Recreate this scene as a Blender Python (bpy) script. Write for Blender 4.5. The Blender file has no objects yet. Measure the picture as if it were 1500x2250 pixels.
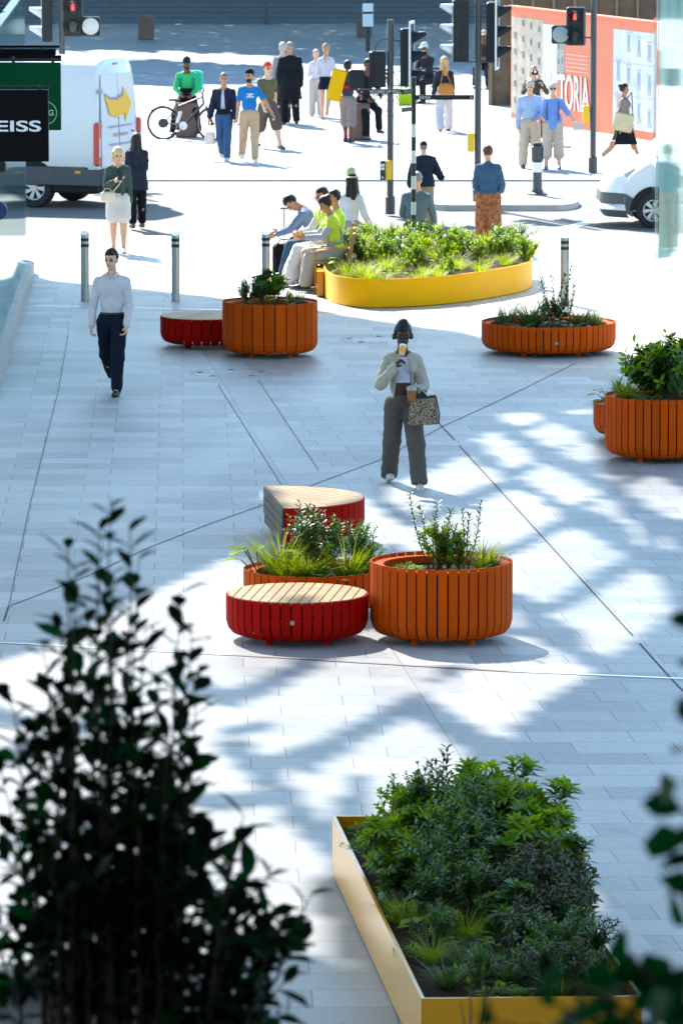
import bpy, math, random
import numpy as np
from mathutils import Vector, Matrix
R = math.radians
random.seed(7); rng = np.random.default_rng(11)
SC = bpy.context.scene
COL = SC.collection

# ------------------------------------------------------------------ camera
F = 12300.0                       # focal length in pixels of a 1500 wide frame (about 197 mm on 24 mm)
TH = math.atan2(1615, F)          # pitch down
CAM = Vector((0, 0, 7.63))
cd = bpy.data.cameras.new('camera'); cam = bpy.data.objects.new('camera', cd); COL.objects.link(cam)
cam.location = CAM; cam.rotation_euler = (math.pi/2 - TH, 0, 0)
cd.sensor_fit = 'HORIZONTAL'; cd.sensor_width = 24; cd.lens = F/1500*24
cd.clip_start = 0.5; cd.clip_end = 2000
cd.dof.use_dof = True; cd.dof.focus_distance = 54; cd.dof.aperture_fstop = 10.0
SC.camera = cam
SC.render.resolution_x = 682; SC.render.resolution_y = 1024

# ------------------------------------------------------------------ light
SUNV = Vector((0.42, -1.10, -1.0)).normalized()     # direction the light travels
SHX, SHY = 0.42, -1.10                              # shadow shift per metre of height
elev = math.asin(-SUNV.z)
w = bpy.data.worlds.new('World'); SC.world = w; w.use_nodes = True
nt = w.node_tree; bg = nt.nodes['Background']
sk = nt.nodes.new('ShaderNodeTexSky'); sk.sky_type = 'NISHITA'; sk.sun_disc = False
sk.sun_elevation = elev; sk.sun_rotation = math.atan2(-SUNV.x, -SUNV.y)
sk.air_density = 1.0; sk.dust_density = 0.6; sk.ozone_density = 1.6
tn = nt.nodes.new('ShaderNodeMix'); tn.data_type = 'RGBA'; tn.blend_type = 'MULTIPLY'; tn.inputs[0].default_value = 1; tn.inputs[7].default_value = (.80, 1.0, 1.02, 1)
nt.links.new(sk.outputs[0], tn.inputs[6]); nt.links.new(tn.outputs[2], bg.inputs[0]); bg.inputs[1].default_value = 0.122
sl = bpy.data.lights.new('sun', 'SUN'); sl.energy = 4.7; sl.angle = R(0.6); sl.color = (1.0, .94, .84)
so = bpy.data.objects.new('sun', sl); COL.objects.link(so); so.location = (0, 60, 60)
so.rotation_euler = SUNV.to_track_quat('-Z', 'Y').to_euler()
SC.view_settings.view_transform = 'Standard'; SC.view_settings.look = 'None'
SC.view_settings.gamma = 1; SC.view_settings.exposure = 1.88
SC.cycles.use_denoising = True
SC.cycles.max_bounces = 6; SC.cycles.transparent_max_bounces = 12
SC.cycles.sample_clamp_indirect = 6.0

# ------------------------------------------------------------------ photo measurement -> ground
_f = Vector((0, math.cos(TH), -math.sin(TH))); _u = Vector((0, math.sin(TH), math.cos(TH)))
def ray(px, py):
    return _f*F + Vector((1, 0, 0))*(px-750) - _u*(py-1125)
def at(px, py, z=0.0):
    d = ray(px, py); t = (z-CAM.z)/d.z
    return CAM + d*t
def atY(px, py, Y):
    d = ray(px, py); return CAM + d*(Y/d.y)
def zat(py, Y):
    return atY(750, py, Y).z
def topix(x, y, z):
    dx = x; dy = y; dz = z-CAM.z
    fw = dy*_f.y+dz*_f.z; up = dy*_u.y+dz*_u.z
    return 750+F*dx/fw, 1125-F*up/fw

# ------------------------------------------------------------------ scene bookkeeping
def tag(o, label=None, cat=None, group=None, kind=None):
    if label: o['label'] = label
    if cat: o['category'] = cat
    if group: o['group'] = group
    if kind: o['kind'] = kind
    return o
def empty(name, loc, label, cat, group=None, rz=0, kind=None):
    o = bpy.data.objects.new(name, None); COL.objects.link(o); o.empty_display_size = .1
    o.location = loc; o.rotation_euler = (0, 0, rz)
    return tag(o, label, cat, group, kind)
def copy_tree(o, parent=None):
    c = o.copy(); COL.objects.link(c); c.parent = parent
    for ch in [x for x in o.children]:
        copy_tree(ch, c)
    return c

# ------------------------------------------------------------------ materials
_m = {}
def lin(h):
    h = h.lstrip('#'); h = h if len(h) == 6 else ''.join(c*2 for c in h); v = [int(h[i:i+2], 16)/255 for i in (0, 2, 4)]
    return tuple(((c/12.92) if c <= .04045 else ((c+.055)/1.055)**2.4) for c in v)
def mat(name, col, rough=.6, metal=0, noise=0.0, nscale=30, bump=0.0, spec=.5, emit=0, coat=0, nlow=2.0, island=0):
    if name in _m: return _m[name]
    m = bpy.data.materials.new(name); m.use_nodes = True; t = m.node_tree; b = t.nodes['Principled BSDF']
    c = lin(col) if isinstance(col, str) else col
    b.inputs['Base Color'].default_value = (*c, 1); b.inputs['Roughness'].default_value = rough
    b.inputs['Metallic'].default_value = metal; b.inputs['Specular IOR Level'].default_value = spec
    if coat: b.inputs['Coat Weight'].default_value = coat; b.inputs['Coat Roughness'].default_value = .1
    if emit:
        b.inputs['Emission Color'].default_value = (*c, 1); b.inputs['Emission Strength'].default_value = emit
    if island: noise = noise or .03
    if noise or bump:
        tc = t.nodes.new('ShaderNodeTexCoord'); n = t.nodes.new('ShaderNodeTexNoise')
        n.inputs['Scale'].default_value = nscale; n.inputs['Detail'].default_value = 6
        t.links.new(tc.outputs['Object'], n.inputs['Vector'])
        if noise:
            n2 = t.nodes.new('ShaderNodeTexNoise'); n2.inputs['Scale'].default_value = nlow; n2.inputs['Detail'].default_value = 4
            t.links.new(tc.outputs['Object'], n2.inputs['Vector'])
            ad = t.nodes.new('ShaderNodeMath'); ad.operation = 'ADD'
            t.links.new(n.outputs[0], ad.inputs[0]); t.links.new(n2.outputs[0], ad.inputs[1])
            mr = t.nodes.new('ShaderNodeMapRange'); mr.inputs[1].default_value = .6; mr.inputs[2].default_value = 1.4
            mr.inputs[3].default_value = 1-noise; mr.inputs[4].default_value = 1+noise
            t.links.new(ad.outputs[0], mr.inputs[0])
            mx = t.nodes.new('ShaderNodeMix'); mx.data_type = 'RGBA'; mx.blend_type = 'MULTIPLY'; mx.inputs[0].default_value = 1
            fo = mr.outputs[0]
            if island:                              # board to board differences and scuffs
                ge = t.nodes.new('ShaderNodeNewGeometry'); r2 = t.nodes.new('ShaderNodeMapRange'); r2.inputs[3].default_value = 1-island; r2.inputs[4].default_value = 1+island; t.links.new(ge.outputs['Random Per Island'], r2.inputs[0])
                n3 = t.nodes.new('ShaderNodeTexNoise'); n3.inputs['Scale'].default_value = 11; n3.inputs['Detail'].default_value = 8; n3.inputs['Roughness'].default_value = .75; t.links.new(tc.outputs['Object'], n3.inputs['Vector'])
                r3 = t.nodes.new('ShaderNodeMapRange'); r3.inputs[1].default_value = .62; r3.inputs[2].default_value = .72; r3.inputs[3].default_value = 1; r3.inputs[4].default_value = 1.35; t.links.new(n3.outputs[0], r3.inputs[0])
                ml = t.nodes.new('ShaderNodeMath'); ml.operation = 'MULTIPLY'; t.links.new(fo, ml.inputs[0]); t.links.new(r2.outputs[0], ml.inputs[1])
                m3 = t.nodes.new('ShaderNodeMath'); m3.operation = 'MULTIPLY'; t.links.new(ml.outputs[0], m3.inputs[0]); t.links.new(r3.outputs[0], m3.inputs[1]); fo = m3.outputs[0]
            mx.inputs[6].default_value = (*c, 1); t.links.new(fo, mx.inputs[7])
            t.links.new(mx.outputs[2], b.inputs['Base Color'])
        if bump:
            bp = t.nodes.new('ShaderNodeBump'); bp.inputs['Strength'].default_value = bump; bp.inputs['Distance'].default_value = .01
            t.links.new(n.outputs[0], bp.inputs['Height']); t.links.new(bp.outputs[0], b.inputs['Normal'])
    _m[name] = m
    return m
def cloth(name, col, noise=.12):
    return mat('cloth_'+name, col, .85, 0, noise, 60, .25, .2, nlow=6)
def leafmat(name, c1, c2, trans=.35, rough=.4, gloss=.12):
    if name in _m: return _m[name]
    m = bpy.data.materials.new(name); m.use_nodes = True; t = m.node_tree; t.nodes.clear()
    out = t.nodes.new('ShaderNodeOutputMaterial')
    g = t.nodes.new('ShaderNodeNewGeometry'); cr = t.nodes.new('ShaderNodeValToRGB')
    cr.color_ramp.elements[0].color = (*c1, 1); cr.color_ramp.elements[1].color = (*c2, 1)
    t.links.new(g.outputs['Random Per Island'], cr.inputs[0])
    d = t.nodes.new('ShaderNodeBsdfDiffuse'); tr = t.nodes.new('ShaderNodeBsdfTranslucent'); gl = t.nodes.new('ShaderNodeBsdfGlossy')
    gl.inputs['Roughness'].default_value = rough; gl.inputs['Color'].default_value = (.8, .85, .8, 1)
    hs = t.nodes.new('ShaderNodeHueSaturation'); hs.inputs['Hue'].default_value = .48; hs.inputs['Saturation'].default_value = 1.15; hs.inputs['Value'].default_value = 1.9
    t.links.new(cr.outputs[0], d.inputs[0]); t.links.new(cr.outputs[0], hs.inputs['Color']); t.links.new(hs.outputs[0], tr.inputs[0])
    m1 = t.nodes.new('ShaderNodeMixShader'); m1.inputs[0].default_value = trans
    t.links.new(d.outputs[0], m1.inputs[1]); t.links.new(tr.outputs[0], m1.inputs[2])
    fr = t.nodes.new('ShaderNodeFresnel'); fr.inputs[0].default_value = 1.45
    mu = t.nodes.new('ShaderNodeMath'); mu.operation = 'MULTIPLY_ADD'; mu.inputs[1].default_value = gloss*1.6; mu.inputs[2].default_value = 0
    t.links.new(fr.outputs[0], mu.inputs[0])
    m2 = t.nodes.new('ShaderNodeMixShader'); t.links.new(mu.outputs[0], m2.inputs[0])
    t.links.new(m1.outputs[0], m2.inputs[1]); t.links.new(gl.outputs[0], m2.inputs[2])
    t.links.new(m2.outputs[0], out.inputs[0])
    _m[name] = m
    return m

# ------------------------------------------------------------------ mesh builder
class MB:
    def __init__(s): s.v = []; s.f = []; s.mi = []
    def add(s, vs, fs, m=0):
        o = len(s.v); s.v += [tuple(p) for p in vs]; s.f += [tuple(i+o for i in f) for f in fs]; s.mi += [m]*len(fs)
    def box(s, c, size, rz=0, m=0, M=None, taper=1.0):
        hx, hy, hz = size[0]/2, size[1]/2, size[2]/2; vs = []
        for z in (-hz, hz):
            k = taper if z > 0 else 1
            for x, y in ((-hx, -hy), (hx, -hy), (hx, hy), (-hx, hy)):
                X, Y = x*k*math.cos(rz)-y*k*math.sin(rz), x*k*math.sin(rz)+y*k*math.cos(rz)
                p = Vector((X, Y, z))
                if M is not None: p = M @ p
                vs.append((p.x+c[0], p.y+c[1], p.z+c[2]))
        s.add(vs, [(3, 2, 1, 0), (4, 5, 6, 7), (0, 1, 5, 4), (1, 2, 6, 5), (2, 3, 7, 6), (3, 0, 4, 7)], m)
    def bbox(s, c, size, b=.01, rz=0, m=0, M=None):
        """chamfered box"""
        hx, hy, hz = size[0]/2, size[1]/2, size[2]/2; vs = []
        lv = [(-hz, b), (-hz+b, 0), (hz-b, 0), (hz, b)]
        for z, ins in lv:
            x, y = hx-ins, hy-ins
            ring = [(-x+b, -y), (x-b, -y), (x, -y+b), (x, y-b), (x-b, y), (-x+b, y), (-x, y-b), (-x, -y+b)]
            for X, Y in ring:
                p = Vector((X*math.cos(rz)-Y*math.sin(rz), X*math.sin(rz)+Y*math.cos(rz), z))
                if M is not None: p = M @ p
                vs.append((p.x+c[0], p.y+c[1], p.z+c[2]))
        fs = [tuple(range(7, -1, -1)), tuple(range(24, 32))]
        for l in range(3):
            for i in range(8):
                j = (i+1) % 8; fs.append((l*8+i, l*8+j, l*8+8+j, l*8+8+i))
        s.add(vs, fs, m)
    def tube(s, pts, rad, n=8, m=0, cap=True):
        pts = [Vector(p) for p in pts]; rad = rad if isinstance(rad, (list, tuple)) else [rad]*len(pts)
        vs = []; prev = None
        for i, p in enumerate(pts):
            d = (pts[min(i+1, len(pts)-1)]-pts[max(i-1, 0)])
            if d.length < 1e-9: d = Vector((0, 0, 1))
            d.normalize()
            if prev is None:
                a = Vector((0, 0, 1)) if abs(d.z) < .9 else Vector((1, 0, 0))
                u = d.cross(a).normalized()
            else:
                u = (prev - d*prev.dot(d)).normalized()
            prev = u; v = d.cross(u)
            for k in range(n):
                a = 2*math.pi*k/n; q = p+(u*math.cos(a)+v*math.sin(a))*rad[i]; vs.append(q)
        fs = []
        for i in range(len(pts)-1):
            for k in range(n):
                j = (k+1) % n; fs.append((i*n+k, i*n+j, (i+1)*n+j, (i+1)*n+k))
        if cap:
            fs.append(tuple(range(n-1, -1, -1))); fs.append(tuple(range((len(pts)-1)*n, len(pts)*n)))
        s.add(vs, fs, m)
    def lathe(s, prof, n=32, c=(0, 0, 0), m=0, a0=0, a1=2*math.pi, sy=1.0):
        full = abs(a1-a0-2*math.pi) < 1e-6; k = n if full else n+1; vs = []
        for r, z in prof:
            for i in range(k):
                a = a0+(a1-a0)*i/n; vs.append((c[0]+r*math.cos(a), c[1]+r*math.sin(a)*sy, c[2]+z))
        fs = []
        for l in range(len(prof)-1):
            for i in range(n):
                j = (i+1) % k; fs.append((l*k+i, l*k+j, l*k+k+j, l*k+k+i))
        s.add(vs, fs, m)
    def disc(s, c, r, n=24, m=0, sy=1.0, up=True):
        vs = [(c[0]+r*math.cos(2*math.pi*i/n), c[1]+r*sy*math.sin(2*math.pi*i/n), c[2]) for i in range(n)]
        s.add(vs, [tuple(range(n)) if up else tuple(range(n-1, -1, -1))], m)
    def prism(s, poly, z0, z1, m=0, top=True, bot=True):
        n = len(poly); vs = [(p[0], p[1], z0) for p in poly]+[(p[0], p[1], z1) for p in poly]
        fs = [(i, (i+1) % n, n+(i+1) % n, n+i) for i in range(n)]
        if bot: fs.append(tuple(range(n-1, -1, -1)))
        if top: fs.append(tuple(range(n, 2*n)))
        s.add(vs, fs, m)
    def sphere(s, c, r, n=12, m=0, sc=(1, 1, 1)):
        pr = [(r*math.sin(math.pi*i/(n//2))*1.0+1e-5, -r*math.cos(math.pi*i/(n//2))) for i in range(n//2+1)]
        vs = []; k = n
        for rr, z in pr:
            for i in range(k):
                a = 2*math.pi*i/k; vs.append((c[0]+rr*math.cos(a)*sc[0], c[1]+rr*math.sin(a)*sc[1], c[2]+z*sc[2]))
        fs = [(l*k+i, l*k+(i+1) % k, l*k+k+(i+1) % k, l*k+k+i) for l in range(len(pr)-1) for i in range(k)]
        s.add(vs, fs, m)
    def build(s, name, mats, parent=None, smooth=False, loc=None, rz=None):
        me = bpy.data.meshes.new(name); me.from_pydata(s.v, [], s.f)
        for m in (mats if isinstance(mats, (list, tuple)) else [mats]): me.materials.append(m)
        if any(s.mi): me.polygons.foreach_set('material_index', s.mi)
        if smooth: me.polygons.foreach_set('use_smooth', [True]*len(s.f)); me.set_sharp_from_angle(angle=R(38))
        me.update()
        o = bpy.data.objects.new(name, me); COL.objects.link(o)
        if parent is not None: o.parent = parent
        if loc is not None: o.location = loc
        if rz is not None: o.rotation_euler = (0, 0, rz)
        return o
def npmesh(name, v, f, mats, parent=None, smooth=True, mi=None):
    me = bpy.data.meshes.new(name); v = np.asarray(v, np.float32); f = np.asarray(f, np.int32)
    k = f.shape[1]
    me.vertices.add(len(v)); me.vertices.foreach_set('co', v.ravel())
    me.loops.add(f.size); me.loops.foreach_set('vertex_index', f.ravel())
    me.polygons.add(len(f)); me.polygons.foreach_set('loop_start', np.arange(0, f.size, k, dtype=np.int32))
    me.polygons.foreach_set('loop_total', np.full(len(f), k, np.int32))
    if smooth: me.polygons.foreach_set('use_smooth', np.ones(len(f), bool))
    for m in (mats if isinstance(mats, (list, tuple)) else [mats]): me.materials.append(m)
    if mi is not None: me.polygons.foreach_set('material_index', np.asarray(mi, np.int32))
    me.update(calc_edges=True); me.validate()
    o = bpy.data.objects.new(name, me); COL.objects.link(o)
    if parent is not None: o.parent = parent
    return o
def text(name, body, size, m, M, parent=None, ext=.002, bold=0, align='LEFT', sx=1, fit=None):
    cu = bpy.data.curves.new(name, 'FONT'); cu.body = body; cu.size = size; cu.extrude = ext; cu.offset = bold; cu.align_x = align
    to = bpy.data.objects.new(name+'_tmp', cu); COL.objects.link(to)
    dg = bpy.context.evaluated_depsgraph_get(); me = bpy.data.meshes.new_from_object(to.evaluated_get(dg))
    bpy.data.objects.remove(to)
    me.materials.clear(); me.materials.append(m)
    if fit: sx = fit/max(v.co.x for v in me.vertices)
    me.transform(M @ Matrix.Diagonal((sx, 1, 1, 1)))
    o = bpy.data.objects.new(name, me); COL.objects.link(o); o.parent = parent
    return o
def facing(loc, rz=0, tilt=0):
    """text/plane matrix: upright, readable from -Y, turned by rz about z"""
    return Matrix.Translation(loc) @ Matrix.Rotation(rz, 4, 'Z') @ Matrix.Rotation(math.pi/2, 4, 'X') @ Matrix.Rotation(tilt, 4, 'Z')
# ------------------------------------------------------------------ implicit surfaces for bodies and clothes
class Sdf:
    def __init__(s, h): s.h = h; s.ops = []; s.cuts = []; s.wr = None
    def cone(s, a, b, r0, r1, k=.02, fr=None, sub=False):
        a = np.array(a, float); b = np.array(b, float)
        if fr is not None: a = fr[0] @ a + fr[1]; b = fr[0] @ b + fr[1]
        s.ops.append(('c', a, b, r0, r1, k, sub)); return s
    def ell(s, c, r, k=.02, fr=None, sub=False, rot=None):
        c = np.array(c, float); Rm = np.eye(3) if rot is None else np.array(rot)
        if fr is not None: c = fr[0] @ c + fr[1]; Rm = fr[0] @ Rm
        s.ops.append(('e', c, np.array(r, float), Rm, 0, k, sub)); return s
    def frus(s, c, z0, z1, a0, b0, a1, b1, k=.02, wave=0, nw=9):
        """vertical elliptical frustum from z0 (semi-axes a0,b0) up to z1"""
        s.ops.append(('f', np.array(c, float), (z0, z1, a0, b0, a1, b1, wave, nw), 0, 0, k, False)); return s
    def cut(s, fn): s.cuts.append(fn); return s
    def bounds(s, op):
        if op[0] == 'c': r = max(op[3], op[4]); lo = np.minimum(op[1], op[2])-r; hi = np.maximum(op[1], op[2])+r
        elif op[0] == 'e': r = np.abs(op[3]) @ op[2]; lo = op[1]-r; hi = op[1]+r
        else:
            z0, z1, a0, b0, a1, b1, wv, nw = op[2]; A = max(a0, a1)+wv; B = max(b0, b1)+wv
            lo = np.array([op[1][0]-A, op[1][1]-B, z0]); hi = np.array([op[1][0]+A, op[1][1]+B, z1])
        return lo, hi
    def field(s):
        h = s.h; B = [s.bounds(o) for o in s.ops if not o[6]]
        lo = np.min([b[0] for b in B], 0)-3*h-.02; hi = np.max([b[1] for b in B], 0)+3*h+.02
        n = np.ceil((hi-lo)/h).astype(int)+1
        ax = [lo[i]+h*np.arange(n[i]) for i in range(3)]
        Fd = np.full(n, .5)
        for op in s.ops:
            k = op[5]; l, u = s.bounds(op); l = l-k-3*h; u = u+k+3*h
            i0 = np.clip(((l-lo)/h).astype(int), 0, n-1); i1 = np.clip(np.ceil((u-lo)/h).astype(int)+1, 1, n)
            sl = tuple(slice(i0[i], i1[i]) for i in range(3))
            X = ax[0][sl[0]][:, None, None]; Y = ax[1][sl[1]][None, :, None]; Z = ax[2][sl[2]][None, None, :]
            if op[0] == 'c':
                a, b = op[1], op[2]; ba = b-a; L = ba @ ba + 1e-12
                t = np.clip(((X-a[0])*ba[0]+(Y-a[1])*ba[1]+(Z-a[2])*ba[2])/L, 0, 1)
                d = np.sqrt((X-a[0]-t*ba[0])**2+(Y-a[1]-t*ba[1])**2+(Z-a[2]-t*ba[2])**2)-(op[3]+t*(op[4]-op[3]))
            elif op[0] == 'e':
                c, r, Rm = op[1], op[2], op[3]
                q = [(X-c[0])*Rm[0, i]+(Y-c[1])*Rm[1, i]+(Z-c[2])*Rm[2, i] for i in range(3)]
                k0 = np.sqrt(sum((q[i]/r[i])**2 for i in range(3))); k1 = np.sqrt(sum((q[i]/r[i]**2)**2 for i in range(3)))+1e-9
                d = k0*(k0-1)/k1
            else:
                z0, z1, a0, b0, a1, b1, wv, nw = op[2]; t = np.clip((Z-z0)/(z1-z0), 0, 1)
                A = a0+(a1-a0)*t; Bq = b0+(b1-b0)*t; x = X-op[1][0]; y = Y-op[1][1]
                rad = np.sqrt((x/A)**2+(y/Bq)**2)
                if wv: rad = rad-(wv/np.minimum(A, Bq))*(1-t)*np.sin(nw*np.arctan2(y, x))
                d = np.maximum((rad-1)*np.minimum(A, Bq), np.maximum(z0-Z, Z-z1))
            cur = Fd[sl]
            if op[6]:
                hh = np.clip(.5-.5*(cur+d)/k, 0, 1); Fd[sl] = cur*(1-hh)+(-d)*hh + k*hh*(1-hh)
            else:
                hh = np.clip(.5+.5*(cur-d)/k, 0, 1); Fd[sl] = cur*(1-hh)+d*hh - k*hh*(1-hh)
        X = ax[0][:, None, None]; Y = ax[1][None, :, None]; Z = ax[2][None, None, :]
        if s.wr:
            am, sc, sd = s.wr
            Fd = Fd + am*(np.sin(X*sc*1.3+Z*sc*.9+sd)*np.sin(Y*sc+sd*2)+.7*np.sin(Z*sc*1.7+X*sc*1.9-Y*sc*.6+sd*3)+.5*np.sin(Z*sc*3.1-X*sc*2.3+Y*sc+sd))
        if getattr(s, 'quilt', 0): Fd = Fd+.007*np.abs(np.sin(Z*s.quilt))
        for fn in s.cuts: Fd = np.maximum(Fd, fn(X, Y, Z))
        Fd[0] = Fd[-1] = .5; Fd[:, 0] = Fd[:, -1] = .5; Fd[:, :, 0] = Fd[:, :, -1] = .5
        return Fd, lo
    def mesh(s):
        Fd, lo = s.field(); return surfnet(Fd, lo, s.h)
def surfnet(Fd, lo, h):
    n = np.array(Fd.shape); nc = n-1; S = Fd < 0
    P = np.zeros((nc.prod(), 3)); C = np.zeros(nc.prod()); Q = []
    for ax in range(3):
        a = [slice(None)]*3; b = [slice(None)]*3; a[ax] = slice(0, -1); b[ax] = slice(1, None)
        F0 = Fd[tuple(a)]; F1 = Fd[tuple(b)]
        idx = np.array(np.nonzero(S[tuple(a)] != S[tuple(b)]))
        f0 = F0[tuple(idx)]; f1 = F1[tuple(idx)]; pos = idx.T.astype(float); pos[:, ax] += f0/(f0-f1)
        o1, o2 = (ax+1) % 3, (ax+2) % 3; ids = []
        for d1, d2 in ((1, 1), (0, 1), (0, 0), (1, 0)):
            c = idx.copy(); c[o1] -= d1; c[o2] -= d2
            fl = (c[0]*nc[1]+c[1])*nc[2]+c[2]; ids.append(fl)
            np.add.at(P, fl, pos); np.add.at(C, fl, 1)
        q = np.stack(ids, 1); ins = f0 < 0; q[~ins] = q[~ins][:, ::-1]; Q.append(q)
    Q = np.concatenate(Q); used = np.nonzero(C > 0)[0]; mp = np.zeros(len(C), int); mp[used] = np.arange(len(used))
    return P[used]/C[used][:, None]*h+lo, mp[Q]

def rotx(a): c, s = math.cos(a), math.sin(a); return np.array([[1, 0, 0], [0, c, -s], [0, s, c]])
def roty(a): c, s = math.cos(a), math.sin(a); return np.array([[c, 0, s], [0, 1, 0], [-s, 0, c]])
def rotz(a): c, s = math.cos(a), math.sin(a); return np.array([[c, -s, 0], [s, c, 0], [0, 0, 1]])
def ldir(sg, fwd, side):
    f, s = R(fwd), R(side); return np.array([sg*math.sin(s), -math.sin(f)*math.cos(s), -math.cos(f)*math.cos(s)])

SKIN = {'pale': '#d9a88c', 'tan': '#b98362', 'brown': '#6b4330', 'dark': '#3f2518'}
def person(label, px, fy, top, heading=0, skin='pale', hair='short', haircol='#2a1d16', res=.014, H=None, z0=0,
           legs=((8, 2, 10), (-12, 2, 12)), arms=((5, 8, 15, 4), (-8, 8, 8, 4)), lean=0, sit=None, head=(0, 0),
           shirt=None, pants=None, shoes='#222222', sleeve=1, hem=0, build=1.0, curl=35, group=None, coat=None, X=None, fem=False, beard=None, hands=True, cap=None):
    """legs/arms: (L, R) with L = the figure's +x side. leg = (thigh fwd, side, knee bend, [foot pitch]); arm = (fwd, side, forearm fwd, forearm side)"""
    g = at(px, fy, z0) if X is None else Vector(X)
    if H is None: H = zat(top, g.y)-z0
    root = empty('person', (g.x, g.y, z0), label, 'person', group, R(heading))
    w = build; fr_l = {}
    thigh, shin, ua, fa = .245*H, .235*H, .17*H, .148*H
    hw, sw = .052*H*w, (.086 if fem else .098)*H*w**.6
    # legs FK from a pelvis at origin, then drop so that the lowest sole is at 0
    J = {}
    for sg, nm, lg in ((1, 'L', legs[0]), (-1, 'R', legs[1])):
        hip = np.array([sg*hw, 0, -.02*H]); kn = hip+ldir(sg, lg[0], lg[1])*thigh
        an = kn+ldir(sg, lg[0]-lg[2], lg[1]*.6)*shin
        fp = lg[3] if len(lg) > 3 else max(0, -(lg[0]-lg[2]))*.75*0
        J[nm+'hip'], J[nm+'kn'], J[nm+'an'] = hip, kn, an; J[nm+'fp'] = lg[3] if len(lg) > 3 else (min(0, lg[0]-lg[2]+6)*.8 if sit is None else 0)
    low = min(J['Lan'][2]-.0*H, J['Ran'][2])-.045*H
    pz = -low if sit is None else sit+.075*H
    pel = np.array([0, 0, pz])
    for k in list(J):
        if not k.endswith('fp'): J[k] = J[k]+pel
    Rt = rotx(R(lean)); FT = (Rt, pel)                           # torso frame, origin pelvis
    T = lambda x, y, z: Rt @ np.array([x*H, y*H, z*H]) + pel
    hy, hp = head; Rh = Rt @ rotz(R(hy)) @ rotx(R(hp))
    neck0 = T(0, .012, .30); neckt = T(0, .0, .345)
    FH = (Rh, neckt); 
    for sg, nm, ar in ((1, 'L', arms[0]), (-1, 'R', arms[1])):
        sh = T(sg*sw/H, .01, .264); el = sh+(Rt*.0+np.eye(3)) @ ldir(sg, ar[0], ar[1])*ua; wr = el+ldir(sg, ar[2], ar[3])*fa
        J[nm+'sh'], J[nm+'el'], J[nm+'wr'] = sh, el, wr
    def torso(S, t=0, k=.035, lo=-1):
        S.ell((0, .004*H, .225*H), ((.088 if fem else .1)*H*w+t, .058*H*w+t, .1*H), k, FT)
        S.ell((0, .0, .11*H), ((.068 if fem else .082)*H*w+t, .052*H*w+t, .1*H+t), k, FT)
        S.cone((-sw*.8, .01*H, .258*H), (sw*.8, .01*H, .258*H), .034*H+t, .034*H+t, k, FT)
        for sx in (-1, 1): S.cone((0, .014*H, .305*H), (sx*sw*.85, .01*H, .268*H), .026*H+t*.6, .026*H+t*.8, k*.7, FT)
        if fem: S.ell((.038*H, -.045*H, .225*H), (.033*H+t, .03*H+t, .033*H+t), .03, FT); S.ell((-.038*H, -.045*H, .225*H), (.033*H+t, .03*H+t, .033*H+t), .03, FT)
        S.cone((0, .014*H, .28*H), (0, .008*H, .325*H), .036*H+t*.4, .03*H, k, FT)
        S.ell((0, .004*H, .0), (.092*H*w+t, .062*H*w+t, .065*H+t), k, (np.eye(3), pel))
    def armS(S, nm, t, frac, r=(.026, .021, .015), k=.02):
        sh, el, wr = J[nm+'sh'], J[nm+'el'], J[nm+'wr']; q = [x*H*w**.5+t for x in r]
        if frac <= .5:
            e = sh+(el-sh)*frac*2; S.cone(sh, e, q[0], q[0]+(q[1]-q[0])*frac*2+.004, k)
        else:
            S.cone(sh, el, q[0], q[1], k); f = (frac-.5)*2; S.cone(el, el+(wr-el)*f, q[1], q[1]+(q[2]-q[1])*f, k)
    def legS(S, nm, t, frac, r=(.05, .034, .022), k=.03, flare=0):
        a, b, c = J[nm+'hip'], J[nm+'kn'], J[nm+'an']; q = [x*H*w**.7+t for x in r]
        if frac <= .5:
            e = a+(b-a)*frac*2; S.cone(a, e, q[0], q[0]+(q[1]-q[0])*frac*2+flare, k)
        else:
            S.cone(a, b, q[0], q[1]+flare*.4, k); f = (frac-.5)*2; S.cone(b, b+(c-b)*f, q[1]+flare*.4, q[1]+(q[2]-q[1])*f+flare, k)
    # ---- body, one surface
    S = Sdf(res); torso(S, 0)
    for nm in 'LR':
        armS(S, nm, 0, 1); legS(S, nm, 0, 1)
        an = J[nm+'an']; kn = J[nm+'kn']
        S.ell(tuple((an+kn)/2*.35+kn*.65*1.0 if 0 else kn*.68+an*.32+np.array([0, .012*H, 0])), (.03*H, .034*H, .06*H), .03)
        S.cone(an, an+rotx(R(J[nm+'fp'])) @ np.array([0, -.07*H, -.028*H]), .021*H, .014*H, .02)
        S.ell(tuple(J[nm+'wr']+0), (.016*H, .016*H, .016*H), .01)
    hs = H/1.0
    S.cone(neck0, FH[0] @ np.array([0, 0, .05*H])+FH[1], .031*H*w**.4, .03*H, .02)
    S.ell((0, .003*H, .088*H), (.0435*H, .054*H, .0565*H), .012, FH)         # skull
    S.ell((0, -.016*H, .052*H), (.034*H, .036*H, .047*H), .018, FH)          # jaw/face
    S.cone((0, -.040*H, .02*H), (0, -.036*H, .022*H), .013*H, .013*H, .014, FH)   # chin
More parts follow.
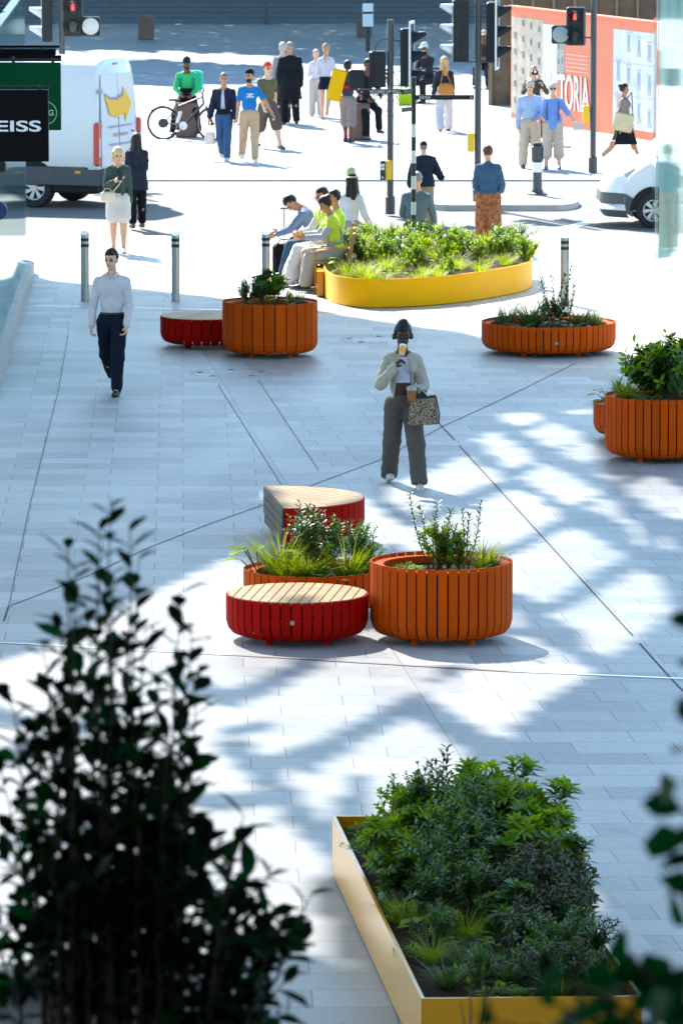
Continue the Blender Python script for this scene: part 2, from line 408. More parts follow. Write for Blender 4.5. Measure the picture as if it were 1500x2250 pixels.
    if res <= .0145:
        S.cone((0, -.050*H, .078*H), (0, -.064*H, .054*H), .005*H, .0078*H, .008, FH)  # nose
        S.cone((-.022*H, -.045*H, .088*H), (.022*H, -.045*H, .088*H), .007*H, .007*H, .01, FH)
        S.cone((-.011*H, -.051*H, .038*H), (.011*H, -.051*H, .038*H), .0052*H, .0052*H, .006, FH)
        for sx in (-1, 1):
            S.ell((sx*.018*H, -.055*H, .074*H), (.009*H, .007*H, .007*H), .008, FH, sub=True)
            S.ell((sx*.045*H, .0, .066*H), (.006*H, .013*H, .02*H), .005, FH)
    else:
        S.cone((0, -.050*H, .078*H), (0, -.062*H, .054*H), .006*H, .0085*H, .008, FH)
    v, f = S.mesh()
    # face colouring by place on the head
    ce = v[f].mean(1); q = (ce-FH[1]) @ FH[0]/H; mi = np.zeros(len(f), int)
    for sx in (-1, 1): mi[(np.abs(q[:, 0]-sx*.018) < .009) & (np.abs(q[:, 2]-.073) < .0055) & (q[:, 1] < -.035)] = 1
    for sx in (-1, 1): mi[(np.abs(q[:, 0]-sx*.019) < .012) & (np.abs(q[:, 2]-.087) < .004) & (q[:, 1] < -.04)] = 1
    mi[(np.abs(q[:, 0]) < .013) & (np.abs(q[:, 2]-.038) < .0055) & (q[:, 1] < -.045)] = 2
    if beard: mi[(q[:, 2] < .047) & (q[:, 2] > -.0) & (q[:, 1] < -.005) & (mi == 0) & (q[:, 1] > -.12) & (np.abs(q[:, 0]) < .06)] = 3
    hv, hf = [v], [f]; off = len(v); hmi = [mi]
    # ---- hands: palm, four fingers, thumb
    HP = {}
    for sg, nm in ((1, 'L'), (-1, 'R')):
        el, wr = J[nm+'el'], J[nm+'wr']; d = (wr-el)/np.linalg.norm(wr-el)
        inn = np.array([-sg*1.0, 0, 0.]) if abs(d[0]) < .8 else np.array([0, -1., 0]); inn = inn-d*(inn @ d); inn /= np.linalg.norm(inn)   # palm normal
        sd = np.cross(d, inn)*1.0
        if sd[1] > 0 and abs(d[2]) > .5: sd = -sd                 # thumb side forwards
        if abs(d[2]) <= .5 and sd[2] < 0: sd = -sd                # thumb side up
        B = H*1.0; pc = wr+d*.028*B; HP[nm] = wr+d*.06*B+inn*.018*B
        if not hands: continue
        Hs = Sdf(max(.0065, res*.55))
        Hs.ell(pc, (.024*B, .010*B, .03*B), .006, rot=np.stack([sd, inn, d], 1))
        Hs.cone(wr-d*.01*B, pc, .013*B, .012*B, .01)
        for i, (o, L) in enumerate(((.0165, .92), (.0057, 1.0), (-.0055, .95), (-.0165, .76))):
            p = wr+d*.048*B+sd*o*B; a = 0; 
            for sgm, ln in enumerate((.022, .015, .012)):
                a += R(curl*(.7+.15*i+.1*sgm)); dd = d*math.cos(a)+inn*math.sin(a)
                p2 = p+dd*ln*L*B; rr = (.0054-.0006*sgm)*B; Hs.cone(p, p2, rr, rr-.0004*B, .002); p = p2
        p = wr+d*.014*B+sd*.018*B
        for ln, a in ((.022, 48), (.018, 24)):
            dd = d*math.cos(R(a))+sd*math.sin(R(a))*.8+inn*.35; dd /= np.linalg.norm(dd); p2 = p+dd*ln*B
            Hs.cone(p, p2, .0068*B, .0055*B, .004); p = p2
        v2, f2 = Hs.mesh(); hv.append(v2); hf.append(f2+off); off += len(v2); hmi.append(np.zeros(len(f2), int))
    sk = mat('skin_'+skin, SKIN[skin], .5, 0, .06, 40, .05, .4)
    npmesh('body', np.concatenate(hv), np.concatenate(hf), [sk, mat('dark_eye_brow', '#1c1410', .4), mat('lips_'+skin, tuple(c*k for c, k in zip(lin(SKIN[skin]), (.8, .5, .5))), .4), mat('beard', beard or '#222', .9)], root, mi=np.concatenate(hmi))
    info = dict(root=root, J=J, FH=FH, FT=FT, H=H, pel=pel, hand={k: Vector(HP[k]) for k in HP}, res=res, sw=sw)
    Mw = Matrix.Translation(Vector((g.x, g.y, z0))) @ Matrix.Rotation(R(heading), 4, 'Z'); info['M'] = Mw
    sd = hash(label) % 97
    # ---- trousers / shorts / skirt
    if pants:
        kind, col, ln = pants[:3]; loose = pants[3] if len(pants) > 3 else .01; m = col if not isinstance(col, str) else cloth(kind+col, col)
        S = Sdf(res); S.wr = (.0028, 24, sd)
        if kind == 'skirt':
            zb = pz-ln*H; S.frus((0, (J['Lkn'][1]+J['Rkn'][1])*.25*(ln > .2), 0), zb, pz+.045*H, .10*H*w+loose, .085*H+loose+abs(J['Lkn'][1]-J['Rkn'][1])*.28, .085*H*w, .066*H, .02, .012 if ln > .2 else 0)
            S.ell((0, .004*H, pz), (.098*H*w, .07*H, .06*H), .02)
            S.cut(lambda X, Y, Z: zb-Z)
        else:
            S.ell((0, .004*H, pz+.0), (.092*H*w+.012, .062*H*w+.014, .07*H), .03)
            for nm in 'LR': legS(S, nm, .012+loose*.5, ln, flare=loose)
        if kind != 'skirt' and ln > .9:
            zl, zr = J['Lan'][2]-.024*H, J['Ran'][2]-.024*H; S.cut(lambda X, Y, Z: np.where(X > 0, zl, zr)-Z)
        S.cut(lambda X, Y, Z: Z-(pz+.055*H)+Y*math.tan(R(lean))*.5)
        v, f = S.mesh(); npmesh({'skirt': 'skirt', 'shorts': 'shorts'}.get(kind, 'trousers'), v, f, m, root)
    # ---- shoes
    if shoes:
        ms = mat('shoe_'+shoes, shoes, .45, 0, .06, 30); msole = mat('sole_'+('w' if lin(shoes)[0] > .2 else 'd'), '#d8d8d4' if lin(shoes)[0] > .2 else '#16161a', .7)
        for nm in 'LR':
            an = J[nm+'an']; Rf = rotx(R(J[nm+'fp'])); S = Sdf(max(.009, res*.8)); FR = (Rf, an)
            S.cone((0, .022*H, -.02*H), (0, -.06*H, -.026*H), .025*H, .024*H, .02, FR); S.cone((0, -.05*H, -.028*H), (0, -.098*H, -.03*H), .024*H, .019*H, .02, FR)
            S.cone((0, .006*H, .0), (0, .012*H, -.02*H), .024*H, .024*H, .015, FR)
            nz = Rf @ np.array([0, 0, 1.]); pt = an+Rf @ np.array([0, 0, -.0445*H])
            S.cut(lambda X, Y, Z, nz=nz, pt=pt: -((X-pt[0])*nz[0]+(Y-pt[1])*nz[1]+(Z-pt[2])*nz[2]))
            v, f = S.mesh(); q = (v[f].mean(1)-an) @ Rf
            npmesh('shoe', v, f, [ms, msole], root, mi=(q[:, 2] < -.036*H).astype(int))
    # ---- shirt / jacket / coat
    def top_layer(name, m, t, sl, hm, neck=.02, flare=.0, open_=0, wrk=.003):
        S = Sdf(res); S.wr = (wrk, 22, sd+3); torso(S, t)
        if 'quilt' in name or 'waistcoat' in name: S.quilt = 42
        zb = pz-hm*H
        if hm > .05: S.frus((0, .006*H, 0), zb, pz+.11*H, .1*H*w+t+flare, .075*H*w+t+flare, .088*H*w+t, .062*H*w+t, .04, .006)
        if sl > 0:
            for nm in 'LR': armS(S, nm, t+.003, min(sl, .42), (.027, .0245, .0195))
        S.cut(lambda X, Y, Z: zb-Z)
        # neckline
        c = FT[0] @ np.array([0, -.012*H, .335*H])+FT[1]; rr = (.034+neck)*H
        S.cut(lambda X, Y, Z: rr-np.sqrt((X-c[0])**2+(Y-c[1])**2+(Z-c[2])**2))
        if open_:
            c0 = FT[0] @ np.array([0, 0, .3*H])+FT[1]
            S.cut(lambda X, Y, Z: np.minimum(open_*(.35+.65*np.clip((c0[2]-Z)/(.3*H), 0, 1.5))-np.abs(X), -(Y+.02)))
        v, f = S.mesh()
        if sl > .3:                                   # sleeves, grown apart so that the hem does not cut them
            S2 = Sdf(res); S2.wr = (wrk*1.2, 30, sd+5)
            for nm in 'LR':
                sh, el, wr = J[nm+'sh'], J[nm+'el'], J[nm+'wr']; q = [x*H*w**.5+t+.003 for x in (.027, .0245, .0195)]
                if sl <= .5: S2.cone(sh, sh+(el-sh)*sl*2, q[0], q[0]+.003, .01)
                else: S2.cone(sh, el, q[0], q[1], .015); S2.cone(el, el+(wr-el)*(sl-.5)*2, q[1], q[2], .015)
            v2, f2 = S2.mesh(); f = np.concatenate([f, f2+len(v)]); v = np.concatenate([v, v2])
        return npmesh(name, v, f, m, root)
    if shirt: info['shirt'] = top_layer('shirt', shirt if not isinstance(shirt, str) else cloth('shirt'+shirt, shirt), .007, sleeve, hem)
    if coat:
        nmc, col, t, sl, hm, op = coat[:6]; top_layer(nmc, cloth(nmc+col, col) if isinstance(col, str) else col, t, sl, hm, .012, coat[6] if len(coat) > 6 else .01, op, .004)
    # ---- hair
    if hair and hair != 'bald':
        mh = mat('hair_'+haircol, haircol, .55, 0, .45, 70, .8, .4, nlow=14); S = Sdf(min(res, .012)); S.wr = (.0022, 60, sd)
        t = {'short': .006, 'crop': .003}.get(hair, .009)*H
        S.ell((0, .006*H, .094*H), (.0435*H+t, .054*H+t, .0555*H+t), .012, FH)
        if hair == 'curly': S.ell((0, .0, .13*H), (.04*H, .05*H, .03*H), .02, FH)
        Rm, tt = FH
        def face(X, Y, Z):
            qx = (X-tt[0])*Rm[0, 0]+(Y-tt[1])*Rm[1, 0]+(Z-tt[2])*Rm[2, 0]
            qy = (X-tt[0])*Rm[0, 1]+(Y-tt[1])*Rm[1, 1]+(Z-tt[2])*Rm[2, 1]; qz = (X-tt[0])*Rm[0, 2]+(Y-tt[1])*Rm[1, 2]+(Z-tt[2])*Rm[2, 2]
            return np.minimum(np.minimum(-(qy+.012*H)+0*qx, (.108*H-qz)), 1)
        S.cut(face)
        if hair in ('topbun', 'bun'):
            S.ell((0, .05*H, .125*H) if hair == 'bun' else (0, .0, .157*H), (.032*H, .032*H, .026*H), .008, FH)
        if hair in ('short', 'crop', 'curly', 'bun', 'topbun'):
            S.cut(lambda X, Y, Z: (.045*H)-((X-tt[0])*Rm[0, 2]+(Y-tt[1])*Rm[1, 2]+(Z-tt[2])*Rm[2, 2]))
        else:
            if hair == 'long':
                S.cone((.0, .03*H, .09*H), (.0, .05*H, -.08*H), .045*H, .038*H, .03, FH)
                for sx in (-1, 1): S.cone((sx*.035*H, .02*H, .08*H), (sx*.05*H, .02*H, -.06*H), .022*H, .022*H, .03, FH)
            if hair == 'bob':
                S.cone((0, .03*H, .08*H), (0, .035*H, .02*H), .045*H, .04*H, .03, FH)
                for sx in (-1, 1): S.cone((sx*.042*H, .012*H, .09*H), (sx*.05*H, .012*H, .022*H), .02*H, .022*H, .03, FH)
            if hair == 'pony': S.cone((0, .05*H, .1*H), (0, .085*H, -.02*H), .018*H, .016*H, .01, FH); S.cone((0, .085*H, -.02*H), (0, .07*H, -.1*H), .016*H, .006*H, .01, FH)
            if hair == 'braids':
                for sx in (-1, 1): S.cone((sx*.02*H, .05*H, .09*H), (sx*.03*H, .07*H, -.12*H), .012*H, .008*H, .01, FH)
        v, f = S.mesh()
        if len(f): npmesh('hair', v, f, mh, root)
    if cap:
        mc = cloth('cap'+cap[1], cap[1]); S = Sdf(min(res, .012))
        S.ell((0, .006*H, .1*H), (.049*H, .06*H, .06*H), .01, FH)
        Rm, tt = FH; zc = .1*H if cap[0] != 'beanie' else .082*H
        S.cut(lambda X, Y, Z: zc-((X-tt[0])*Rm[0, 2]+(Y-tt[1])*Rm[1, 2]+(Z-tt[2])*Rm[2, 2]))
        if cap[0] == 'cap': S.ops.append(('e', FH[0] @ np.array([0, -.065*H, .106*H])+FH[1], np.array([.036*H, .042*H, .007*H]), FH[0], 0, .004, False))
        if cap[0] == 'hat':
            S.ops.append(('e', FH[0] @ np.array([0, 0, .106*H])+FH[1], np.array([.11*H, .12*H, .009*H]), FH[0], 0, .01, False))
            S.cone((0, .0, .12*H), (0, .0, .165*H), .05*H, .043*H, .01, FH)
        v, f = S.mesh(); npmesh({'beanie': 'beanie', 'hat': 'sun_hat'}.get(cap[0], 'cap'), v, f, mc, root)
    return info
def hpos(i, p):
    """head-frame point (fractions of height) -> figure-local coordinates"""
    return Vector(i['FH'][0] @ (np.array(p)*i['H'])+i['FH'][1])
def wp(i, p): return i['M'] @ Vector(p)
# ================================================================== GROUND
def N(t, ty, **k):
    n = t.nodes.new(ty)
    for a, b in k.items(): setattr(n, a, b)
    return n
def paving_material():
    m = bpy.data.materials.new('granite_paving'); m.use_nodes = True; t = m.node_tree; L = t.links.new
    b = t.nodes['Principled BSDF']; g = N(t, 'ShaderNodeNewGeometry'); sp = N(t, 'ShaderNodeSeparateXYZ'); L(g.outputs['Position'], sp.inputs[0])
    def math_(op, a, c, c2=None):
        n = N(t, 'ShaderNodeMath', operation=op)
        for i, v in enumerate((a, c, c2)):
            if v is None: continue
            if isinstance(v, (int, float)): n.inputs[i].default_value = v
            else: L(v, n.inputs[i])
        return n.outputs[0]
    uA = math_('MULTIPLY_ADD', sp.outputs[1], .0892, sp.outputs[0]); uB = math_('MULTIPLY_ADD', sp.outputs[1], .0285, sp.outputs[0])
    g1 = at(618, 1065); u0 = g1.x+.0892*g1.y; g2 = at(700, 1033); u1 = g2.x+.0892*g2.y
    isA = math_('GREATER_THAN', uA, u1); band = math_('MULTIPLY', math_('GREATER_THAN', uA, u0), math_('LESS_THAN', uA, u1))
    def brick(u, w_, h_, off, seed):
        cv = N(t, 'ShaderNodeCombineXYZ'); L(u, cv.inputs[0]); L(math_('ADD', sp.outputs[1], seed), cv.inputs[1])
        bt = N(t, 'ShaderNodeTexBrick'); bt.offset = off; bt.offset_frequency = 2; bt.squash = 1
        L(cv.outputs[0], bt.inputs['Vector']); bt.inputs['Scale'].default_value = 1
        bt.inputs['Color1'].default_value = (.41, .41, .405, 1); bt.inputs['Color2'].default_value = (.27, .272, .275, 1); bt.inputs['Mortar'].default_value = (.17, .17, .17, 1)
        bt.inputs['Mortar Size'].default_value = .006; bt.inputs['Mortar Smooth'].default_value = .2; bt.inputs['Bias'].default_value = -.15
        bt.inputs['Brick Width'].default_value = w_; bt.inputs['Row Height'].default_value = h_
        return bt
    A = brick(uA, .82, .5, .36, 0); B = brick(uB, .80, .5, .35, .2); Cc = brick(uA, 2.4, 1.5, .0, .1)
    def mix(f, a, c):
        n = N(t, 'ShaderNodeMix', data_type='RGBA'); L(f, n.inputs[0]); L(a, n.inputs[6]); L(c, n.inputs[7]); return n.outputs[2]
    def mixf(f, a, c):
        n = N(t, 'ShaderNodeMix'); L(f, n.inputs[0]); L(a, n.inputs[2]); L(c, n.inputs[3]); return n.outputs[0]
    col = mix(band, mix(isA, B.outputs[0], A.outputs[0]), Cc.outputs[0]); fac = mixf(band, mixf(isA, B.outputs[1], A.outputs[1]), Cc.outputs[1])
    n1 = N(t, 'ShaderNodeTexNoise'); n1.inputs['Scale'].default_value = 55; n1.inputs['Detail'].default_value = 5; n1.inputs['Roughness'].default_value = .8; L(g.outputs['Position'], n1.inputs['Vector'])
    sc = N(t, 'ShaderNodeMapping'); sc.inputs['Scale'].default_value = (1, .22, 1); L(g.outputs['Position'], sc.inputs[0])
    n2 = N(t, 'ShaderNodeTexNoise'); n2.inputs['Scale'].default_value = .55; n2.inputs['Detail'].default_value = 5; L(sc.outputs[0], n2.inputs['Vector'])
    n3 = N(t, 'ShaderNodeTexNoise'); n3.inputs['Scale'].default_value = 9; n3.inputs['Detail'].default_value = 3; L(g.outputs['Position'], n3.inputs['Vector'])
    def rng_(v, a, c, lo, hi):
        n = N(t, 'ShaderNodeMapRange'); L(v, n.inputs[0]); n.inputs[1].default_value = a; n.inputs[2].default_value = c; n.inputs[3].default_value = lo; n.inputs[4].default_value = hi; return n.outputs[0]
    k = math_('MULTIPLY', math_('MULTIPLY', rng_(n1.outputs[0], .3, .7, .76, 1.24), rng_(n2.outputs[0], .3, .7, .76, 1.14)), rng_(n3.outputs[0], .3, .7, .93, 1.07))
    vg = N(t, 'ShaderNodeTexVoronoi'); vg.inputs['Scale'].default_value = 2.3; L(g.outputs['Position'], vg.inputs['Vector'])
    k = math_('MULTIPLY', k, rng_(vg.outputs['Distance'], .035, .06, .62, 1.0))                   # gum and grease spots
    n4 = N(t, 'ShaderNodeTexNoise'); n4.inputs['Scale'].default_value = 1.7; n4.inputs['Detail'].default_value = 8; n4.inputs['Roughness'].default_value = .7; L(g.outputs['Position'], n4.inputs['Vector'])
    k = math_('MULTIPLY', k, rng_(n4.outputs[0], .30, .44, .80, 1.0))                             # washed stains
    mu = N(t, 'ShaderNodeMix', data_type='RGBA', blend_type='MULTIPLY'); mu.inputs[0].default_value = 1; L(col, mu.inputs[6]); L(k, mu.inputs[7]); L(mu.outputs[2], b.inputs['Base Color'])
    L(rng_(n2.outputs[0], .3, .7, .42, .62), b.inputs['Roughness']); b.inputs['Specular IOR Level'].default_value = .45
    bp = N(t, 'ShaderNodeBump'); bp.inputs['Strength'].default_value = .35; bp.inputs['Distance'].default_value = .006
    hgt = math_('SUBTRACT', n1.outputs[0], math_('MULTIPLY', fac, 1.5)); L(hgt, bp.inputs['Height']); L(bp.outputs[0], b.inputs['Normal'])
    return m
def sheet(name, poly, z, m, kind='structure'):
    b = MB(); b.add([(p[0], p[1], z) for p in poly], [tuple(range(len(poly)))]); o = b.build(name, m); o['kind'] = kind; return o
pav = paving_material()
asph = mat('asphalt', (.14, .137, .132), .85, 0, .22, 40, .4, .3, nlow=.5)
farpav = mat('pale_pavement', (.36, .35, .335), .8, 0, .15, 25, .3, .3, nlow=.6)
slate = mat('blue_grey_paving', (.20, .235, .275), .75, 0, .18, 20, .3, .3, nlow=.5)
paint = mat('road_paint', (.72, .72, .70), .7, 0, .12, 30)
kerbm = mat('kerb_granite', (.42, .41, .40), .8, 0, .2, 40, .3)
sheet('ground', [(-400, -60), (400, -60), (400, 900), (-400, 900)], -.15, mat('bare_ground', (.16, .155, .15), .9, 0, .2, 3))
YK = at(1200, 519).y; YF = at(1290, 393).y; YP = at(600, 188).y; YS = at(600, 50).y
b = MB(); b.prism([(-60, 5), (60, 5), (60, YK), (-60, YK)], -.2, 0); o = b.build('plaza_paving', pav); o['kind'] = 'structure'
sheet('road', [(-60, YK), (60, YK), (60, YF), (-60, YF)], -.03, asph)
b = MB(); b.prism([(-60, YK-.01), (60, YK-.01), (60, YK+.14), (-60, YK+.14)], -.2, .006); o = b.build('kerb', kerbm); o['kind'] = 'structure'
b = MB(); b.prism([(-60, YF-.15), (60, YF-.15), (60, YF), (-60, YF)], -.2, .006); o = b.build('kerb', kerbm); o['kind'] = 'structure'
b = MB(); b.prism([(-60, YF), (60, YF), (60, YP), (-60, YP)], -.2, 0); o = b.build('pavement', farpav); o['kind'] = 'structure'
b = MB(); b.prism([(-60, YP), (60, YP), (60, YS+60), (-60, YS+60)], -.2, 0.003); o = b.build('upper_paving', slate); o['kind'] = 'structure'
b = MB()
for i in range(7): b.prism([(-60, YS+i*.42+.001*i), (60, YS+i*.42+.001*i), (60, YS+40), (-60, YS+40)], .003+.15*i if i else -.1, .15*(i+1))
o = b.build('stone_steps', mat('step_stone', (.13, .155, .19), .8, 0, .15, 12, .3)); o['kind'] = 'structure'
# traffic island
b = MB(); g0 = at(968, 458); pts = []
gl = at(700, 455); gr = at(1275, 452); gb = at(1275, 440)
ym, hw_ = (gl.y+gb.y)/2+.1, (gb.y-gl.y)/2+.55
poly = [(at(985, 450).x, ym-hw_), (gr.x-.5, ym-hw_)]+[(gr.x-.5+.5*math.sin(a), ym-hw_*math.cos(a)) for a in np.linspace(.2, math.pi-.2, 9)]+[(gr.x-.5, ym+hw_), (at(985, 450).x, ym+hw_)]+[(at(985, 450).x-.5*math.sin(a), ym+hw_*math.cos(a)) for a in np.linspace(.2, math.pi-.2, 9)]
b.prism(poly, -.2, .08); o = b.build('traffic_island', kerbm); o['kind'] = 'structure'
b = MB(); c0 = sum(p[0] for p in poly)/len(poly)
b.add([(c0+(p[0]-c0)*.965, ym+(p[1]-ym)*.86, .084) for p in poly], [tuple(range(len(poly)))]); o = b.build('island_paving', farpav); o['kind'] = 'structure'
# road markings
def strip(poly_px, wd, z, m, name):
    """flat strip of real width wd following ground points"""
    P = [at(x, y, z) for x, y in poly_px]; b = MB(); vs = []
    for i, p in enumerate(P):
        d = (P[min(i+1, len(P)-1)]-P[max(i-1, 0)]); n = Vector((-d.y, d.x, 0)).normalized()*wd/2; vs += [p+n, p-n]
    b.add(vs, [(2*i, 2*i+1, 2*i+3, 2*i+2) for i in range(len(P)-1)]); o = b.build(name, m); o['kind'] = 'structure'; return o
strip([(1222, 515), (1245, 500), (1290, 488), (1345, 478)], .3, -.027, paint, 'road_marking')
for x in range(470, 680, 52): strip([(x, 457), (x+26, 457)], .18, -.027, paint, 'road_marking')
# dark movement joints, steel strips and two round covers let into the plaza
dk = mat('joint_dark', (.055, .055, .058), .8); steel = mat('steel_strip', (.62, .62, .62), .32, .9)
strip([(19, 1332), (200, 1262), (331, 1201), (460, 1151), (583, 1107), (700, 1060), (840, 1008), (975, 935), (1085, 885), (1265, 797)], .014, .004, dk, 'paving_joint')
strip([(19, 1332), (8, 1365)], .02, .004, dk, 'paving_joint')
strip([(140, 1110), (68, 1108)], .007, .004, dk, 'paving_joint')
strip([(150, 735), (128, 858), (66, 1108), (19, 1332)], .008, .004, dk, 'paving_joint')
strip([(900, 845), (946, 911), (999, 967)], .017, .004, dk, 'paving_joint'); strip([(1009, 979), (1390, 1397)], .017, .004, dk, 'paving_joint')
strip([(965, 979), (1009, 979)], .012, .004, dk, 'paving_joint'); strip([(1405, 1414), (1475, 1492), (1560, 1580)], .017, .004, dk, 'paving_joint')
strip([(480, 846), (618, 1065)], .008, .004, dk, 'paving_joint'); strip([(567, 834), (700, 1033)], .008, .004, dk, 'paving_joint')
strip([(-60, 1408), (340, 1430), (600, 1444), (1100, 1474), (1620, 1496)], .05, .006, steel, 'steel_drain')
strip([(75, 671), (487, 680), (900, 690)], .07, .006, steel, 'steel_drain')
for px, py in ((508, 820), (833, 746)):
    c = at(px, py); b = MB(); n = 48; r = .52
    vs = [(c.x+k*math.cos(2*math.pi*i/n), c.y+k*math.sin(2*math.pi*i/n), .004) for k in (r, r-.010) for i in range(n)]
    b.add(vs, [(i, (i+1) % n, n+(i+1) % n, n+i) for i in range(n) if i % 8])
    for a in (.4, 1.6, 2.9, 4.1, 5.4): b.box((c.x+.42*math.cos(a), c.y+.42*math.sin(a), .005), (.07, .05, .002))
    o = b.build('access_cover', dk); tag(o, 'round paving access cover outline in the plaza, beside the red bench and orange planter' if px < 700 else 'round paving access cover outline in the plaza, behind the woman with headphones', 'cover', 'round access covers in the paving')

# ================================================================== UNSEEN CANOPY added to shade the plaza and shape its lit patches
def inside(px, py, poly):
    r = False; j = len(poly)-1
    for i in range(len(poly)):
        xi, yi = poly[i]; xj, yj = poly[j]
        if (yi > py) != (yj > py) and px < (xj-xi)*(py-yi)/(yj-yi)+xi: r = not r
        j = i
    return r
zA = lambda L: [(800+x/2.143, 850+y/2.143) for x, y in L]
zB = lambda L: [(x/1.667, 1150+y/1.667) for x, y in L]
LIT = [zA(p) for p in (
 [(620, 125), (850, 120), (870, 150), (760, 195), (700, 185), (640, 150)], [(930, 115), (1080, 105), (1080, 130), (960, 135)],
 [(900, 160), (1010, 210), (1050, 240), (900, 305), (750, 215)], [(920, 315), (1030, 250), (1140, 300), (1150, 330), (1050, 370)],
 [(530, 250), (620, 205), (680, 240), (810, 320), (820, 345), (700, 405), (600, 320)], [(850, 355), (1000, 420), (1150, 505), (980, 575), (860, 500), (730, 430)],
 [(1130, 515), (1190, 540), (1210, 590), (1300, 650), (1360, 700), (1340, 750), (1260, 755), (1250, 680), (1180, 620), (1050, 575)],
 [(1220, 470), (1380, 410), (1560, 510), (1700, 600), (1480, 640), (1340, 570)], [(1060, 390), (1180, 420), (1290, 420), (1190, 465)],
 [(1380, 720), (1450, 695), (1490, 730), (1440, 780), (1390, 760)],
 [(480, 315), (560, 370), (640, 395), (700, 440), (560, 480), (420, 540), (260, 620), (140, 560), (80, 500), (180, 440), (330, 400)],
 [(720, 475), (840, 520), (960, 620), (820, 690), (680, 760), (560, 780), (200, 780), (200, 680), (300, 640), (440, 590), (560, 530)],
 [(1000, 660), (1120, 720), (1260, 810), (1120, 870), (1020, 940), (900, 1020), (820, 1030), (720, 960), (650, 1000), (500, 800), (700, 800), (820, 740), (900, 690)],
 [(1300, 855), (1400, 900), (1480, 1060), (1330, 1170), (1200, 1280), (1110, 1270), (1000, 1150), (880, 1080), (1000, 1030), (1160, 940)],
 [(700, 1050), (760, 1090), (740, 1140), (690, 1160)],
 [(720, 1200), (830, 1180), (900, 1240), (1020, 1290), (1100, 1370), (960, 1430), (830, 1520), (680, 1660), (580, 1650), (470, 1570), (350, 1500), (280, 1430), (400, 1370), (600, 1300)],
 [(-100, 1300), (180, 1280), (400, 1330), (250, 1480), (120, 1530), (0, 1590), (-200, 1600)],
 [(0, 1680), (130, 1560), (230, 1550), (330, 1620), (480, 1700), (560, 1830), (500, 1990), (0, 1990)],
 [(-150, 560), (60, 560), (150, 620), (220, 670), (60, 780), (-300, 760)], [(200, 1180), (760, 1170), (700, 1330), (200, 1330)])]
LIT.append(zB([(860, 118), (980, 190), (1360, 150), (1500, 330), (1500, 900), (1330, 930), (1215, 1070), (1215, 1290), (1160, 1350), (1290, 1650), (1050, 1560), (600, 1640), (-200, 1640), (-200, 590), (0, 510), (280, 420), (530, 270)]))
LIT.append([(800, 1720), (1010, 1730), (1180, 1800), (1260, 1900), (1330, 2010), (1180, 2020), (1040, 1960), (820, 1850)])
LIT.append([(583, 1080), (800, 1085), (900, 1190), (700, 1250), (640, 1180)])
STR = [(zB([(0, 870), (200, 800), (420, 700)]), 12), (zB([(100, 1180), (400, 1130), (700, 1010), (800, 1030)]), 12), (zB([(1190, 490), (960, 610), (840, 655), (690, 585)]), 14), (zB([(1500, 680), (1280, 790), (1150, 850), (960, 900), (850, 830)]), 15),
       (zB([(860, 770), (1000, 745)]), 9), (zB([(900, 850), (1000, 950), (1080, 1050), (1210, 1170)]), 22), (zB([(800, 1030), (1040, 1010)]), 13), (zB([(-60, 680), (80, 730)]), 14),
       (zA([(-250, 1800), (0, 1640), (140, 1540), (300, 1500)]), 10)]
def segd(px, py, L):
    m = 1e9
    for (ax, ay), (bx, by) in zip(L, L[1:]):
        t = max(0, min(1, ((px-ax)*(bx-ax)+(py-ay)*(by-ay))/((bx-ax)**2+(by-ay)**2))); m = min(m, math.hypot(px-ax-t*(bx-ax), py-ay-t*(by-ay)))
    return m
BND = [(-900, 560), (0, 604), (75, 615), (240, 628), (420, 648), (600, 668), (700, 682), (770, 695), (900, 716), (1020, 731), (1100, 752), (1380, 792), (1500, 850), (2400, 1300)]
def lit(px, py):
    for (x0, y0), (x1, y1) in zip(BND, BND[1:]):
        if x0 <= px < x1:
            if py < y0+(y1-y0)*(px-x0)/(x1-x0): return True
            break
    else: return False
    if py > 2300 or py < 600: return False
    if not any(inside(px, py, p) for p in LIT): return False
    return not any(segd(px, py, L) < w_*1.15 for L, w_ in STR)
HC = 14.0
def cells(x0, x1, y0, y1, c):
    nx, ny = int((x1-x0)/c), int((y1-y0)/c); g = np.zeros((nx, ny), bool)
    for i in range(nx):
        for j in range(ny):
            X, Y = x0+(i+.5)*c, y0+(j+.5)*c
            g[i, j] = not lit(*topix(X, Y, 0))
    return g
cz = .13; gx0, gx1, gy0, gy1 = -9.0, 9.6, -4.0, 90.0
G = cells(gx0, gx1, gy0, gy1, cz)
G0 = ~G; E = G0.copy()
E[1:] &= G0[:-1]; E[:-1] &= G0[1:]; E[:, 1:] &= G0[:, :-1]; E[:, :-1] &= G0[:, 1:]
E = G0.copy(); farj = np.array([gy0+(j+.5)*cz > 72 for j in range(G.shape[1])]); E[:, farj] = G0[:, farj]; G = ~E      # openings, trimmed by one cell
vs, fs, vid = [], [], {}
def vv(i, j):
    if (i, j) not in vid:
        vid[(i, j)] = len(vs); vs.append((gx0+i*cz-SHX*HC, gy0+j*cz-SHY*HC, HC))
    return vid[(i, j)]
nx, ny = G.shape
for j in range(ny):                       # merge runs of cells along x into long panels
    i = 0
    while i < nx:
        if G[i, j]:
            k = i
            while k < nx and G[k, j]: k += 1
            fs.append((vv(i, j), vv(k, j), vv(k, j+1), vv(i, j+1))); i = k
        else: i += 1
me = bpy.data.meshes.new('shade_panels'); me.from_pydata(vs, [], fs); me.materials.append(mat('shade_panel_grey', (.55, .56, .58), .5))
o = bpy.data.objects.new('added_shade_canopy', me); COL.objects.link(o); md = o.modifiers.new('thickness', 'SOLIDIFY'); md.thickness = .12
rc = o; tag(o, 'unseen canopy added above the frame to shade the plaza, openings cut to its lit patches', 'roof')
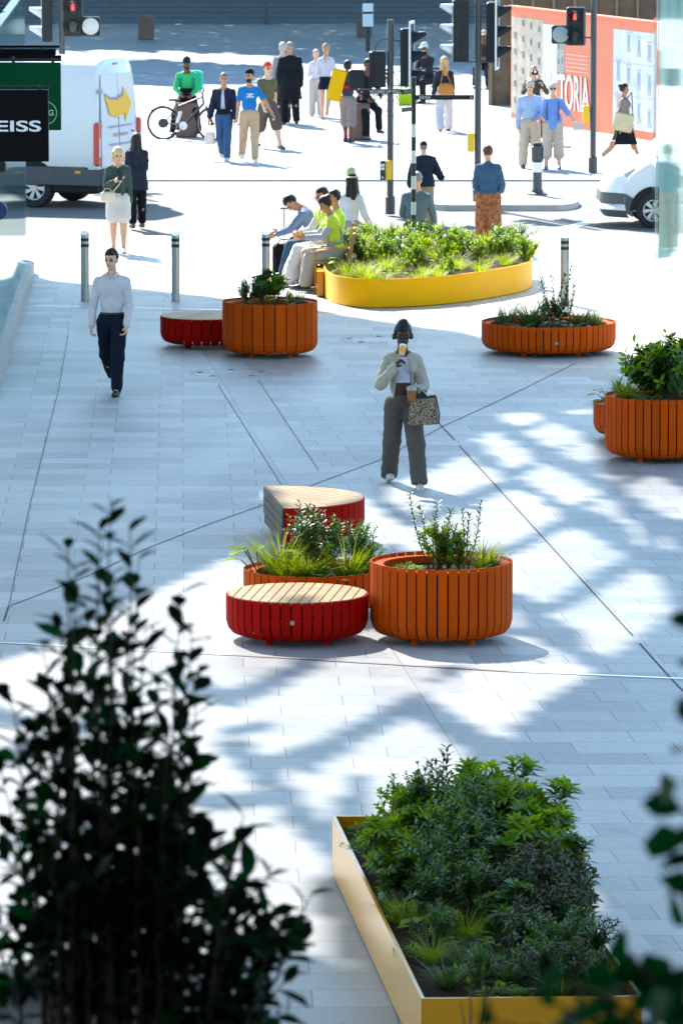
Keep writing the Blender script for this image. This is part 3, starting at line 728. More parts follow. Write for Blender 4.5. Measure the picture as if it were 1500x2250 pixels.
fs2 = []; ys = [j for j in range(ny) if gy0+j*cz < 72]; used_rows = max(ys)
for j in range(used_rows+1):
    i = 0
    while i < nx:
        if not G[i, j]:
            k = i
            while k < nx and not G[k, j]: k += 1
            fs2.append((i, k, j)); i = k
        else: i += 1
b = MB()
for i, k, j in fs2:
    x0, x1, y0, y1 = [v for v in (gx0+i*cz-SHX*HC, gx0+k*cz-SHX*HC, gy0+j*cz-SHY*HC, gy0+(j+1)*cz-SHY*HC)]
    b.add([(x0, y0, HC-.06), (x1, y0, HC-.06), (x1, y1, HC-.06), (x0, y1, HC-.06)], [(0, 1, 2, 3)])
gm = bpy.data.materials.new('sun_filter'); gm.use_nodes = True; gt = gm.node_tree; gt.nodes.clear(); go = gt.nodes.new('ShaderNodeOutputMaterial'); tb_ = gt.nodes.new('ShaderNodeBsdfTransparent'); tb_.inputs[0].default_value = (.42, .42, .425, 1); gt.links.new(tb_.outputs[0], go.inputs[0])  # added filter dims the sun passing through the canopy openings
b.build('patch_filter', gm, rc)

# ================================================================== PLANTERS AND BENCHES
ORANGE = mat('orange_powder_coat', (.52, .066, .0006), .6, 0, .09, 60, .02, .07, nlow=3, island=.12)
RED = mat('red_powder_coat', (.36, .004, .002), .6, 0, .09, 60, .02, .04, nlow=3, island=.12)
YEL = mat('yellow_powder_coat', (.64, .26, .001), .26, 0, .06, 40, .01, .45, nlow=1.2)
YEL_LIT = mat('yellow_coat_lit', (1.0, .47, .0), .45, 0, .04, 40, .01, .12, nlow=1.2)  # same yellow paint, colour raised for the better lit curved planter
INNER = mat('planter_liner', (.45, .40, .36), .7, 0, .1, 30)
SOIL = mat('bark_soil', (.045, .027, .018), .95, 0, .6, 35, 1.0, .1, nlow=9)
TIMBER = mat('pale_timber', (.46, .28, .13), .6, 0, .22, 14, .1, .25, nlow=3, island=.14)
BADGE = mat('badge_silver', (.30, .30, .30), .5, .3)
def slat_wall(b, n, rad, z0, z1, a0=0, a1=2*math.pi, gap=.015, th=.012):
    da = (a1-a0)/n; hwid = rad*math.sin(da/2)-gap/2
    prof = [(rad-.12, z0), (rad-.055, z0+.022), (rad-.018, z0+.065), (rad, z0+.13), (rad, z1)]
    for i in range(n):
        a = a0+(i+.5)*da; rd = Vector((math.cos(a), math.sin(a), 0)); tg = Vector((-math.sin(a), math.cos(a), 0)); vs = []
        for r_, z in prof:
            k = math.cos(da/2); hw2 = hwid*min(1, r_/rad)
            for o_ in (0, -th):
                for s_ in (-1, 1):
                    p = rd*((r_+o_)*k)+tg*s_*hw2; vs.append((p.x, p.y, z))
        fs = []
        for l in range(len(prof)-1):
            o_ = l*4; fs += [(o_, o_+1, o_+5, o_+4), (o_+3, o_+2, o_+6, o_+7), (o_+2, o_, o_+4, o_+6), (o_+1, o_+3, o_+7, o_+5)]
        fs += [(1, 0, 2, 3), (len(vs)-4, len(vs)-3, len(vs)-1, len(vs)-2)]
        b.add(vs, fs)
def planter(name, label, cx, cy, rad, h, m, n, group, badge=None):
    t = empty(name, (cx, cy, 0), label, 'planter', group)
    b = MB(); slat_wall(b, n, rad, .055, h); b.build('slatted_side', m, t, smooth=False)
    b = MB(); k = math.cos(math.pi/n); r = rad*k-.014
    b.lathe([(r+.002, h-.05), (r+.002, h-.03), (r-.10, h-.03), (r-.10, h-.11)], 48, m=0); b.build('inner_rim', m, t, True)
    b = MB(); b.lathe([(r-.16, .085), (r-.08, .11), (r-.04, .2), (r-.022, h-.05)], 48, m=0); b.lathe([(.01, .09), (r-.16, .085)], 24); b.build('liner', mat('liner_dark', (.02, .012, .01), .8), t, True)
    b = MB(); nn = 40; vs = [(0, 0, h-.075)]
    for ring in range(1, 6):
        for i in range(nn):
            a = 2*math.pi*i/nn; q = (r-.10)*ring/5; vs.append((q*math.cos(a), q*math.sin(a), h-.08-.02*(ring/5)+random.uniform(-.012, .012)))
    fs = [(0, 1+i, 1+(i+1) % nn) for i in range(nn)]+[(1+(l*nn)+i, 1+(l+1)*nn+i, 1+(l+1)*nn+(i+1) % nn, 1+l*nn+(i+1) % nn) for l in range(4) for i in range(nn)]
    b.add(vs, fs); b.build('soil', SOIL, t, True)
    feet(t, rad, m)
    if badge is not None: badge_at(t, rad, .5*h, badge)
    return t
def feet(t, rad, m, half=False):
    for a in ((-2.2, -.9, .6, 2.3) if not half else (-1.1, .1, 1.2)):
        b = MB(); b.tube([(rad*.66*math.cos(a), rad*.66*math.sin(a), 0), (rad*.66*math.cos(a), rad*.66*math.sin(a), .10)], .032, 12); b.build('foot', m, t, True)
def badge_at(t, rad, z, a):
    b = MB(); p = Vector((math.cos(a)*(rad+.002), math.sin(a)*(rad+.002), z)); b.box(p, (.036, .006, .036), rz=a+math.pi/2); o = b.build('badge', BADGE, t)
def bench_top(t, rad, h, n, ang, half=False, cutx=0):
    """parallel timber boards clipped to the round outline"""
    b = MB(); w_ = 2*rad/n; g = .012; ca, sa = math.cos(ang), math.sin(ang)
    for i in range(n):
        u0, u1 = -rad+i*w_+g/2, -rad+(i+1)*w_-g/2
        us = np.linspace(u0, u1, 5); up = []; dn = []
        for u in us:
            L_ = math.sqrt(max(0, rad*rad-u*u)); lo, hi = -L_, L_
            if half:       # keep local x >= cutx ; point = u*(ca,sa)+v*(-sa,ca)
                if abs(sa) > 1e-6:
                    vlim = (cutx-u*ca)/(-sa)
                    if sa < 0: lo = max(lo, vlim)
                    else: hi = min(hi, vlim)
                elif u*ca < cutx: continue
            if hi-lo < .02: continue
            up.append((u*ca-hi*sa, u*sa+hi*ca)); dn.append((u*ca-lo*sa, u*sa+lo*ca))
        if len(up) < 2: continue
        b.prism(dn+up[::-1], h-.03, h)
    return b.build('timber_top', TIMBER, t)
def bench(name, label, cx, cy, rad, h, n, group, ang=.3, badge=None):
    t = empty(name, (cx, cy, 0), label, 'bench', group)
    b = MB(); slat_wall(b, n, rad, .055, h-.008); b.build('slatted_side', RED, t)
    b = MB(); b.lathe([(rad-.05, h-.07), (rad-.05, h-.034), (.02, h-.034)], 40); b.lathe([(.02, .1), (rad-.16, .1), (rad-.16, .13)], 40); b.build('frame', RED, t)
    bench_top(t, rad-.015, h, 14, ang); feet(t, rad, RED)
    if badge is not None: badge_at(t, rad, .24, badge)
    return t
def ctr(pxl, pxr, prim, z, rad):
    """centre from the rim's centre pixel"""
    return at((pxl+pxr)/2, prim, z)
GP = 'round slatted orange planters and red benches standing on the plaza'
cT = ctr(812, 1127, 1231, .71, .635); planter('round_planter', 'tall bright orange slatted planter beside the red oval bench, centre of the plaza', cT.x, cT.y, .635, .71, ORANGE, 42, 'slatted orange planters')
cB = ctr(495, 810, 1302, .42, .635); bench('round_bench', 'low round red slatted bench with a pale timber top and silver badge', cB.x, cB.y, .635, .42, 42, 'red benches with timber tops', ang=-.12, badge=-1.63)
cL = at(686, 1249, .42); planter('round_planter', 'low orange planter full of grasses behind the round red bench', cL.x, cL.y+.05, .635, .42, ORANGE, 42, 'slatted orange planters')
cM = ctr(487, 699, 660, .73, .635); planter('round_planter', 'tall orange slatted planter near the seated people, overlapping a red bench', cM.x, cM.y, .635, .73, ORANGE, 26, 'slatted orange planters')
cR = at(455, 692, .42); bench('round_bench', 'low round red bench partly behind the tall orange planter near the steel bollards', cR.x, cR.y, .635, .42, 30, 'red benches with timber tops', ang=-.35)
cW = ctr(1057, 1353, 705, .42, .9); planter('round_planter', 'wide low orange slatted planter with a silver badge, in front of the lone right bollard', cW.x, cW.y, .9, .42, ORANGE, 56, 'slatted orange planters', badge=-1.49)
cE = at(1452, 866, .73); planter('round_planter', 'tall orange slatted planter cut off by the right edge of the photo', cE.x, cE.y, .635, .73, ORANGE, 42, 'slatted orange planters')
cS = at(1423, 884, .42); planter('round_planter', 'small low orange planter mostly hidden behind the tall one at the right edge', cS.x, cS.y, .635, .42, ORANGE, 42, 'slatted orange planters')
# half round bench
A0 = at(625, 1117, .44); A1 = at(583, 1067, .44); mid = (A0+A1)/2; rad = (A1-A0).length/2; dirv = (A1-A0).normalized()
ang = math.atan2(dirv.y, dirv.x)-math.pi/2
t = empty('half_round_bench', (mid.x, mid.y, 0), 'half round red bench with timber boards on top and down its flat side', 'bench', 'red benches with timber tops', ang)
b = MB(); slat_wall(b, 26, rad, .08, .435, -math.pi/2, math.pi/2); b.build('slatted_side', RED, t)
bench_top(t, rad-.012, .44, 15, .52, True, .0)
b = MB()
for k in range(4):
    z0_, z1_ = .075+.091*k, .075+.091*k+.083; y_ = rad-.02 if k else rad-.1
    b.box((-.012, 0, (z0_+z1_)/2), (.022, 2*y_, z1_-z0_))
b.build('timber_side', mat('grey_timber', (.085, .055, .037), .7, 0, .2, 14, .1, nlow=3), t); feet(t, rad, RED, True)
b = MB(); b.prism([(rad*.8*math.cos(a), rad*.8*math.sin(a)) for a in np.linspace(-1.5, 1.5, 20)], .09, .12); b.build('frame', RED, t)

# yellow box planter (front right)
hz = .42; C = [at(730, 1793, hz), at(925, 2195, hz), at(1410, 2190, hz), at(1150, 1793, hz)]
t = empty('box_planter', (C[0].x, C[0].y, 0), 'long yellow steel box planter with straight sides full of dark shrubs', 'planter')
P2 = [(p.x-C[0].x, p.y-C[0].y) for p in C]
def inset(P, d):
    out = []; n = len(P)
    for i in range(n):
        a, q, c = Vector(P[i-1]), Vector(P[i]), Vector(P[(i+1) % n]); e1 = (q-a).normalized(); e2 = (c-q).normalized()
        n1 = Vector((-e1.y, e1.x)); n2 = Vector((-e2.y, e2.x)); bis = (n1+n2).normalized(); k = d/max(.2, bis.dot(n1)); out.append(tuple(q+bis*k))
    return out
I2 = inset(P2, .022)
b = MB()
for i in range(4):
    j = (i+1) % 4; a, c, c2, a2 = P2[i], P2[j], I2[j], I2[i]
    b.add([(a[0], a[1], .012), (c[0], c[1], .012), (c[0], c[1], hz), (a[0], a[1], hz), (a2[0], a2[1], .012), (c2[0], c2[1], .012), (c2[0], c2[1], hz), (a2[0], a2[1], hz)],
          [(0, 1, 2, 3), (5, 4, 7, 6), (3, 2, 6, 7)])
b.build('steel_side', YEL, t)
def bumpy(b, poly, z, n=26, amp=.02):
    """soil surface filling a convex-ish polygon"""
    cx = sum(p[0] for p in poly)/len(poly); cy = sum(p[1] for p in poly)/len(poly); m_ = len(poly); vs = [(cx, cy, z)]; R_ = 7
    for r_ in range(1, R_+1):
        for p in poly: vs.append((cx+(p[0]-cx)*r_/R_, cy+(p[1]-cy)*r_/R_, z+(random.uniform(-amp, amp) if r_ < R_ else -.01)))
    fs = [(0, 1+i, 1+(i+1) % m_) for i in range(m_)]+[(1+l*m_+i, 1+(l+1)*m_+i, 1+(l+1)*m_+(i+1) % m_, 1+l*m_+(i+1) % m_) for l in range(R_-1) for i in range(m_)]
    b.add(vs, fs)
def dens(P, k):
    out = []
    for i in range(len(P)):
        a, c = P[i], P[(i+1) % len(P)]
        for s_ in range(k): out.append((a[0]+(c[0]-a[0])*s_/k, a[1]+(c[1]-a[1])*s_/k))
    return out
b = MB(); bumpy(b, dens(I2, 12), hz-.07); b.build('soil', SOIL, t, True); BOX = t; BOXP = [(x+C[0].x, y+C[0].y) for x, y in I2]

# yellow curved planter
hy_ = .42
outline_px = [(712, 650), (740, 668), (800, 676), (880, 675), (960, 670), (1040, 661), (1110, 649), (1150, 640), (1169, 628), (1160, 612), (1110, 600), (1030, 592), (930, 588), (830, 590), (760, 600), (722, 620)]
Q = [at(x, y) for x, y in outline_px]
def catmull(P, k, closed=True):
    out = []; n = len(P)
    for i in range(n):
        p0, p1, p2, p3 = P[i-1], P[i], P[(i+1) % n], P[(i+2) % n]
        for s_ in range(k):
            t_ = s_/k; out.append(.5*((2*p1)+(p2-p0)*t_+(2*p0-5*p1+4*p2-p3)*t_*t_+(3*p1-p0-3*p2+p3)*t_**3))
    return out
Qc = catmull([Vector((q.x, q.y)) for q in Q], 6); o0 = sum((Vector(q) for q in Qc), Vector((0, 0)))/len(Qc)
t = empty('curved_planter', (o0.x, o0.y, 0), 'large curved bright yellow planter of leafy plants around the black and white signpost', 'planter')
po = [(q.x-o0.x, q.y-o0.y) for q in Qc]; pi_ = inset(po, .02); n = len(po); b = MB()
vs = [(p[0], p[1], .01) for p in po]+[(p[0], p[1], hy_) for p in po]+[(p[0], p[1], hy_) for p in pi_]+[(p[0], p[1], .2) for p in pi_]
b.add(vs, [(l*n+i, l*n+(i+1) % n, (l+1)*n+(i+1) % n, (l+1)*n+i) for l in range(3) for i in range(n)])
b.build('steel_side', YEL_LIT, t, True); b = MB(); bumpy(b, pi_, hy_-.06, amp=.03); b.build('soil', SOIL, t, True)
CURV = [(x+o0.x, y+o0.y) for x, y in pi_]
b = MB(); qq = at(700, 652); b.box((qq.x-o0.x+.02, qq.y-o0.y+.5, .2), (.10, 1.1, .36)); b.build('end_step', YEL, t)

# bench at its left end (people face left)
bx = at(735, 640); 
t = empty('timber_bench', (bx.x, bx.y+.1, 0), 'timber bench with yellow steel arms at the end of the curved yellow planter', 'bench')
b = MB()
for k in range(4): b.bbox((-.26+.115*k, .75, .45), (.10, 2.1, .035), .006)
b.build('seat', TIMBER, t)
b = MB()
for k in range(3): b.bbox((.225+.035*k, .75, .56+.11*k), (.03, 2.1, .09), .006)
b.build('backrest', TIMBER, t)
for y_ in (-.28, .75, 1.78):
    b = MB(); b.bbox((.23, y_, .58), (.055, .06, .62), .006, M=Matrix.Rotation(R(12), 3, 'Y')); b.build('back_post', TIMBER, t)
for y_ in (-.26, 1.76):
    b = MB(); b.box((-.05, y_, .66), (.5, .05, .012)); b.box((-.29, y_, .56), (.012, .05, .2)); b.box((-.29, y_, .22), (.03, .05, .42)); b.box((-.22, y_, .44), (.14, .07, .03)); b.build('arm', YEL, t)
for y_ in (.1, 1.4):
    b = MB(); b.box((-.05, y_, .215), (.36, .05, .43)); b.build('leg', YEL, t)

# ================================================================== STREET FURNITURE
STEEL = mat('brushed_steel', (.46, .46, .45), .3, .85, .08, 60, .03); BLK = mat('black_band', (.02, .02, .022), .5)
first = None
for px, py, top, lab in ((187, 661, 507, 'leftmost steel bollard, beside the glass shopfront'), (386, 662, 509, 'steel bollard second from the left, behind the low red bench'),
                         (584, 660, 511, 'steel bollard half hidden behind the orange planter near the black suitcase'), (1240, 668, 526, 'lone steel bollard behind the wide low orange planter at right')):
    g = at(px, py)
    if first is None:
        first = empty('steel_bollard', (g.x, g.y, 0), lab, 'bollard', 'brushed steel bollards with two black bands')
        r = .062; b = MB(); n = 24; vs = [(r*math.cos(2*math.pi*i/n), r*math.sin(2*math.pi*i/n), 0) for i in range(n)]+[(r*math.cos(2*math.pi*i/n), r*math.sin(2*math.pi*i/n), 1.0+.028*math.sin(2*math.pi*i/n)) for i in range(n)]
        b.add(vs, [(i, (i+1) % n, n+(i+1) % n, n+i) for i in range(n)]); b.build('post', STEEL, first, True)
        b = MB(); b.add([(r*math.cos(2*math.pi*i/n), r*math.sin(2*math.pi*i/n), 1.001+.028*math.sin(2*math.pi*i/n)) for i in range(n)], [tuple(range(n))]); b.build('slanted_cap', mat('cap_steel', (.75, .77, .8), .25, .6), first)
        for z in (.80, .885):
            b = MB(); b.lathe([(r+.002, z), (r+.003, z+.045)], 24); b.build('band', BLK, first, True)
    else:
        c = copy_tree(first); c.location = (g.x, g.y, 0); c['label'] = lab
DKP = mat('dark_grey_paint', (.055, .06, .065), .4, 0, .08, 20); SIGB = mat('signal_black', (.018, .022, .024), .5, spec=.25)
WHT = mat('white_plastic', (.75, .77, .78), .4); HYEL = mat('call_box_yellow', (.82, .52, .01), .45)
def lens(b, c, r, m=0, n=20, M=None):
    vs = [Vector((r*math.cos(2*math.pi*i/n), 0, r*math.sin(2*math.pi*i/n))) for i in range(n)]; vs = [M @ v+Vector(c) for v in vs]; b.add(vs, [tuple(range(n))], m)
def signal_head(par, loc, rz, n=3, size=.3, red=False, board=False, hoodcol=None, boardcol=None):
    """faces local -Y, then turned by rz about z"""
    M = Matrix.Rotation(rz, 3, 'Z'); T = lambda x, y, z: Vector(loc)+M @ Vector((x, y, z))
    b = MB(); b.bbox(T(0, .09, 0), (size*.95, .2, size*n), .02, rz=rz); h = b.build('signal_head', SIGB, par)
    if board:
        b = MB(); b.bbox(T(0, .012, 0), (size*1.5, .012, size*n+.2), .004, rz=rz); b.build('backing_board', SIGB, h)
        b = MB()
        for sx in (-1, 1): b.box(T(sx*size*.75, .008, 0), (.045, .03, size*n+.24), rz=rz)
        for sz in (-1, 1): b.box(T(0, .008, sz*(size*n/2+.1)), (size*1.5+.04, .03, .045), rz=rz)
        b.build('white_border', WHT, h)
    for k in range(n):
        z = size*(n/2-.5-k); on = red and k == 0
        b = MB(); q = [T(.1*math.cos(2*math.pi*i/20), -.012, z+.1*math.sin(2*math.pi*i/20)) for i in range(20)]; b.add(q, [tuple(range(20))])
        b.build('lens', mat('lens_dark', (.03, .045, .045), .25), h)
        if on:
            b = MB(); b.bbox(T(0, -.02, z-.01), (.05, .008, .085), .003, rz=rz); b.sphere(T(0, -.02, z+.055), .018, 8)
            b.build('red_figure', mat('red_light', (1, .03, .03), .4, emit=1.6), h)
        # hood: half tube sloping
        vs = []; kk = 14; rr = .118
        for yy, a0 in ((-.01, -2.6), (-.24, -1.15)):
            for o_ in (0, .006):
                for i in range(kk+1):
                    a = math.pi/2+a0*(1-2*i/kk)*(1 if yy > -.1 else 1); vs.append(T((rr-o_)*math.cos(a), yy, z+(rr-o_)*math.sin(a)))
        m_ = kk+1; fs = []
        for i in range(kk): fs += [(i, i+1, 2*m_+i+1, 2*m_+i), (m_+i+1, m_+i, 3*m_+i, 3*m_+i+1), (2*m_+i, 2*m_+i+1, 3*m_+i+1, 3*m_+i)]
        b = MB(); b.add(vs, fs); b.build('hood', hoodcol or SIGB, h, True)
    return h
def round_lamp(par, loc, rz=0, r=.16, glass=None):
    M = Matrix.Rotation(rz, 3, 'Z'); T = lambda x, y, z: Vector(loc)+M @ Vector((x, y, z))
    b = MB(); b.bbox(T(0, .07, 0), (.36, .16, .36), .02, rz=rz); h = b.build('signal_lamp', SIGB, par)
    b = MB(); vs = []
    for rr, yy in ((r, -.012), (r*.7, -.035), (r*.3, -.05)): vs += [T(rr*math.cos(2*math.pi*i/24), yy, rr*math.sin(2*math.pi*i/24)) for i in range(24)]
    b.add(vs, [(l*24+i, l*24+(i+1) % 24, l*24+24+(i+1) % 24, l*24+24+i) for l in range(2) for i in range(24)]+[tuple(range(48, 72))]); b.build('lens', glass or mat('pale_lens', (.62, .63, .60), .3), h, True)
def callbox(par, x, y, z, rz=0, front=True):
    b = MB(); b.bbox((x, y, z), (.12, .17, .34), .012, rz=rz); h = b.build('call_box', HYEL, par)
    if front:
        b = MB(); b.bbox((x-.10, y-.02, z), (.10, .17, .34), .012, rz=rz); k = b.build('button_panel', mat('button_panel', (.03, .032, .03), .5), h)
        b = MB()
        for i, q in enumerate((.09, .03)): b.box((x-.105, y-.108, z+q), (.07, .005, .045))
        b.box((x-.105, y-.108, z-.125), (.03, .005, .03)); b.build('notice', WHT, k)
def pole(name, label, px, py, top, rad=.056, group='traffic light poles'):
    g = at(px, py); t = empty(name, (g.x, g.y, 0), label, 'traffic light', group)
    b = MB(); b.tube([(0, 0, 0), (0, 0, top)], rad, 16); b.lathe([(rad*1.5, 0), (rad*1.5, .3), (rad, .33)], 16); b.build('pole', DKP, t, True); return t, g
# B: middle pole with call box
t, g = pole('traffic_light', 'short traffic light pole with a button box, just behind the yellow planter', 857, 470, 3.42)
Y = g.y
def loc(px, py, dy=0):
    p = atY(px, py, Y+dy); return Vector((p.x-g.x, p.y-g.y, p.z))
b = MB(); p = loc(930, 115, .0)
signal_head(t, loc(905, 125), math.pi/2-.15, 3, .34, board=True)
b = MB(); p = loc(829, 150); b.bbox(p, (.29, .2, .62), .02); b.bbox((p[0]-.1, p[1]-.02, p[2]-.01), (.03, .22, .6), .008); b.build('signal_back', SIGB, t)
b = MB(); p = loc(783, 172); b.bbox(p, (.28, .2, .32), .02); b.build('signal_back', SIGB, t)
b = MB(); q = loc(855, 85); p = loc(820, 128); b.tube([q, q+Vector((-.14, -.05, -.0)), q+Vector((-.24, -.05, -.12)), p], .016, 8); q2 = loc(895, 92); b.tube([q, q2], .016, 8); b.tube([loc(890, 66), loc(875, 66)], .012, 6); b.build('bracket', DKP, t, True)
p = loc(853, 372); callbox(t, p.x+.0, p.y-.08, p.z)
# C: tall pole in the middle with back view and side view heads
t, g = pole('traffic_light', 'tall traffic light pole behind the denim jacket, one signal edge on', 1049, 452, 4.6, .06)
Y = g.y
b = MB(); p = loc(1010, 62); 
h = signal_head(t, loc(997, 66), -math.pi/2+.2, 3, .36, hoodcol=WHT)  # hoods coloured white for the light caught inside them
b = MB(); p = loc(1012, 66); b.bbox((p[0], p[1]-.06, p[2]), (.28, .2, 1.12), .015); b.build('signal_back', SIGB, t)
signal_head(t, loc(1093, 70), math.pi/2-.12, 3, .36, board=True)
b = MB()
for yy in (12, 35, 135): b.tube([loc(1020, yy), loc(1085, yy)], .014, 6)
b.build('bracket', DKP, t, True); p = loc(1034, 312); callbox(t, p.x, p.y, p.z, front=False)
# D: right pole
t, g = pole('traffic_light', 'tall dark pole in front of the orange hoarding, its signal showing a red figure', 1302, 379, 4.6, .058)
Y = g.y
signal_head(t, loc(1263, 57), -.25, 2, .37, red=True); round_lamp(t, loc(1231, 75), -.25, glass=mat('green_grey_lens', (.28, .33, .31), .3))
b = MB(); b.tube([loc(1265, 22), loc(1298, 20)], .016, 6); b.tube([loc(1270, 80), loc(1298, 82)], .016, 6); b.build('bracket', DKP, t, True)
p = loc(1289, 250); callbox(t, p.x-.02, p.y, p.z, front=False)
# A: far left pole
t, g = pole('traffic_light', 'traffic light above the van, red figure beside a round white lamp', 138, 395, 4.6, .062)
Y = g.y
signal_head(t, loc(160, 36), 0, 2, .37, red=True); round_lamp(t, loc(199, 57))
h = signal_head(t, loc(92, 28), -math.pi/2+.1, 3, .36, hoodcol=WHT)  # white colour here too stands for light inside the hoods
b = MB(); b.tube([loc(138, 10), loc(100, 10)], .016, 6); b.tube([loc(138, 70), loc(175, 70)], .016, 6); b.build('bracket', DKP, t, True)
# post with two white notices
g = at(808, 112); t = empty('sign_post', (g.x, g.y, 0), 'brown post with two white notices far back on the shaded paving', 'sign post')
b = MB(); b.tube([(0, 0, 0), (0, 0, 1.95)], .065, 10); b.build('pole', mat('brown_post', (.05, .035, .035), .6), t, True)
for py, hh in ((18, .3), (41, .42)):
    p = atY(808, py, g.y-.09); b = MB(); b.bbox((p.x-g.x, -.09, p.z), (.3, .03, hh), .006); b.build('notice', WHT, t)
g = at(585, 52); t = empty('thin_post', (g.x, g.y, 0), 'thin dark handrail post standing by the far stone steps', 'post'); b = MB(); b.tube([(0, 0, 0), (0, 0, 1.6)], .05, 8); b.lathe([(.09, 0), (.09, .04)], 8); b.build('post', DKP, t, True)
# reddish stone blocks
STONE = mat('red_granite', (.17, .10, .085), .8, 0, .25, 14, .3)
fb = None
for px, py, lab, k in ((321, 86, 'reddish stone block alone on the shaded paving near the far steps', 1.0), (800, 80, 'reddish stone block behind the white notice post', 1.0),
                    (410, 300, 'stone block on which the delivery rider sits', 1.05), (789, 306, 'stone block beside the person with red socks', 1.12)):
    g = at(px, py)
    if fb is None:
        fb = empty('stone_block', (g.x, g.y, 0), lab, 'stone block', 'reddish granite seating blocks')
        b = MB(); b.bbox((0, 0, .35), (.46, .46, .70), .03); b.build('block', STONE, fb)
    else:
        c = copy_tree(fb); c.location = (g.x, g.y, 0); c.scale = (1, 1, k); c['label'] = lab
# fingerpost
g = at(908, 602); t = empty('fingerpost', (g.x, g.y, 0), 'black and white striped pedestrian fingerpost rising from the yellow planter', 'signpost'); Y = g.y
b = MB(); zt = zat(168, Y); zs = [zat(y, Y) for y in (168, 272, 300, 330, 358, 386, 415, 443, 471, 500, 530, 560, 602)]
for i in range(12): b.tube([(0, 0, zs[i]), (0, 0, zs[i+1])], .036, 12, m=(i % 2), cap=False)
b.disc((0, 0, zt), .036, 12); b.build('pole', [mat('post_black', (.012, .012, .014), .4), mat('post_white', (.72, .74, .72), .5)], t, True)
AB = mat('sign_arm_black', (.010, .010, .012), .4); AW = mat('sign_lettering', (.8, .8, .8), .5)
zL = zat(200, Y); zR = zat(213, Y); s1 = Y/F
def arm(x0, x1, z, th=.075, rz=0, words='', size=.062, arrow=None):
    cx = (x0+x1)/2; M = Matrix.Rotation(rz, 3, 'Z'); b = MB(); p = M @ Vector((cx, 0, 0)); b.bbox((p.x, p.y, z), (abs(x1-x0), .03, th), .004, rz=rz); a = b.build('sign_arm', AB, t)
    def pl(x): q = M @ Vector((x, -.018, 0)); return Vector((q.x, q.y, z-size*.36))
    if words: text('lettering', words, size, AW, facing(pl(words and (x0+.05 if x0 > 0 else x0+.17)), rz), a, bold=.0006, sx=.98)
    if arrow: text('arrow_mark', arrow, size*.9, AW, facing(pl(x1-.06 if arrow == '>' else x0+.03), rz), a, bold=.001)
    return a
arm(-.85, -.036, zL, words='HOUSES OF PARLIAMENT', size=.064, arrow='<'); arm(.036, .93, zR, words='NOVA', size=.062, arrow='>')
arm(-.36, -.05, zat(203, Y)+.03, rz=1.05, th=.08); arm(-.36, -.05, zat(238, Y), rz=1.05, th=.07)
# traffic bollard on the island
g = at(1180, 438); t = empty('traffic_bollard', (g.x, g.y, .084), 'dark plastic traffic bollard with a white band and blue roundel on the island kerb', 'bollard')
b = MB(); b.lathe([(.19, 0), (.19, .03), (.12, .05), (.10, .09), (.085, .12), (.085, .42)], 20); b.build('base', DKP, t, True)
b = MB(); b.lathe([(.088, .42), (.088, .60)], 20); b.build('white_band', WHT, t, True)
b = MB(); b.bbox((0, 0, .76), (.21, .13, .34), .04); b.lathe([(.10, .92), (.07, .955), (.0, .965)], 16, sy=.6); b.build('head', DKP, t, True)
b = MB(); q = [Vector((.112, .055*math.cos(2*math.pi*i/18), .76+.13*math.sin(2*math.pi*i/18))) for i in range(18)]; b.add(q, [tuple(range(18))]); b.build('roundel', mat('roundel_blue', (.05, .22, .62), .35), t)

# ================================================================== HOARDING
h0 = at(1121, 258); h1 = at(1447, 312); hd = (h1-h0); hl = hd.length; ha = math.atan2(hd.y, hd.x); hh = 2.5
h1 = h0+hd*1.35; hl *= 1.35
t = empty('hoarding', (h0.x, h0.y, 0), 'orange site hoarding with large building pictures and the word VICTORIA', 'hoarding', rz=ha)
OR2 = mat('hoarding_orange', (.80, .22, .12), .6, 0, .05, 8, 0, .3)
b = MB(); b.box((hl/2, .05, hh/2), (hl, .08, hh)); b.build('panel', OR2, t)
b = MB()
for k in range(7): b.box((k*hl/6, .13, hh/2-.1), (.09, .08, hh-.2))
b.build('back_post', mat('raw_timber', (.30, .2, .12), .8, 0, .2, 20), t)
b = MB(); b.box((hl/2, -.0, hh+.02), (hl, .16, .04)); b.build('top_rail', OR2, t)
def facade_pic(x0, x1, z0, z1, base, dark, nx_, nz_, name, tilt=0):
    f = MB(); f.box(((x0+x1)/2, .006, (z0+z1)/2), (x1-x0, .012, z1-z0)); 
    w_ = (x1-x0)/nx_; h_ = (z1-z0)/nz_
    for i in range(nx_):
        for j in range(nz_):
            xc = x0+(i+.5)*w_; zc = z0+(j+.5)*h_+tilt*(i-nx_/2)*w_
            if zc+h_*.3 > z1 or zc-h_*.3 < z0: continue
            f.box((xc, -.004, zc), (w_*random.uniform(.2, .3), .006, h_*random.uniform(.42, .6)), m=1); f.box((xc, -.006, zc-h_*.2), (w_*.34, .006, h_*.14), m=2)
            f.box((xc, -.003, zc+h_*.33), (w_*.5, .005, h_*.05), m=2)
    for j in range(1, nz_): f.box(((x0+x1)/2, -.002, z0+j*h_), (x1-x0, .004, .02), m=2)
    f.build(name, [base, dark, mat('picture_mid', (.5, .47, .44), .7)], t)
kk_ = h0.x/h0.y/(1121-750)
def hs(px): k_ = (px-750)*kk_; u = hd.normalized(); return (k_*h0.y-h0.x)/(u.x-k_*u.y)
def hz_(py, px): s_ = hs(px); return zat(py, (h0+hd.normalized()*s_).y)
facade_pic(.06, hs(1192), .12, hz_(38, 1150), mat('picture_sepia', (.60, .48, .36), .7, 0, .3, 5), mat('picture_brown', (.25, .18, .14), .7), 4, 6, 'street_picture', -.1)
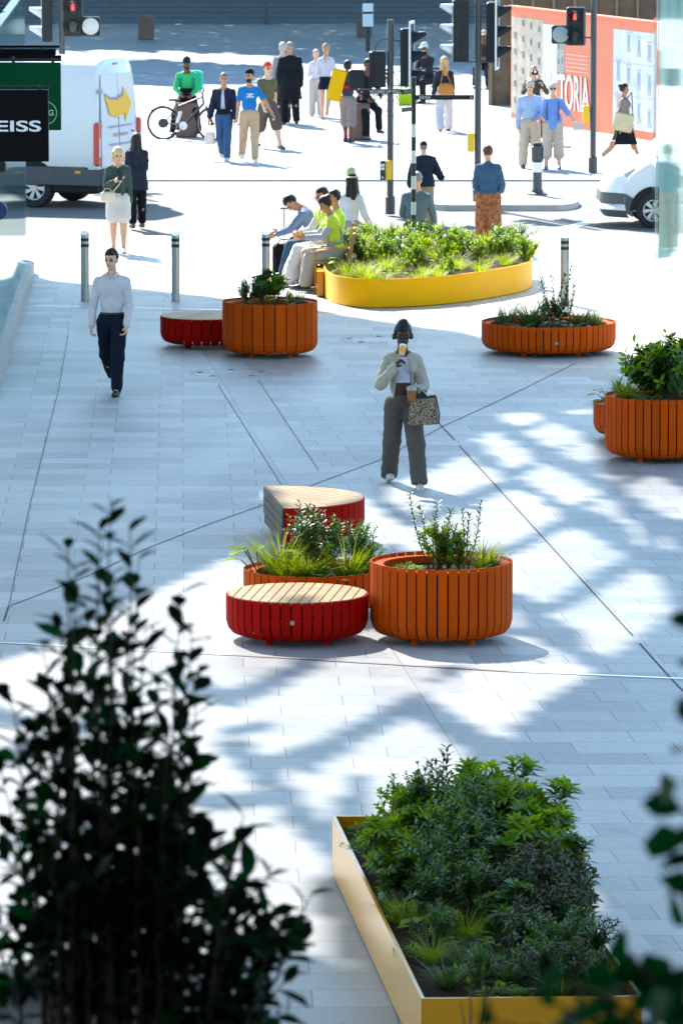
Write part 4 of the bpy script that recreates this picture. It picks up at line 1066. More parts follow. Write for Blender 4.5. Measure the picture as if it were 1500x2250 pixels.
f = MB(); x0_, x1_ = hs(1192), hs(1222); f.box(((x0_+x1_)/2, .004, 1.4), (x1_-x0_, .012, 1.62)); f.build('picture_sky', mat('picture_sky', (.80, .74, .66), .7), t)
facade_pic(hs(1222), hs(1238), .95, 2.2, mat('picture_grey', (.42, .38, .36), .7, 0, .3, 5), mat('picture_dark', (.2, .17, .16), .7), 2, 4, 'street_picture', .05)
facade_pic(hs(1346), hs(1437), hz_(285, 1400), hz_(62, 1346), mat('picture_white', (.66, .70, .76), .7, 0, .3, 3), mat('picture_blue_grey', (.34, .38, .45), .7), 4, 3, 'building_picture', -.13)
zt0 = hz_(240, 1240); text('lettering', 'VICTORIA', 1.08, mat('lettering_white', (.85, .83, .80), .6), facing(Vector((hs(1194), -.016, zt0+.02))), t, bold=.012, fit=hs(1297)-hs(1196), ext=.004)
f = MB()
for k in range(5): f.box(((hs(1240)+hs(1290))/2, .006, hz_(120+9*k, 1260)), (hs(1290)-hs(1240), .012, .018))
f.build('small_print', mat('print_pale', (.85, .55, .45), .6), t)
# timber shed structure behind hoarding
g = at(1300, 160); 
t = empty('timber_shed', (6.7, h0.y+5.0, 0), 'dark timber shed front rising behind the orange hoarding', 'shed')
b = MB(); b.box((0, 0, 1.6), (6.5, .2, 3.4)); b.build('boards', mat('shed_timber', (.14, .085, .05), .8, 0, .35, 5, .2), t)
b = MB()
for k in range(14): b.box((-3.2+k*.49, -.13, 1.6), (.06, .06, 3.4))
b.build('battens', mat('shed_batten', (.24, .16, .10), .8), t)
b = MB(); b.box((2.0, -.16, 1.7), (.9, .06, 3.0)); b.build('pale_panel', mat('pale_panel', (.45, .5, .55), .6), t)

# ================================================================== VEHICLES
VW = mat('van_white', (.74, .75, .76), .3, 0, .02, 8, 0, .5, coat=.5); VG = mat('van_bumper', (.075, .08, .085), .6, 0, .06, 30, .1); TY = mat('tyre', (.018, .018, .02), .8)
RIM = mat('wheel_rim', (.55, .56, .57), .35, .6); GLS = mat('dark_glass', (.015, .02, .025), .08, 0, spec=.8)
def wheel(par, x, y, z, r=.34, w_=.23, side=-1, spokes=7, m=None):
    b = MB(); pr = [(r*.62, -w_/2), (r*.93, -w_/2), (r, -w_/2+.03), (r, w_/2-.03), (r*.93, w_/2), (r*.62, w_/2)]; n = 32; vs = []
    for rr, yy in pr: vs += [(x+rr*math.cos(2*math.pi*i/n), y+yy, z+rr*math.sin(2*math.pi*i/n)) for i in range(n)]
    b.add(vs, [(l*n+i, l*n+(i+1) % n, l*n+n+(i+1) % n, l*n+n+i) for l in range(5) for i in range(n)]); wo = b.build('wheel', TY, par, True)
    b = MB(); yf = y+side*(w_/2-.02); vs = [(x+r*.66*math.cos(2*math.pi*i/n), yf, z+r*.66*math.sin(2*math.pi*i/n)) for i in range(n)]+[(x+r*.56*math.cos(2*math.pi*i/n), yf, z+r*.56*math.sin(2*math.pi*i/n)) for i in range(n)]
    b.add(vs, [(i, (i+1) % n, n+(i+1) % n, n+i) for i in range(n)])
    for k in range(spokes):
        a = 2*math.pi*k/spokes+.2; a2 = a+.32
        P_ = [(r*.12, a-.5), (r*.12, a+.5), (r*.6, a2+.2), (r*.6, a2-.2)]
        v0 = [(x+q*math.cos(c), yf, z+q*math.sin(c)) for q, c in P_]; b.add(v0+[(v[0], v[1]-side*.02, v[2]) for v in v0], [(0, 1, 2, 3), (0, 1, 5, 4), (1, 2, 6, 5), (2, 3, 7, 6), (3, 0, 4, 7)])
    b.tube([(x, yf-side*.01, z), (x, yf+side*.012, z)], r*.17, 14); b.build('rim', RIM, wo)
    b = MB(); b.tube([(x, yf-side*.06, z), (x, yf-side*.05, z)], r*.64, 24); b.build('brake_disc', mat('wheel_dark', (.02, .02, .02), .7), wo)
nc = at(214, 456); fc_ang = math.atan2(.35, -.94)
# van local: +x forward, y=-width/2 is the side away... rear-near corner at origin side facing camera = +y_local? forward (-.94,.35)
t = empty('delivery_van', (nc.x, nc.y, -.03), 'tall white delivery van with a yellow arrow on its rear, parked at left', 'van', rz=fc_ang)
Wv, Lv, Hv = 1.98, 5.6, 2.62        # body occupies x 0..L, y -W..0 (y=0 is the side facing the camera)
b = MB()
# section rings along x with tumblehome
def ring(x, top=Hv, zb=.52, ins=0, tb=.17):
    w0 = Wv/2-ins; c = -Wv/2
    hf = [(w0-.05, zb), (w0, zb+.12), (w0, 1.05), (w0-.02, 1.55), (w0-tb*.6, top-.35), (w0-tb, top-.12), (w0-tb-.10, top-.02), (w0-tb-.3, top+.03), (0, top+.05)]
    return [(x, c+y, z) for y, z in hf]+[(x, c-y, z) for y, z in hf[::-1][1:]]
xs = [(-.0, Hv-.06, .06), (.04, Hv-.01, .01), (.12, Hv, 0), (1.4, Hv+.03, 0), (3.4, Hv+.03, 0), (3.9, Hv-.02, 0), (4.6, 1.75, .03), (5.5, 1.2, .1), (5.6, 1.0, .2)]
rg = []
for x, tp, ins in xs:
    r_ = ring(x, tp if tp > 1.9 else 2.0, ins=ins)
    if tp < 2.2: r_ = [(a, y, min(z, tp)) for a, y, z in r_]
    # rear leans forward slightly with height
    if x < .2: r_ = [(a+max(0, z-1.2)*.05, y, z) for a, y, z in r_]
    rg.append(r_)
m_ = len(rg[0]); vs = [p for r_ in rg for p in r_]
fs = [(l*m_+i, (l+1)*m_+i, (l+1)*m_+i+1, l*m_+i+1) for l in range(len(rg)-1) for i in range(m_-1)]+[tuple(range(m_)), tuple(range((len(rg)-1)*m_, len(rg)*m_))]
b.add(vs, fs); b.build('body', VW, t, True)
b = MB(); b.bbox((2.8, -Wv/2, .42), (5.5, Wv-.12, .3), .04); b.build('underbody', mat('underbody', (.015, .015, .016), .8), t)
b = MB()
b.bbox((1.05, .012, .58), (1.75, .05, .34), .02); b.bbox((3.8, .012, .58), (2.0, .05, .34), .02); b.build('side_cladding', VG, t)
b = MB(); b.bbox((-.03, -Wv/2, .56), (.22, Wv+.05, .30), .05); b.bbox((.12, .02, .56), (.4, .06, .30), .02); b.build('bumper', VG, t)
def tl(y, w_=.13):
    b = MB(); b.bbox((-.004+.02, y, 1.16), (.11, w_, .78), .03); h = b.build('tail_light', mat('tail_red', (.62, .015, .012), .25, coat=.5), t)
    b = MB(); b.bbox((-.012+.02, y, 1.10), (.115, w_*.62, .36), .02); b.build('clear_lens', mat('tail_clear', (.72, .7, .7), .25), h)
tl(-.035); tl(-Wv+.035)
for (y0_, y1_) in ((-.16, -Wv/2+.008), (-Wv/2-.008, -Wv+.16)):
    yc = (y0_+y1_)/2; wd = abs(y1_-y0_); b = MB(); b.add([(-.022+max(0, z-1.2)*.05, y, z) for y, z in ((y0_, .74), (y1_, .74), (y1_+(.16 if y1_ < -1.5 else 0), 2.38), (y0_-(.10 if y0_ > -.3 else 0), 2.38), (y0_, 1.3))], [(0, 1, 2, 3, 4)]); 
    d_ = b.build('rear_door', mat('van_door_white', (.66, .69, .73), .35, coat=.3), t); sol = d_.modifiers.new('t', 'SOLIDIFY'); sol.thickness = .02; sol.offset = 0
    for z in (.95, 1.5, 2.1):
        if y0_ > -.3: b = MB(); b.bbox((-.01, y0_+.02, z), (.06, .08, .08), .01); b.build('hinge', mat('hinge_grey', (.4, .4, .38), .5), d_)
b = MB(); b.bbox((.02+.06, -Wv/2, Hv-.06), (.05, .24, .045), .01); b.build('brake_light', mat('tail_red', (.6, .02, .02), .3), t)
b = MB(); b.bbox((-.035, -1.5, .98), (.02, .16, .06), .008); b.bbox((-.035, -1.6, 1.32), (.03, .06, .03), .006); b.build('door_handle', DKP, t)
# arrow and faint lettering on the rear
xr = lambda z: -.037+max(0, z-1.2)*.05
def rearpoly(pts, col, nm):
    b = MB(); vs = [(xr(z), -y, z) for y, z in pts]; b.add(vs, [tuple(range(len(vs)))]); o = b.build(nm, col, t); s_ = o.modifiers.new('t', 'SOLIDIFY'); s_.thickness = .004
rearpoly([(.36, 2.02), (.60, 1.93), (.90, 1.91), (1.22, 1.98), (1.22, 2.15), (1.60, 1.84), (1.28, 1.50), (1.26, 1.66), (.90, 1.60), (.56, 1.66)], mat('arrow_yellow', (.95, .50, .0), .5), 'arrow_logo')
rearpoly([(.36, 2.06), (.60, 1.98), (.90, 1.96), (1.20, 2.03), (1.20, 1.985), (.90, 1.915), (.60, 1.935), (.37, 2.025)], mat('arrow_violet', (.35, .25, .38), .5), 'arrow_logo')  # violet grey edge along the top of the arrow
PK = mat('print_pink', (.62, .35, .42), .6); VI = mat('print_violet', (.38, .36, .58), .6)
for z, w0, hgt, mm in ((1.42, 1.1, .05, VI), (1.26, .62, .075, PK), (1.10, 1.05, .05, VI)):
    y = .45+(1.15-w0)/2; k = 0
    b = MB()
    while y < .45+(1.15-w0)/2+w0:
        lw = random.uniform(.02, .045); b.add([(xr(z), -y, z), (xr(z), -y-lw, z), (xr(z+hgt), -y-lw, z+hgt*random.uniform(.6, 1)), (xr(z+hgt), -y, z+hgt*random.uniform(.6, 1))], [(0, 1, 2, 3)]); y += lw+.014
    b.build('printed_line', mm, t)
b = MB(); b.bbox((.35, .03, .66), (.14, .02, .055), .006); b.build('side_marker', mat('amber', (.9, .32, .02), .35), t)
b = MB(); b.tube([(.85, .035, .66), (.85, .045, .66)], .05, 14); b.build('fuel_cap', DKP, t)
for z in (1.95, 1.68): 
    b = MB(); b.box((2.0, -.06 if z > 1.8 else -.025, z), (2.6, .01, .012)); b.build('body_seam', mat('seam_grey', (.4, .42, .44), .5), t)
b = MB(); n = 18
b.add([(1.25+.44*math.cos(math.pi*i/n), .018, .42+.44*math.sin(math.pi*i/n)) for i in range(n+1)]+[(1.25+.44*math.cos(math.pi*i/n), -.3, .42+.44*math.sin(math.pi*i/n)) for i in range(n+1)], [(i, i+1, n+2+i, n+1+i) for i in range(n)]+[tuple(range(n+1))]); b.build('wheel_arch', mat('arch_black', (.008, .008, .008), .8), t)
for x in (1.25, 4.75):
    wheel(t, x, -.13, .35, .35, side=1); wheel(t, x, -Wv+.13, .35, .35)
# ---- small white van at right, nose to the left
g = at(1420, 501, -.03); t = empty('compact_van', (g.x+.12, g.y-.02, -.03), 'compact white electric van with a grey bumper entering the frame at right', 'van', rz=R(2))
# local x to the right (rearwards), wheel centre at x=0; y=0 nearside, body extends +y
prof = [(-.80, .30), (-.86, .42), (-.86, .62), (-.80, .80), (-.72, .93), (-.40, 1.14), (-.10, 1.22), (.35, 1.60), (.72, 1.84), (1.4, 1.88), (3.5, 1.84), (3.62, 1.4), (3.65, .4), (3.5, .28)]
pc = catmull([Vector(p) for p in prof], 4)[:-4]
Wc = 1.75; b = MB(); vs = []; n = len(pc)
for y, s_ in ((0.0, 0), (.0, 0), (Wc, 0)): pass
rows = []
for yy in (.10, .02, .0, .06, .25, .6, Wc/2, Wc-.6, Wc-.25, Wc-.06, Wc):
    e = min(yy, Wc-yy)
    row = []
    for p in pc:
        x, z = p.x, p.y
        if x < 0: x += max(0, .55-e)**2*1.25 if e < .55 else 0
        tb = max(0, z-1.0)*.14
        y2 = yy
        if e < .3: y2 = yy+(tb if yy < Wc/2 else -tb)
        if e < .06 and z > 1.7: z -= .05
        row.append((x, y2, z))
    rows.append(row)
rows = rows[2:]
vs = [p for r_ in rows for p in r_]
b.add(vs, [(l*n+i, l*n+(i+1) % n, (l+1)*n+(i+1) % n, (l+1)*n+i) for l in range(len(rows)-1) for i in range(n)]+[tuple(range(n-1, -1, -1)), tuple(range((len(rows)-1)*n, len(rows)*n))]); b.build('body', VW, t, True)
b = MB(); pts_ = [(-.85, .58), (-.84, .45), (-.78, .24), (-.38, .17), (-.34, .36), (-.38, .47), (-.52, .53)]
vs = [(x+.335, -.012, z) if 0 else (x+.36*(1 if x < -.6 else .0), -.012, z) for x, z in pts_]
b.add([(-.49, -.012, .60), (-.50, -.012, .42), (-.47, -.012, .26), (-.36, -.012, .19), (-.34, -.012, .40), (-.36, -.012, .52)]+[(-.49, .10, .60), (-.50, .10, .42), (-.47, .1, .26), (-.36, .1, .19), (-.34, .1, .40), (-.36, .1, .52)], [(0, 1, 2, 3, 4, 5), (0, 6, 7, 1), (1, 7, 8, 2), (2, 8, 9, 3), (0, 5, 11, 6)])
vs = []; nn = 10
for i in range(nn+1):
    e = i/nn*Wc; q = min(e, Wc-e); xo = max(0, .55-q)**2*1.25
    for x, z in ((-.875, .60), (-.89, .45), (-.85, .27), (-.80, .18)): vs.append((x+xo, e, z))
b.add(vs, [(i*4+k, i*4+k+1, i*4+5+k, i*4+4+k) for i in range(nn) for k in range(3)]); b.build('bumper', VG, t, True)
b = MB(); b.add([(-.52, -.004+.03, .93), (-.30, -.004, 1.06), (-.34, -.006, .98), (-.47, .0, .86)], [(0, 3, 2, 1)]); b.build('headlight', mat('headlight', (.45, .48, .5), .15), t)
b = MB(); n = 18; rr = .41
b.add([(rr*math.cos(math.pi*i/n), -.016, .31+rr*math.sin(math.pi*i/n)) for i in range(n+1)]+[(rr*.80*math.cos(math.pi*i/n), -.016, .31+rr*.80*math.sin(math.pi*i/n)) for i in range(n+1)], [(i, i+1, n+2+i, n+1+i) for i in range(n)])
b.add([(rr*.9*math.cos(math.pi*i/n), -.006, .31+rr*.9*math.sin(math.pi*i/n)) for i in range(n+1)]+[(-rr*.9, -.006, .24), (rr*.9, -.006, .24)][::1], [tuple(range(n+1))]); b.build('wheel_arch', mat('arch_black', (.008, .008, .008), .8), t)
b = MB(); b.bbox((1.35, .02, .29), (1.7, .06, .16), .02); b.build('sill', VG, t)
b = MB(); b.add([(.42, .085, 1.28), (.62, .10, 1.64), (1.1, .11, 1.7), (1.1, .05, 1.22), (.5, .045, 1.22)], [(0, 4, 3, 2, 1)]); b.build('side_window', GLS, t)
b = MB(); b.bbox((.45, -.08, 1.22), (.12, .2, .2), .03); b.build('wing_mirror', VW, t)
wheel(t, 0, .07, .305, .305, .2, -1); wheel(t, 2.7, .07, .305, .305, .2, -1); wheel(t, 0, Wc-.1, .305, .305, .2, 1); wheel(t, 2.7, Wc-.1, .305, .305, .2, 1)

# ================================================================== SHOPFRONTS
def glassmat(name, tint, tr=.5, rough=.05):
    m = bpy.data.materials.new(name); m.use_nodes = True; t_ = m.node_tree; t_.nodes.clear(); out = N(t_, 'ShaderNodeOutputMaterial')
    a = N(t_, 'ShaderNodeBsdfTransparent'); a.inputs[0].default_value = (*tint, 1); g_ = N(t_, 'ShaderNodeBsdfGlossy'); g_.inputs[0].default_value = (.85, .95, .97, 1); g_.inputs['Roughness'].default_value = rough
    mx = N(t_, 'ShaderNodeMixShader'); mx.inputs[0].default_value = 1-tr; t_.links.new(a.outputs[0], mx.inputs[1]); t_.links.new(g_.outputs[0], mx.inputs[2]); t_.links.new(mx.outputs[0], out.inputs[0]); return m
GL1 = glassmat('shop_glass', (.78, .93, .93), .55); GL2 = glassmat('glass_edge_green', (.5, .85, .75), .6)
PL = mat('plinth_stone', (.42, .40, .38), .7, 0, .12, 20, .2); MUL = mat('mullion_grey', (.30, .32, .34), .4, .5)
# left
a0 = at(76, 600); a1 = at(0, 852); dv = (a1-a0); ln0 = dv.length; dv.normalize(); nrm = Vector((dv.y, -dv.x, 0)); nrm = nrm if nrm.x < 0 else -nrm
far_ = a0; near_ = a0+dv*17
t = empty('left_shopfront', (far_.x, far_.y, 0), 'glass shopfront on a stone plinth along the left edge', 'shopfront')
def L2(s_, off, z): p = dv*s_+nrm*off; return (p.x, p.y, z)
b = MB(); b.add([L2(0, 0, 0), L2(17, 0, 0), L2(17, .30, 0), L2(0, .30, 0), L2(0, 0, .22), L2(17, 0, .22), L2(17, .30, .22), L2(0, .30, .22)], [(0, 1, 5, 4), (1, 2, 6, 5), (2, 3, 7, 6), (3, 0, 4, 7), (4, 5, 6, 7)]); b.build('plinth', PL, t)
b = MB(); b.add([L2(.05, .12, .22), L2(17, .12, .22), L2(17, .12, 4.3), L2(.05, .12, 4.3), L2(.05, .135, .22), L2(17, .135, .22), L2(17, .135, 4.3), L2(.05, .135, 4.3)], [(0, 1, 2, 3), (5, 4, 7, 6), (0, 3, 7, 4)]); b.build('glass', GL1, t)
b = MB()
for k in range(6):
    s_ = .08+k*3.0; b.add([L2(s_, .14, .22), L2(s_+.06, .14, .22), L2(s_+.06, .26, .22), L2(s_, .26, .22), L2(s_, .14, 4.3), L2(s_+.06, .14, 4.3), L2(s_+.06, .26, 4.3), L2(s_, .26, 4.3)], [(0, 1, 5, 4), (1, 2, 6, 5), (2, 3, 7, 6), (3, 0, 4, 7)])
for z in (2.9, 4.2): b.add([L2(0, .14, z), L2(17, .14, z), L2(17, .26, z), L2(0, .26, z), L2(0, .14, z+.12), L2(17, .14, z+.12), L2(17, .26, z+.12), L2(0, .26, z+.12)], [(0, 1, 5, 4), (4, 5, 6, 7), (0, 3, 2, 1), (3, 0, 4, 7)])
b.build('mullions', MUL, t)
b = MB(); b.add([L2(.1, 3.5, 0), L2(17, 3.5, 0), L2(17, 3.5, 4.3), L2(.1, 3.5, 4.3)], [(0, 1, 2, 3)]); b.add([L2(.1, .3, .02), L2(17, .3, .02), L2(17, 3.5, .02), L2(.1, 3.5, .02)], [(0, 1, 2, 3)]); b.build('interior', mat('shop_interior', (.35, .40, .44), .7, 0, .3, 2), t)
# signs hung from it
SBK = mat('sign_black', (.004, .004, .005), .5, spec=.08); SGR = mat('sign_green', (.0, .062, .022), .5, 0, .04, 20, 0, .08)
def hang_sign(label, Yd, x1, y0, y1, colr, w_=1.3):
    p = atY(x1, (y0+y1)/2, Yd); zt_ = zat(y0, Yd); zb_ = zat(y1, Yd); xl = p.x-w_
    t_ = empty('hanging_sign', (p.x-w_/2, Yd, zb_), label, 'sign', 'signs projecting from the left shopfront')
    b = MB(); b.bbox((0, 0, (zt_-zb_)/2), (w_, .09, zt_-zb_), .008); b.build('panel', colr, t_)
    b = MB(); b.tube([(-w_/2-.5, 0, zt_-zb_+.03), (w_/2+.01, 0, zt_-zb_+.03)], .018, 8); b.tube([(.05, 0, zt_-zb_), (.05, 0, zt_-zb_+.07)], .02, 8); b.tube([(w_/2-.1, 0, zt_-zb_), (w_/2-.1, 0, zt_-zb_+.05)], .02, 8); b.build('hanging_rail', SIGB, t_, True)
    return t_, p, zb_
t2, p, zb_ = hang_sign('black hanging sign with white lettering, lowest at the left edge', 66, 107, 196, 354, SBK)
text('lettering', 'ZEISS', .178, mat('sign_white', (.75, .76, .78), .5), facing(Vector((.65-.084, -.052, zat(287, 66)-zb_))), t2, bold=.0035, align='RIGHT', sx=1.86)
t2, p, zb_ = hang_sign('dark green hanging sign with a thin ring emblem, behind the black one', 71, 134, 136, 285, SGR)
b = MB(); cxp = atY(100, 247, 71); cc = (cxp.x-p.x+.65, -.05, cxp.z-zb_)
for i in range(36):
    a, a_ = 2*math.pi*i/36, 2*math.pi*(i+1)/36; q = lambda r_, an: (cc[0]+r_*math.cos(an), cc[1], cc[2]+r_*math.sin(an)); b.add([q(.148, a), q(.148, a_), q(.139, a_), q(.139, a)], [(0, 1, 2, 3)])
o = b.build('ring_emblem', mat('ring_pale', (.45, .55, .5), .5), t2); s_ = o.modifiers.new('t', 'SOLIDIFY'); s_.thickness = .004
text('lettering', 'G', .1, mat('ring_pale', (.45, .55, .5), .5), facing(Vector((cc[0]+.035, -.05, cc[2]-.03))), t2, bold=.002)
Yd = 74; p = atY(135, 100, Yd); t2 = empty('awning_box', (p.x-.7, Yd, zat(136, Yd)), 'black folded awning box with arms above the green sign', 'awning')
b = MB(); b.bbox((0, -.05, .06), (1.4, .16, .07), .01); b.bbox((-.03, .1, .13), (1.3, .25, .09), .01); b.bbox((-.01, .25, .2), (1.36, .2, .035), .01); b.build('housing', SBK, t2)
b = MB(); b.tube([(.36, -.1, .03), (.42, .2, .2)], .012, 6); b.tube([(-.45, -.1, .03), (-.4, .2, .2)], .012, 6); b.build('arm', SIGB, t2)
Yd = 62; p = atY(-5, 462, Yd); t2 = empty('round_sign', (p.x, Yd, p.z), 'round dark blue sign half cut by the left edge', 'sign')
b = MB(); b.tube([(0, -.03, 0), (0, .03, 0)], .105, 36); b.build('disc', mat('sign_navy', (.004, .02, .09), .4), t2)
b = MB(); b.tube([(-.5, 0, 0), (-.09, 0, 0)], .015, 6); b.build('bracket', SIGB, t2)
p = atY(8, 365, 67); t2 = empty('shop_camera', (p.x-.1, 67, p.z), 'small dark box fitting below the black sign at the left edge', 'fitting'); b = MB(); b.bbox((0, 0, 0), (.26, .2, .13), .02); b.build('housing', SIGB, t2)
Yd = 60; t2 = empty('mesh_shade', (atY(0, 0, Yd).x-.3, Yd, zat(0, Yd)), 'dark lattice shade cut by the top left corner', 'shade')
b = MB()
for k in range(14): b.tube([(-.4+.05*k, 0, -.18+.0*k), (-.4+.05*k+.35, 0, .3)], .006, 5); b.tube([(-.5+.03*k, .02, -.2+.035*k), (.35, .02, -.12+.045*k)], .006, 5)
o = b.build('lattice', SIGB, t2)
# right corner
q0 = at(1436, 655); q1 = at(1500, 693); dr = (q1-q0).normalized()
t = empty('right_shopfront', (q0.x, q0.y, 0), 'pale green glass corner of a shopfront on a low stone step at the right edge', 'shopfront')
fx = Vector((.35, 1, 0)).normalized()
def R2(s_, d_, z): p = dr*s_+Vector((.0, 1, 0))*d_+Vector((.05, 0, 0))*d_; return (p.x, p.y, z)
b = MB(); b.add([R2(0, 0, 0), R2(9, 0, 0), R2(9, 9, 0), R2(0, 9, 0), R2(0, 0, .1), R2(9, 0, .1), R2(9, 9, .1), R2(0, 9, .1)], [(0, 1, 5, 4), (1, 2, 6, 5), (2, 3, 7, 6), (3, 0, 4, 7), (4, 5, 6, 7)]); b.build('step', PL, t)
b = MB(); o1 = .1
for s0, d0, s1, d1 in ((.1, .5, 9, .5), (.1, .5, .1, 9)):
    b.add([R2(s0, d0, .1), R2(s1, d1, .1), R2(s1, d1, 9), R2(s0, d0, 9)], [(0, 1, 2, 3)])
gg = b.build('glass', GL1, t)
b = MB()
for s_, d_ in ((.09, .49), (.25, .48)): b.add([R2(s_, d_, .1), R2(s_+.035, d_, .1), R2(s_+.035, d_+.035, .1), R2(s_, d_+.035, .1), R2(s_, d_, 9), R2(s_+.035, d_, 9), R2(s_+.035, d_+.035, 9), R2(s_, d_+.035, 9)], [(0, 1, 5, 4), (1, 2, 6, 5), (2, 3, 7, 6), (3, 0, 4, 7)])
b.build('glass_edge', mat('edge_green', (.10, .26, .22), .2), t)
b = MB()
for z in (.1, 2.05, 3.75): b.add([R2(.13, .52, z), R2(9, .52, z), R2(9, .56, z), R2(.13, .56, z), R2(.13, .52, z+.05), R2(9, .52, z+.05), R2(9, .56, z+.05), R2(.13, .56, z+.05)], [(0, 1, 5, 4), (4, 5, 6, 7), (0, 3, 2, 1), (3, 0, 4, 7)])
b.build('rail', mat('rail_white', (.7, .72, .72), .4), t)
b = MB(); b.add([R2(.5, 1.8, .1), R2(9, 1.8, .1), R2(9, 1.8, 9), R2(.5, 1.8, 9)], [(0, 1, 2, 3)]); b.build('interior', mat('right_interior', (.30, .45, .45), .7, 0, .35, 1.5), t)

# building behind and below the camera
b = MB(); b.box((0, -7.5, 11), (60, 12, 22.4)); o = b.build('mall_building', mat('mall_facade', (.17, .17, .175), .6, 0, .1, 1)); tag(o, 'dark shopping mall facade standing behind the viewpoint, outside the picture', 'building')
b = MB(); b.box((0, 7.2, 1.9), (24, 17, 3.75)); o = b.build('terrace_block', mat('terrace_stone', (.12, .12, .125), .7, 0, .1, 2)); tag(o, 'first floor terrace block under the near foliage, below the picture edge', 'terrace')
b = MB(); b.box((0, 9.0, 9.0), (24, 20, .45)); o = b.build('added_shade_slab', _m['mall_facade']); tag(o, 'unseen slab added over the near foliage to shade it, above the top of the picture', 'balcony')  # unseen slab added to block the sky above the near foliage
# small yellow planter added behind the right hand glass in place of a reflection
yp = Vector((5.75, 84.6, 0)); t = empty('round_planter', yp, 'pale yellow planter added behind the right glass corner, standing in for a reflection', 'planter')
b = MB(); b.lathe([(.80, .1), (.82, .2), (.82, .52), (.80, .52), (.78, .44)], 40); b.build('steel_side', YEL, t, True)
b = MB(); b.disc((0, 0, .46), .79, 30); b.build('soil', SOIL, t)
# ================================================================== PLANTS
G_DK = leafmat('leaf_dark', (.014, .050, .008), (.042, .11, .016), .36, .45, .06)
G_MD = leafmat('leaf_mid', (.028, .085, .008), (.075, .17, .016), .42, .45, .06)
G_BR = leafmat('leaf_bright', (.10, .20, .008), (.22, .34, .020), .48, .5, .025)
G_GR = leafmat('grass_blade', (.10, .18, .012), (.24, .32, .04), .48, .5, .02)
G_DG = leafmat('grass_dark', (.02, .055, .015), (.07, .14, .03), .38, .5, .04)
G_RD = leafmat('leaf_bronze', (.03, .025, .012), (.08, .06, .025), .3, .45, .05)
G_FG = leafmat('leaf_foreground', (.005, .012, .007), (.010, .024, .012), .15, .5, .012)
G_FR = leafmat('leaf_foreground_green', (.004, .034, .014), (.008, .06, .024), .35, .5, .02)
G_SV = leafmat('leaf_silver', (.10, .14, .13), (.20, .26, .25), .25, .5)
STEM = mat('plant_stem', (.05, .035, .02), .8, 0, .2, 40); STEMG = mat('green_stem', (.06, .10, .03), .7)
DRY = leafmat('dry_straw', (.25, .16, .05), (.38, .26, .10), .4, .6)
class Leaves:
    def __init__(s): s.v = []; s.f = []; s.n = 0; s.m = []
    def leaf(s, p, d, up, L, W, mi=0, fold=.25, droop=.15, seg=3):
        p = Vector(p); d = Vector(d).normalized(); sd = d.cross(Vector(up))
        if sd.length < 1e-4: sd = Vector((1, 0, 0))
        sd.normalize(); n = sd.cross(d)
        prof = ((.0, .06), (.28, .78), (.62, .95), (1.0, .0)) if seg == 3 else ((0, .1), (.5, 1), (1, 0))
        base = s.n
        for t_, w_ in prof:
            c = p+d*L*t_-n*droop*L*t_*t_
            if w_ == 0: s.v.append(c); s.n += 1
            else:
                e = sd*W*.5*w_; f_ = n*fold*W*.5*w_; s.v += [c+e+f_, c, c-e+f_]; s.n += 3
        k = len(prof)-1
        for i in range(k-1):
            o = base+3*i; s.f += [(o, o+1, o+4, o+3), (o+1, o+2, o+5, o+4)]; s.m += [mi, mi]
        o = base+3*(k-1); s.f += [(o, o+1, o+3, o+3), (o+1, o+2, o+3, o+3)]; s.m += [mi, mi]
    def blade(s, p, d, L, W, bend=.5, mi=0, k=4):
        p = Vector(p); d = Vector(d).normalized(); h = Vector((d.x, d.y, 0)); h = h.normalized() if h.length > 1e-3 else Vector((1, 0, 0)); sd = h.cross(Vector((0, 0, 1))); base = s.n
        for i in range(k+1):
            t_ = i/k; c = p+d*L*t_+h*bend*L*t_*t_*.8-Vector((0, 0, 1))*bend*L*t_*t_*.55; w_ = W*(1-t_**2)*.5+.0004
            s.v += [c+sd*w_, c-sd*w_]; s.n += 2
        for i in range(k): o = base+2*i; s.f.append((o, o+1, o+3, o+2)); s.m.append(mi)
    def build(s, name, mats, parent=None):
        return_me = bpy.data.meshes.new(name); fs = [f if f[2] != f[3] else f[:3] for f in s.f]
        return_me.from_pydata([tuple(v) for v in s.v], [], fs)
        for m in (mats if isinstance(mats, (list, tuple)) else [mats]): return_me.materials.append(m)
        return_me.polygons.foreach_set('material_index', s.m); return_me.polygons.foreach_set('use_smooth', [True]*len(fs)); return_me.update()
        o = bpy.data.objects.new(name, return_me); COL.objects.link(o); o.parent = parent; return o
def rv(a=1.0): return Vector((random.uniform(-a, a), random.uniform(-a, a), random.uniform(-a, a)))
def stemline(p, d, L, k=5, wob=.12, lift=.0):
    pts = [Vector(p)]; d = Vector(d).normalized()
    for i in range(k): d = (d+rv(wob)+Vector((0, 0, lift))).normalized(); pts.append(pts[-1]+d*L/k)
    return pts
def mk_grass(h=.4, n=150, spread=.10, m=None, wd=.006, dry=.08, up=1.0):
    l = Leaves()
    for i in range(n):
        a = random.uniform(0, 6.283); r_ = spread*math.sqrt(random.random())*.6; p = (r_*math.cos(a), r_*math.sin(a), 0)
        tl_ = random.uniform(.12, .75)/up; a += random.uniform(-.5, .5)
        l.blade(p, (math.cos(a)*tl_, math.sin(a)*tl_, 1), h*random.uniform(.55, 1.1), wd*random.uniform(.7, 1.3), random.uniform(.25, .9), 1 if random.random() < dry else 0)
    return l.build('grass_tuft', [m or G_GR, DRY])
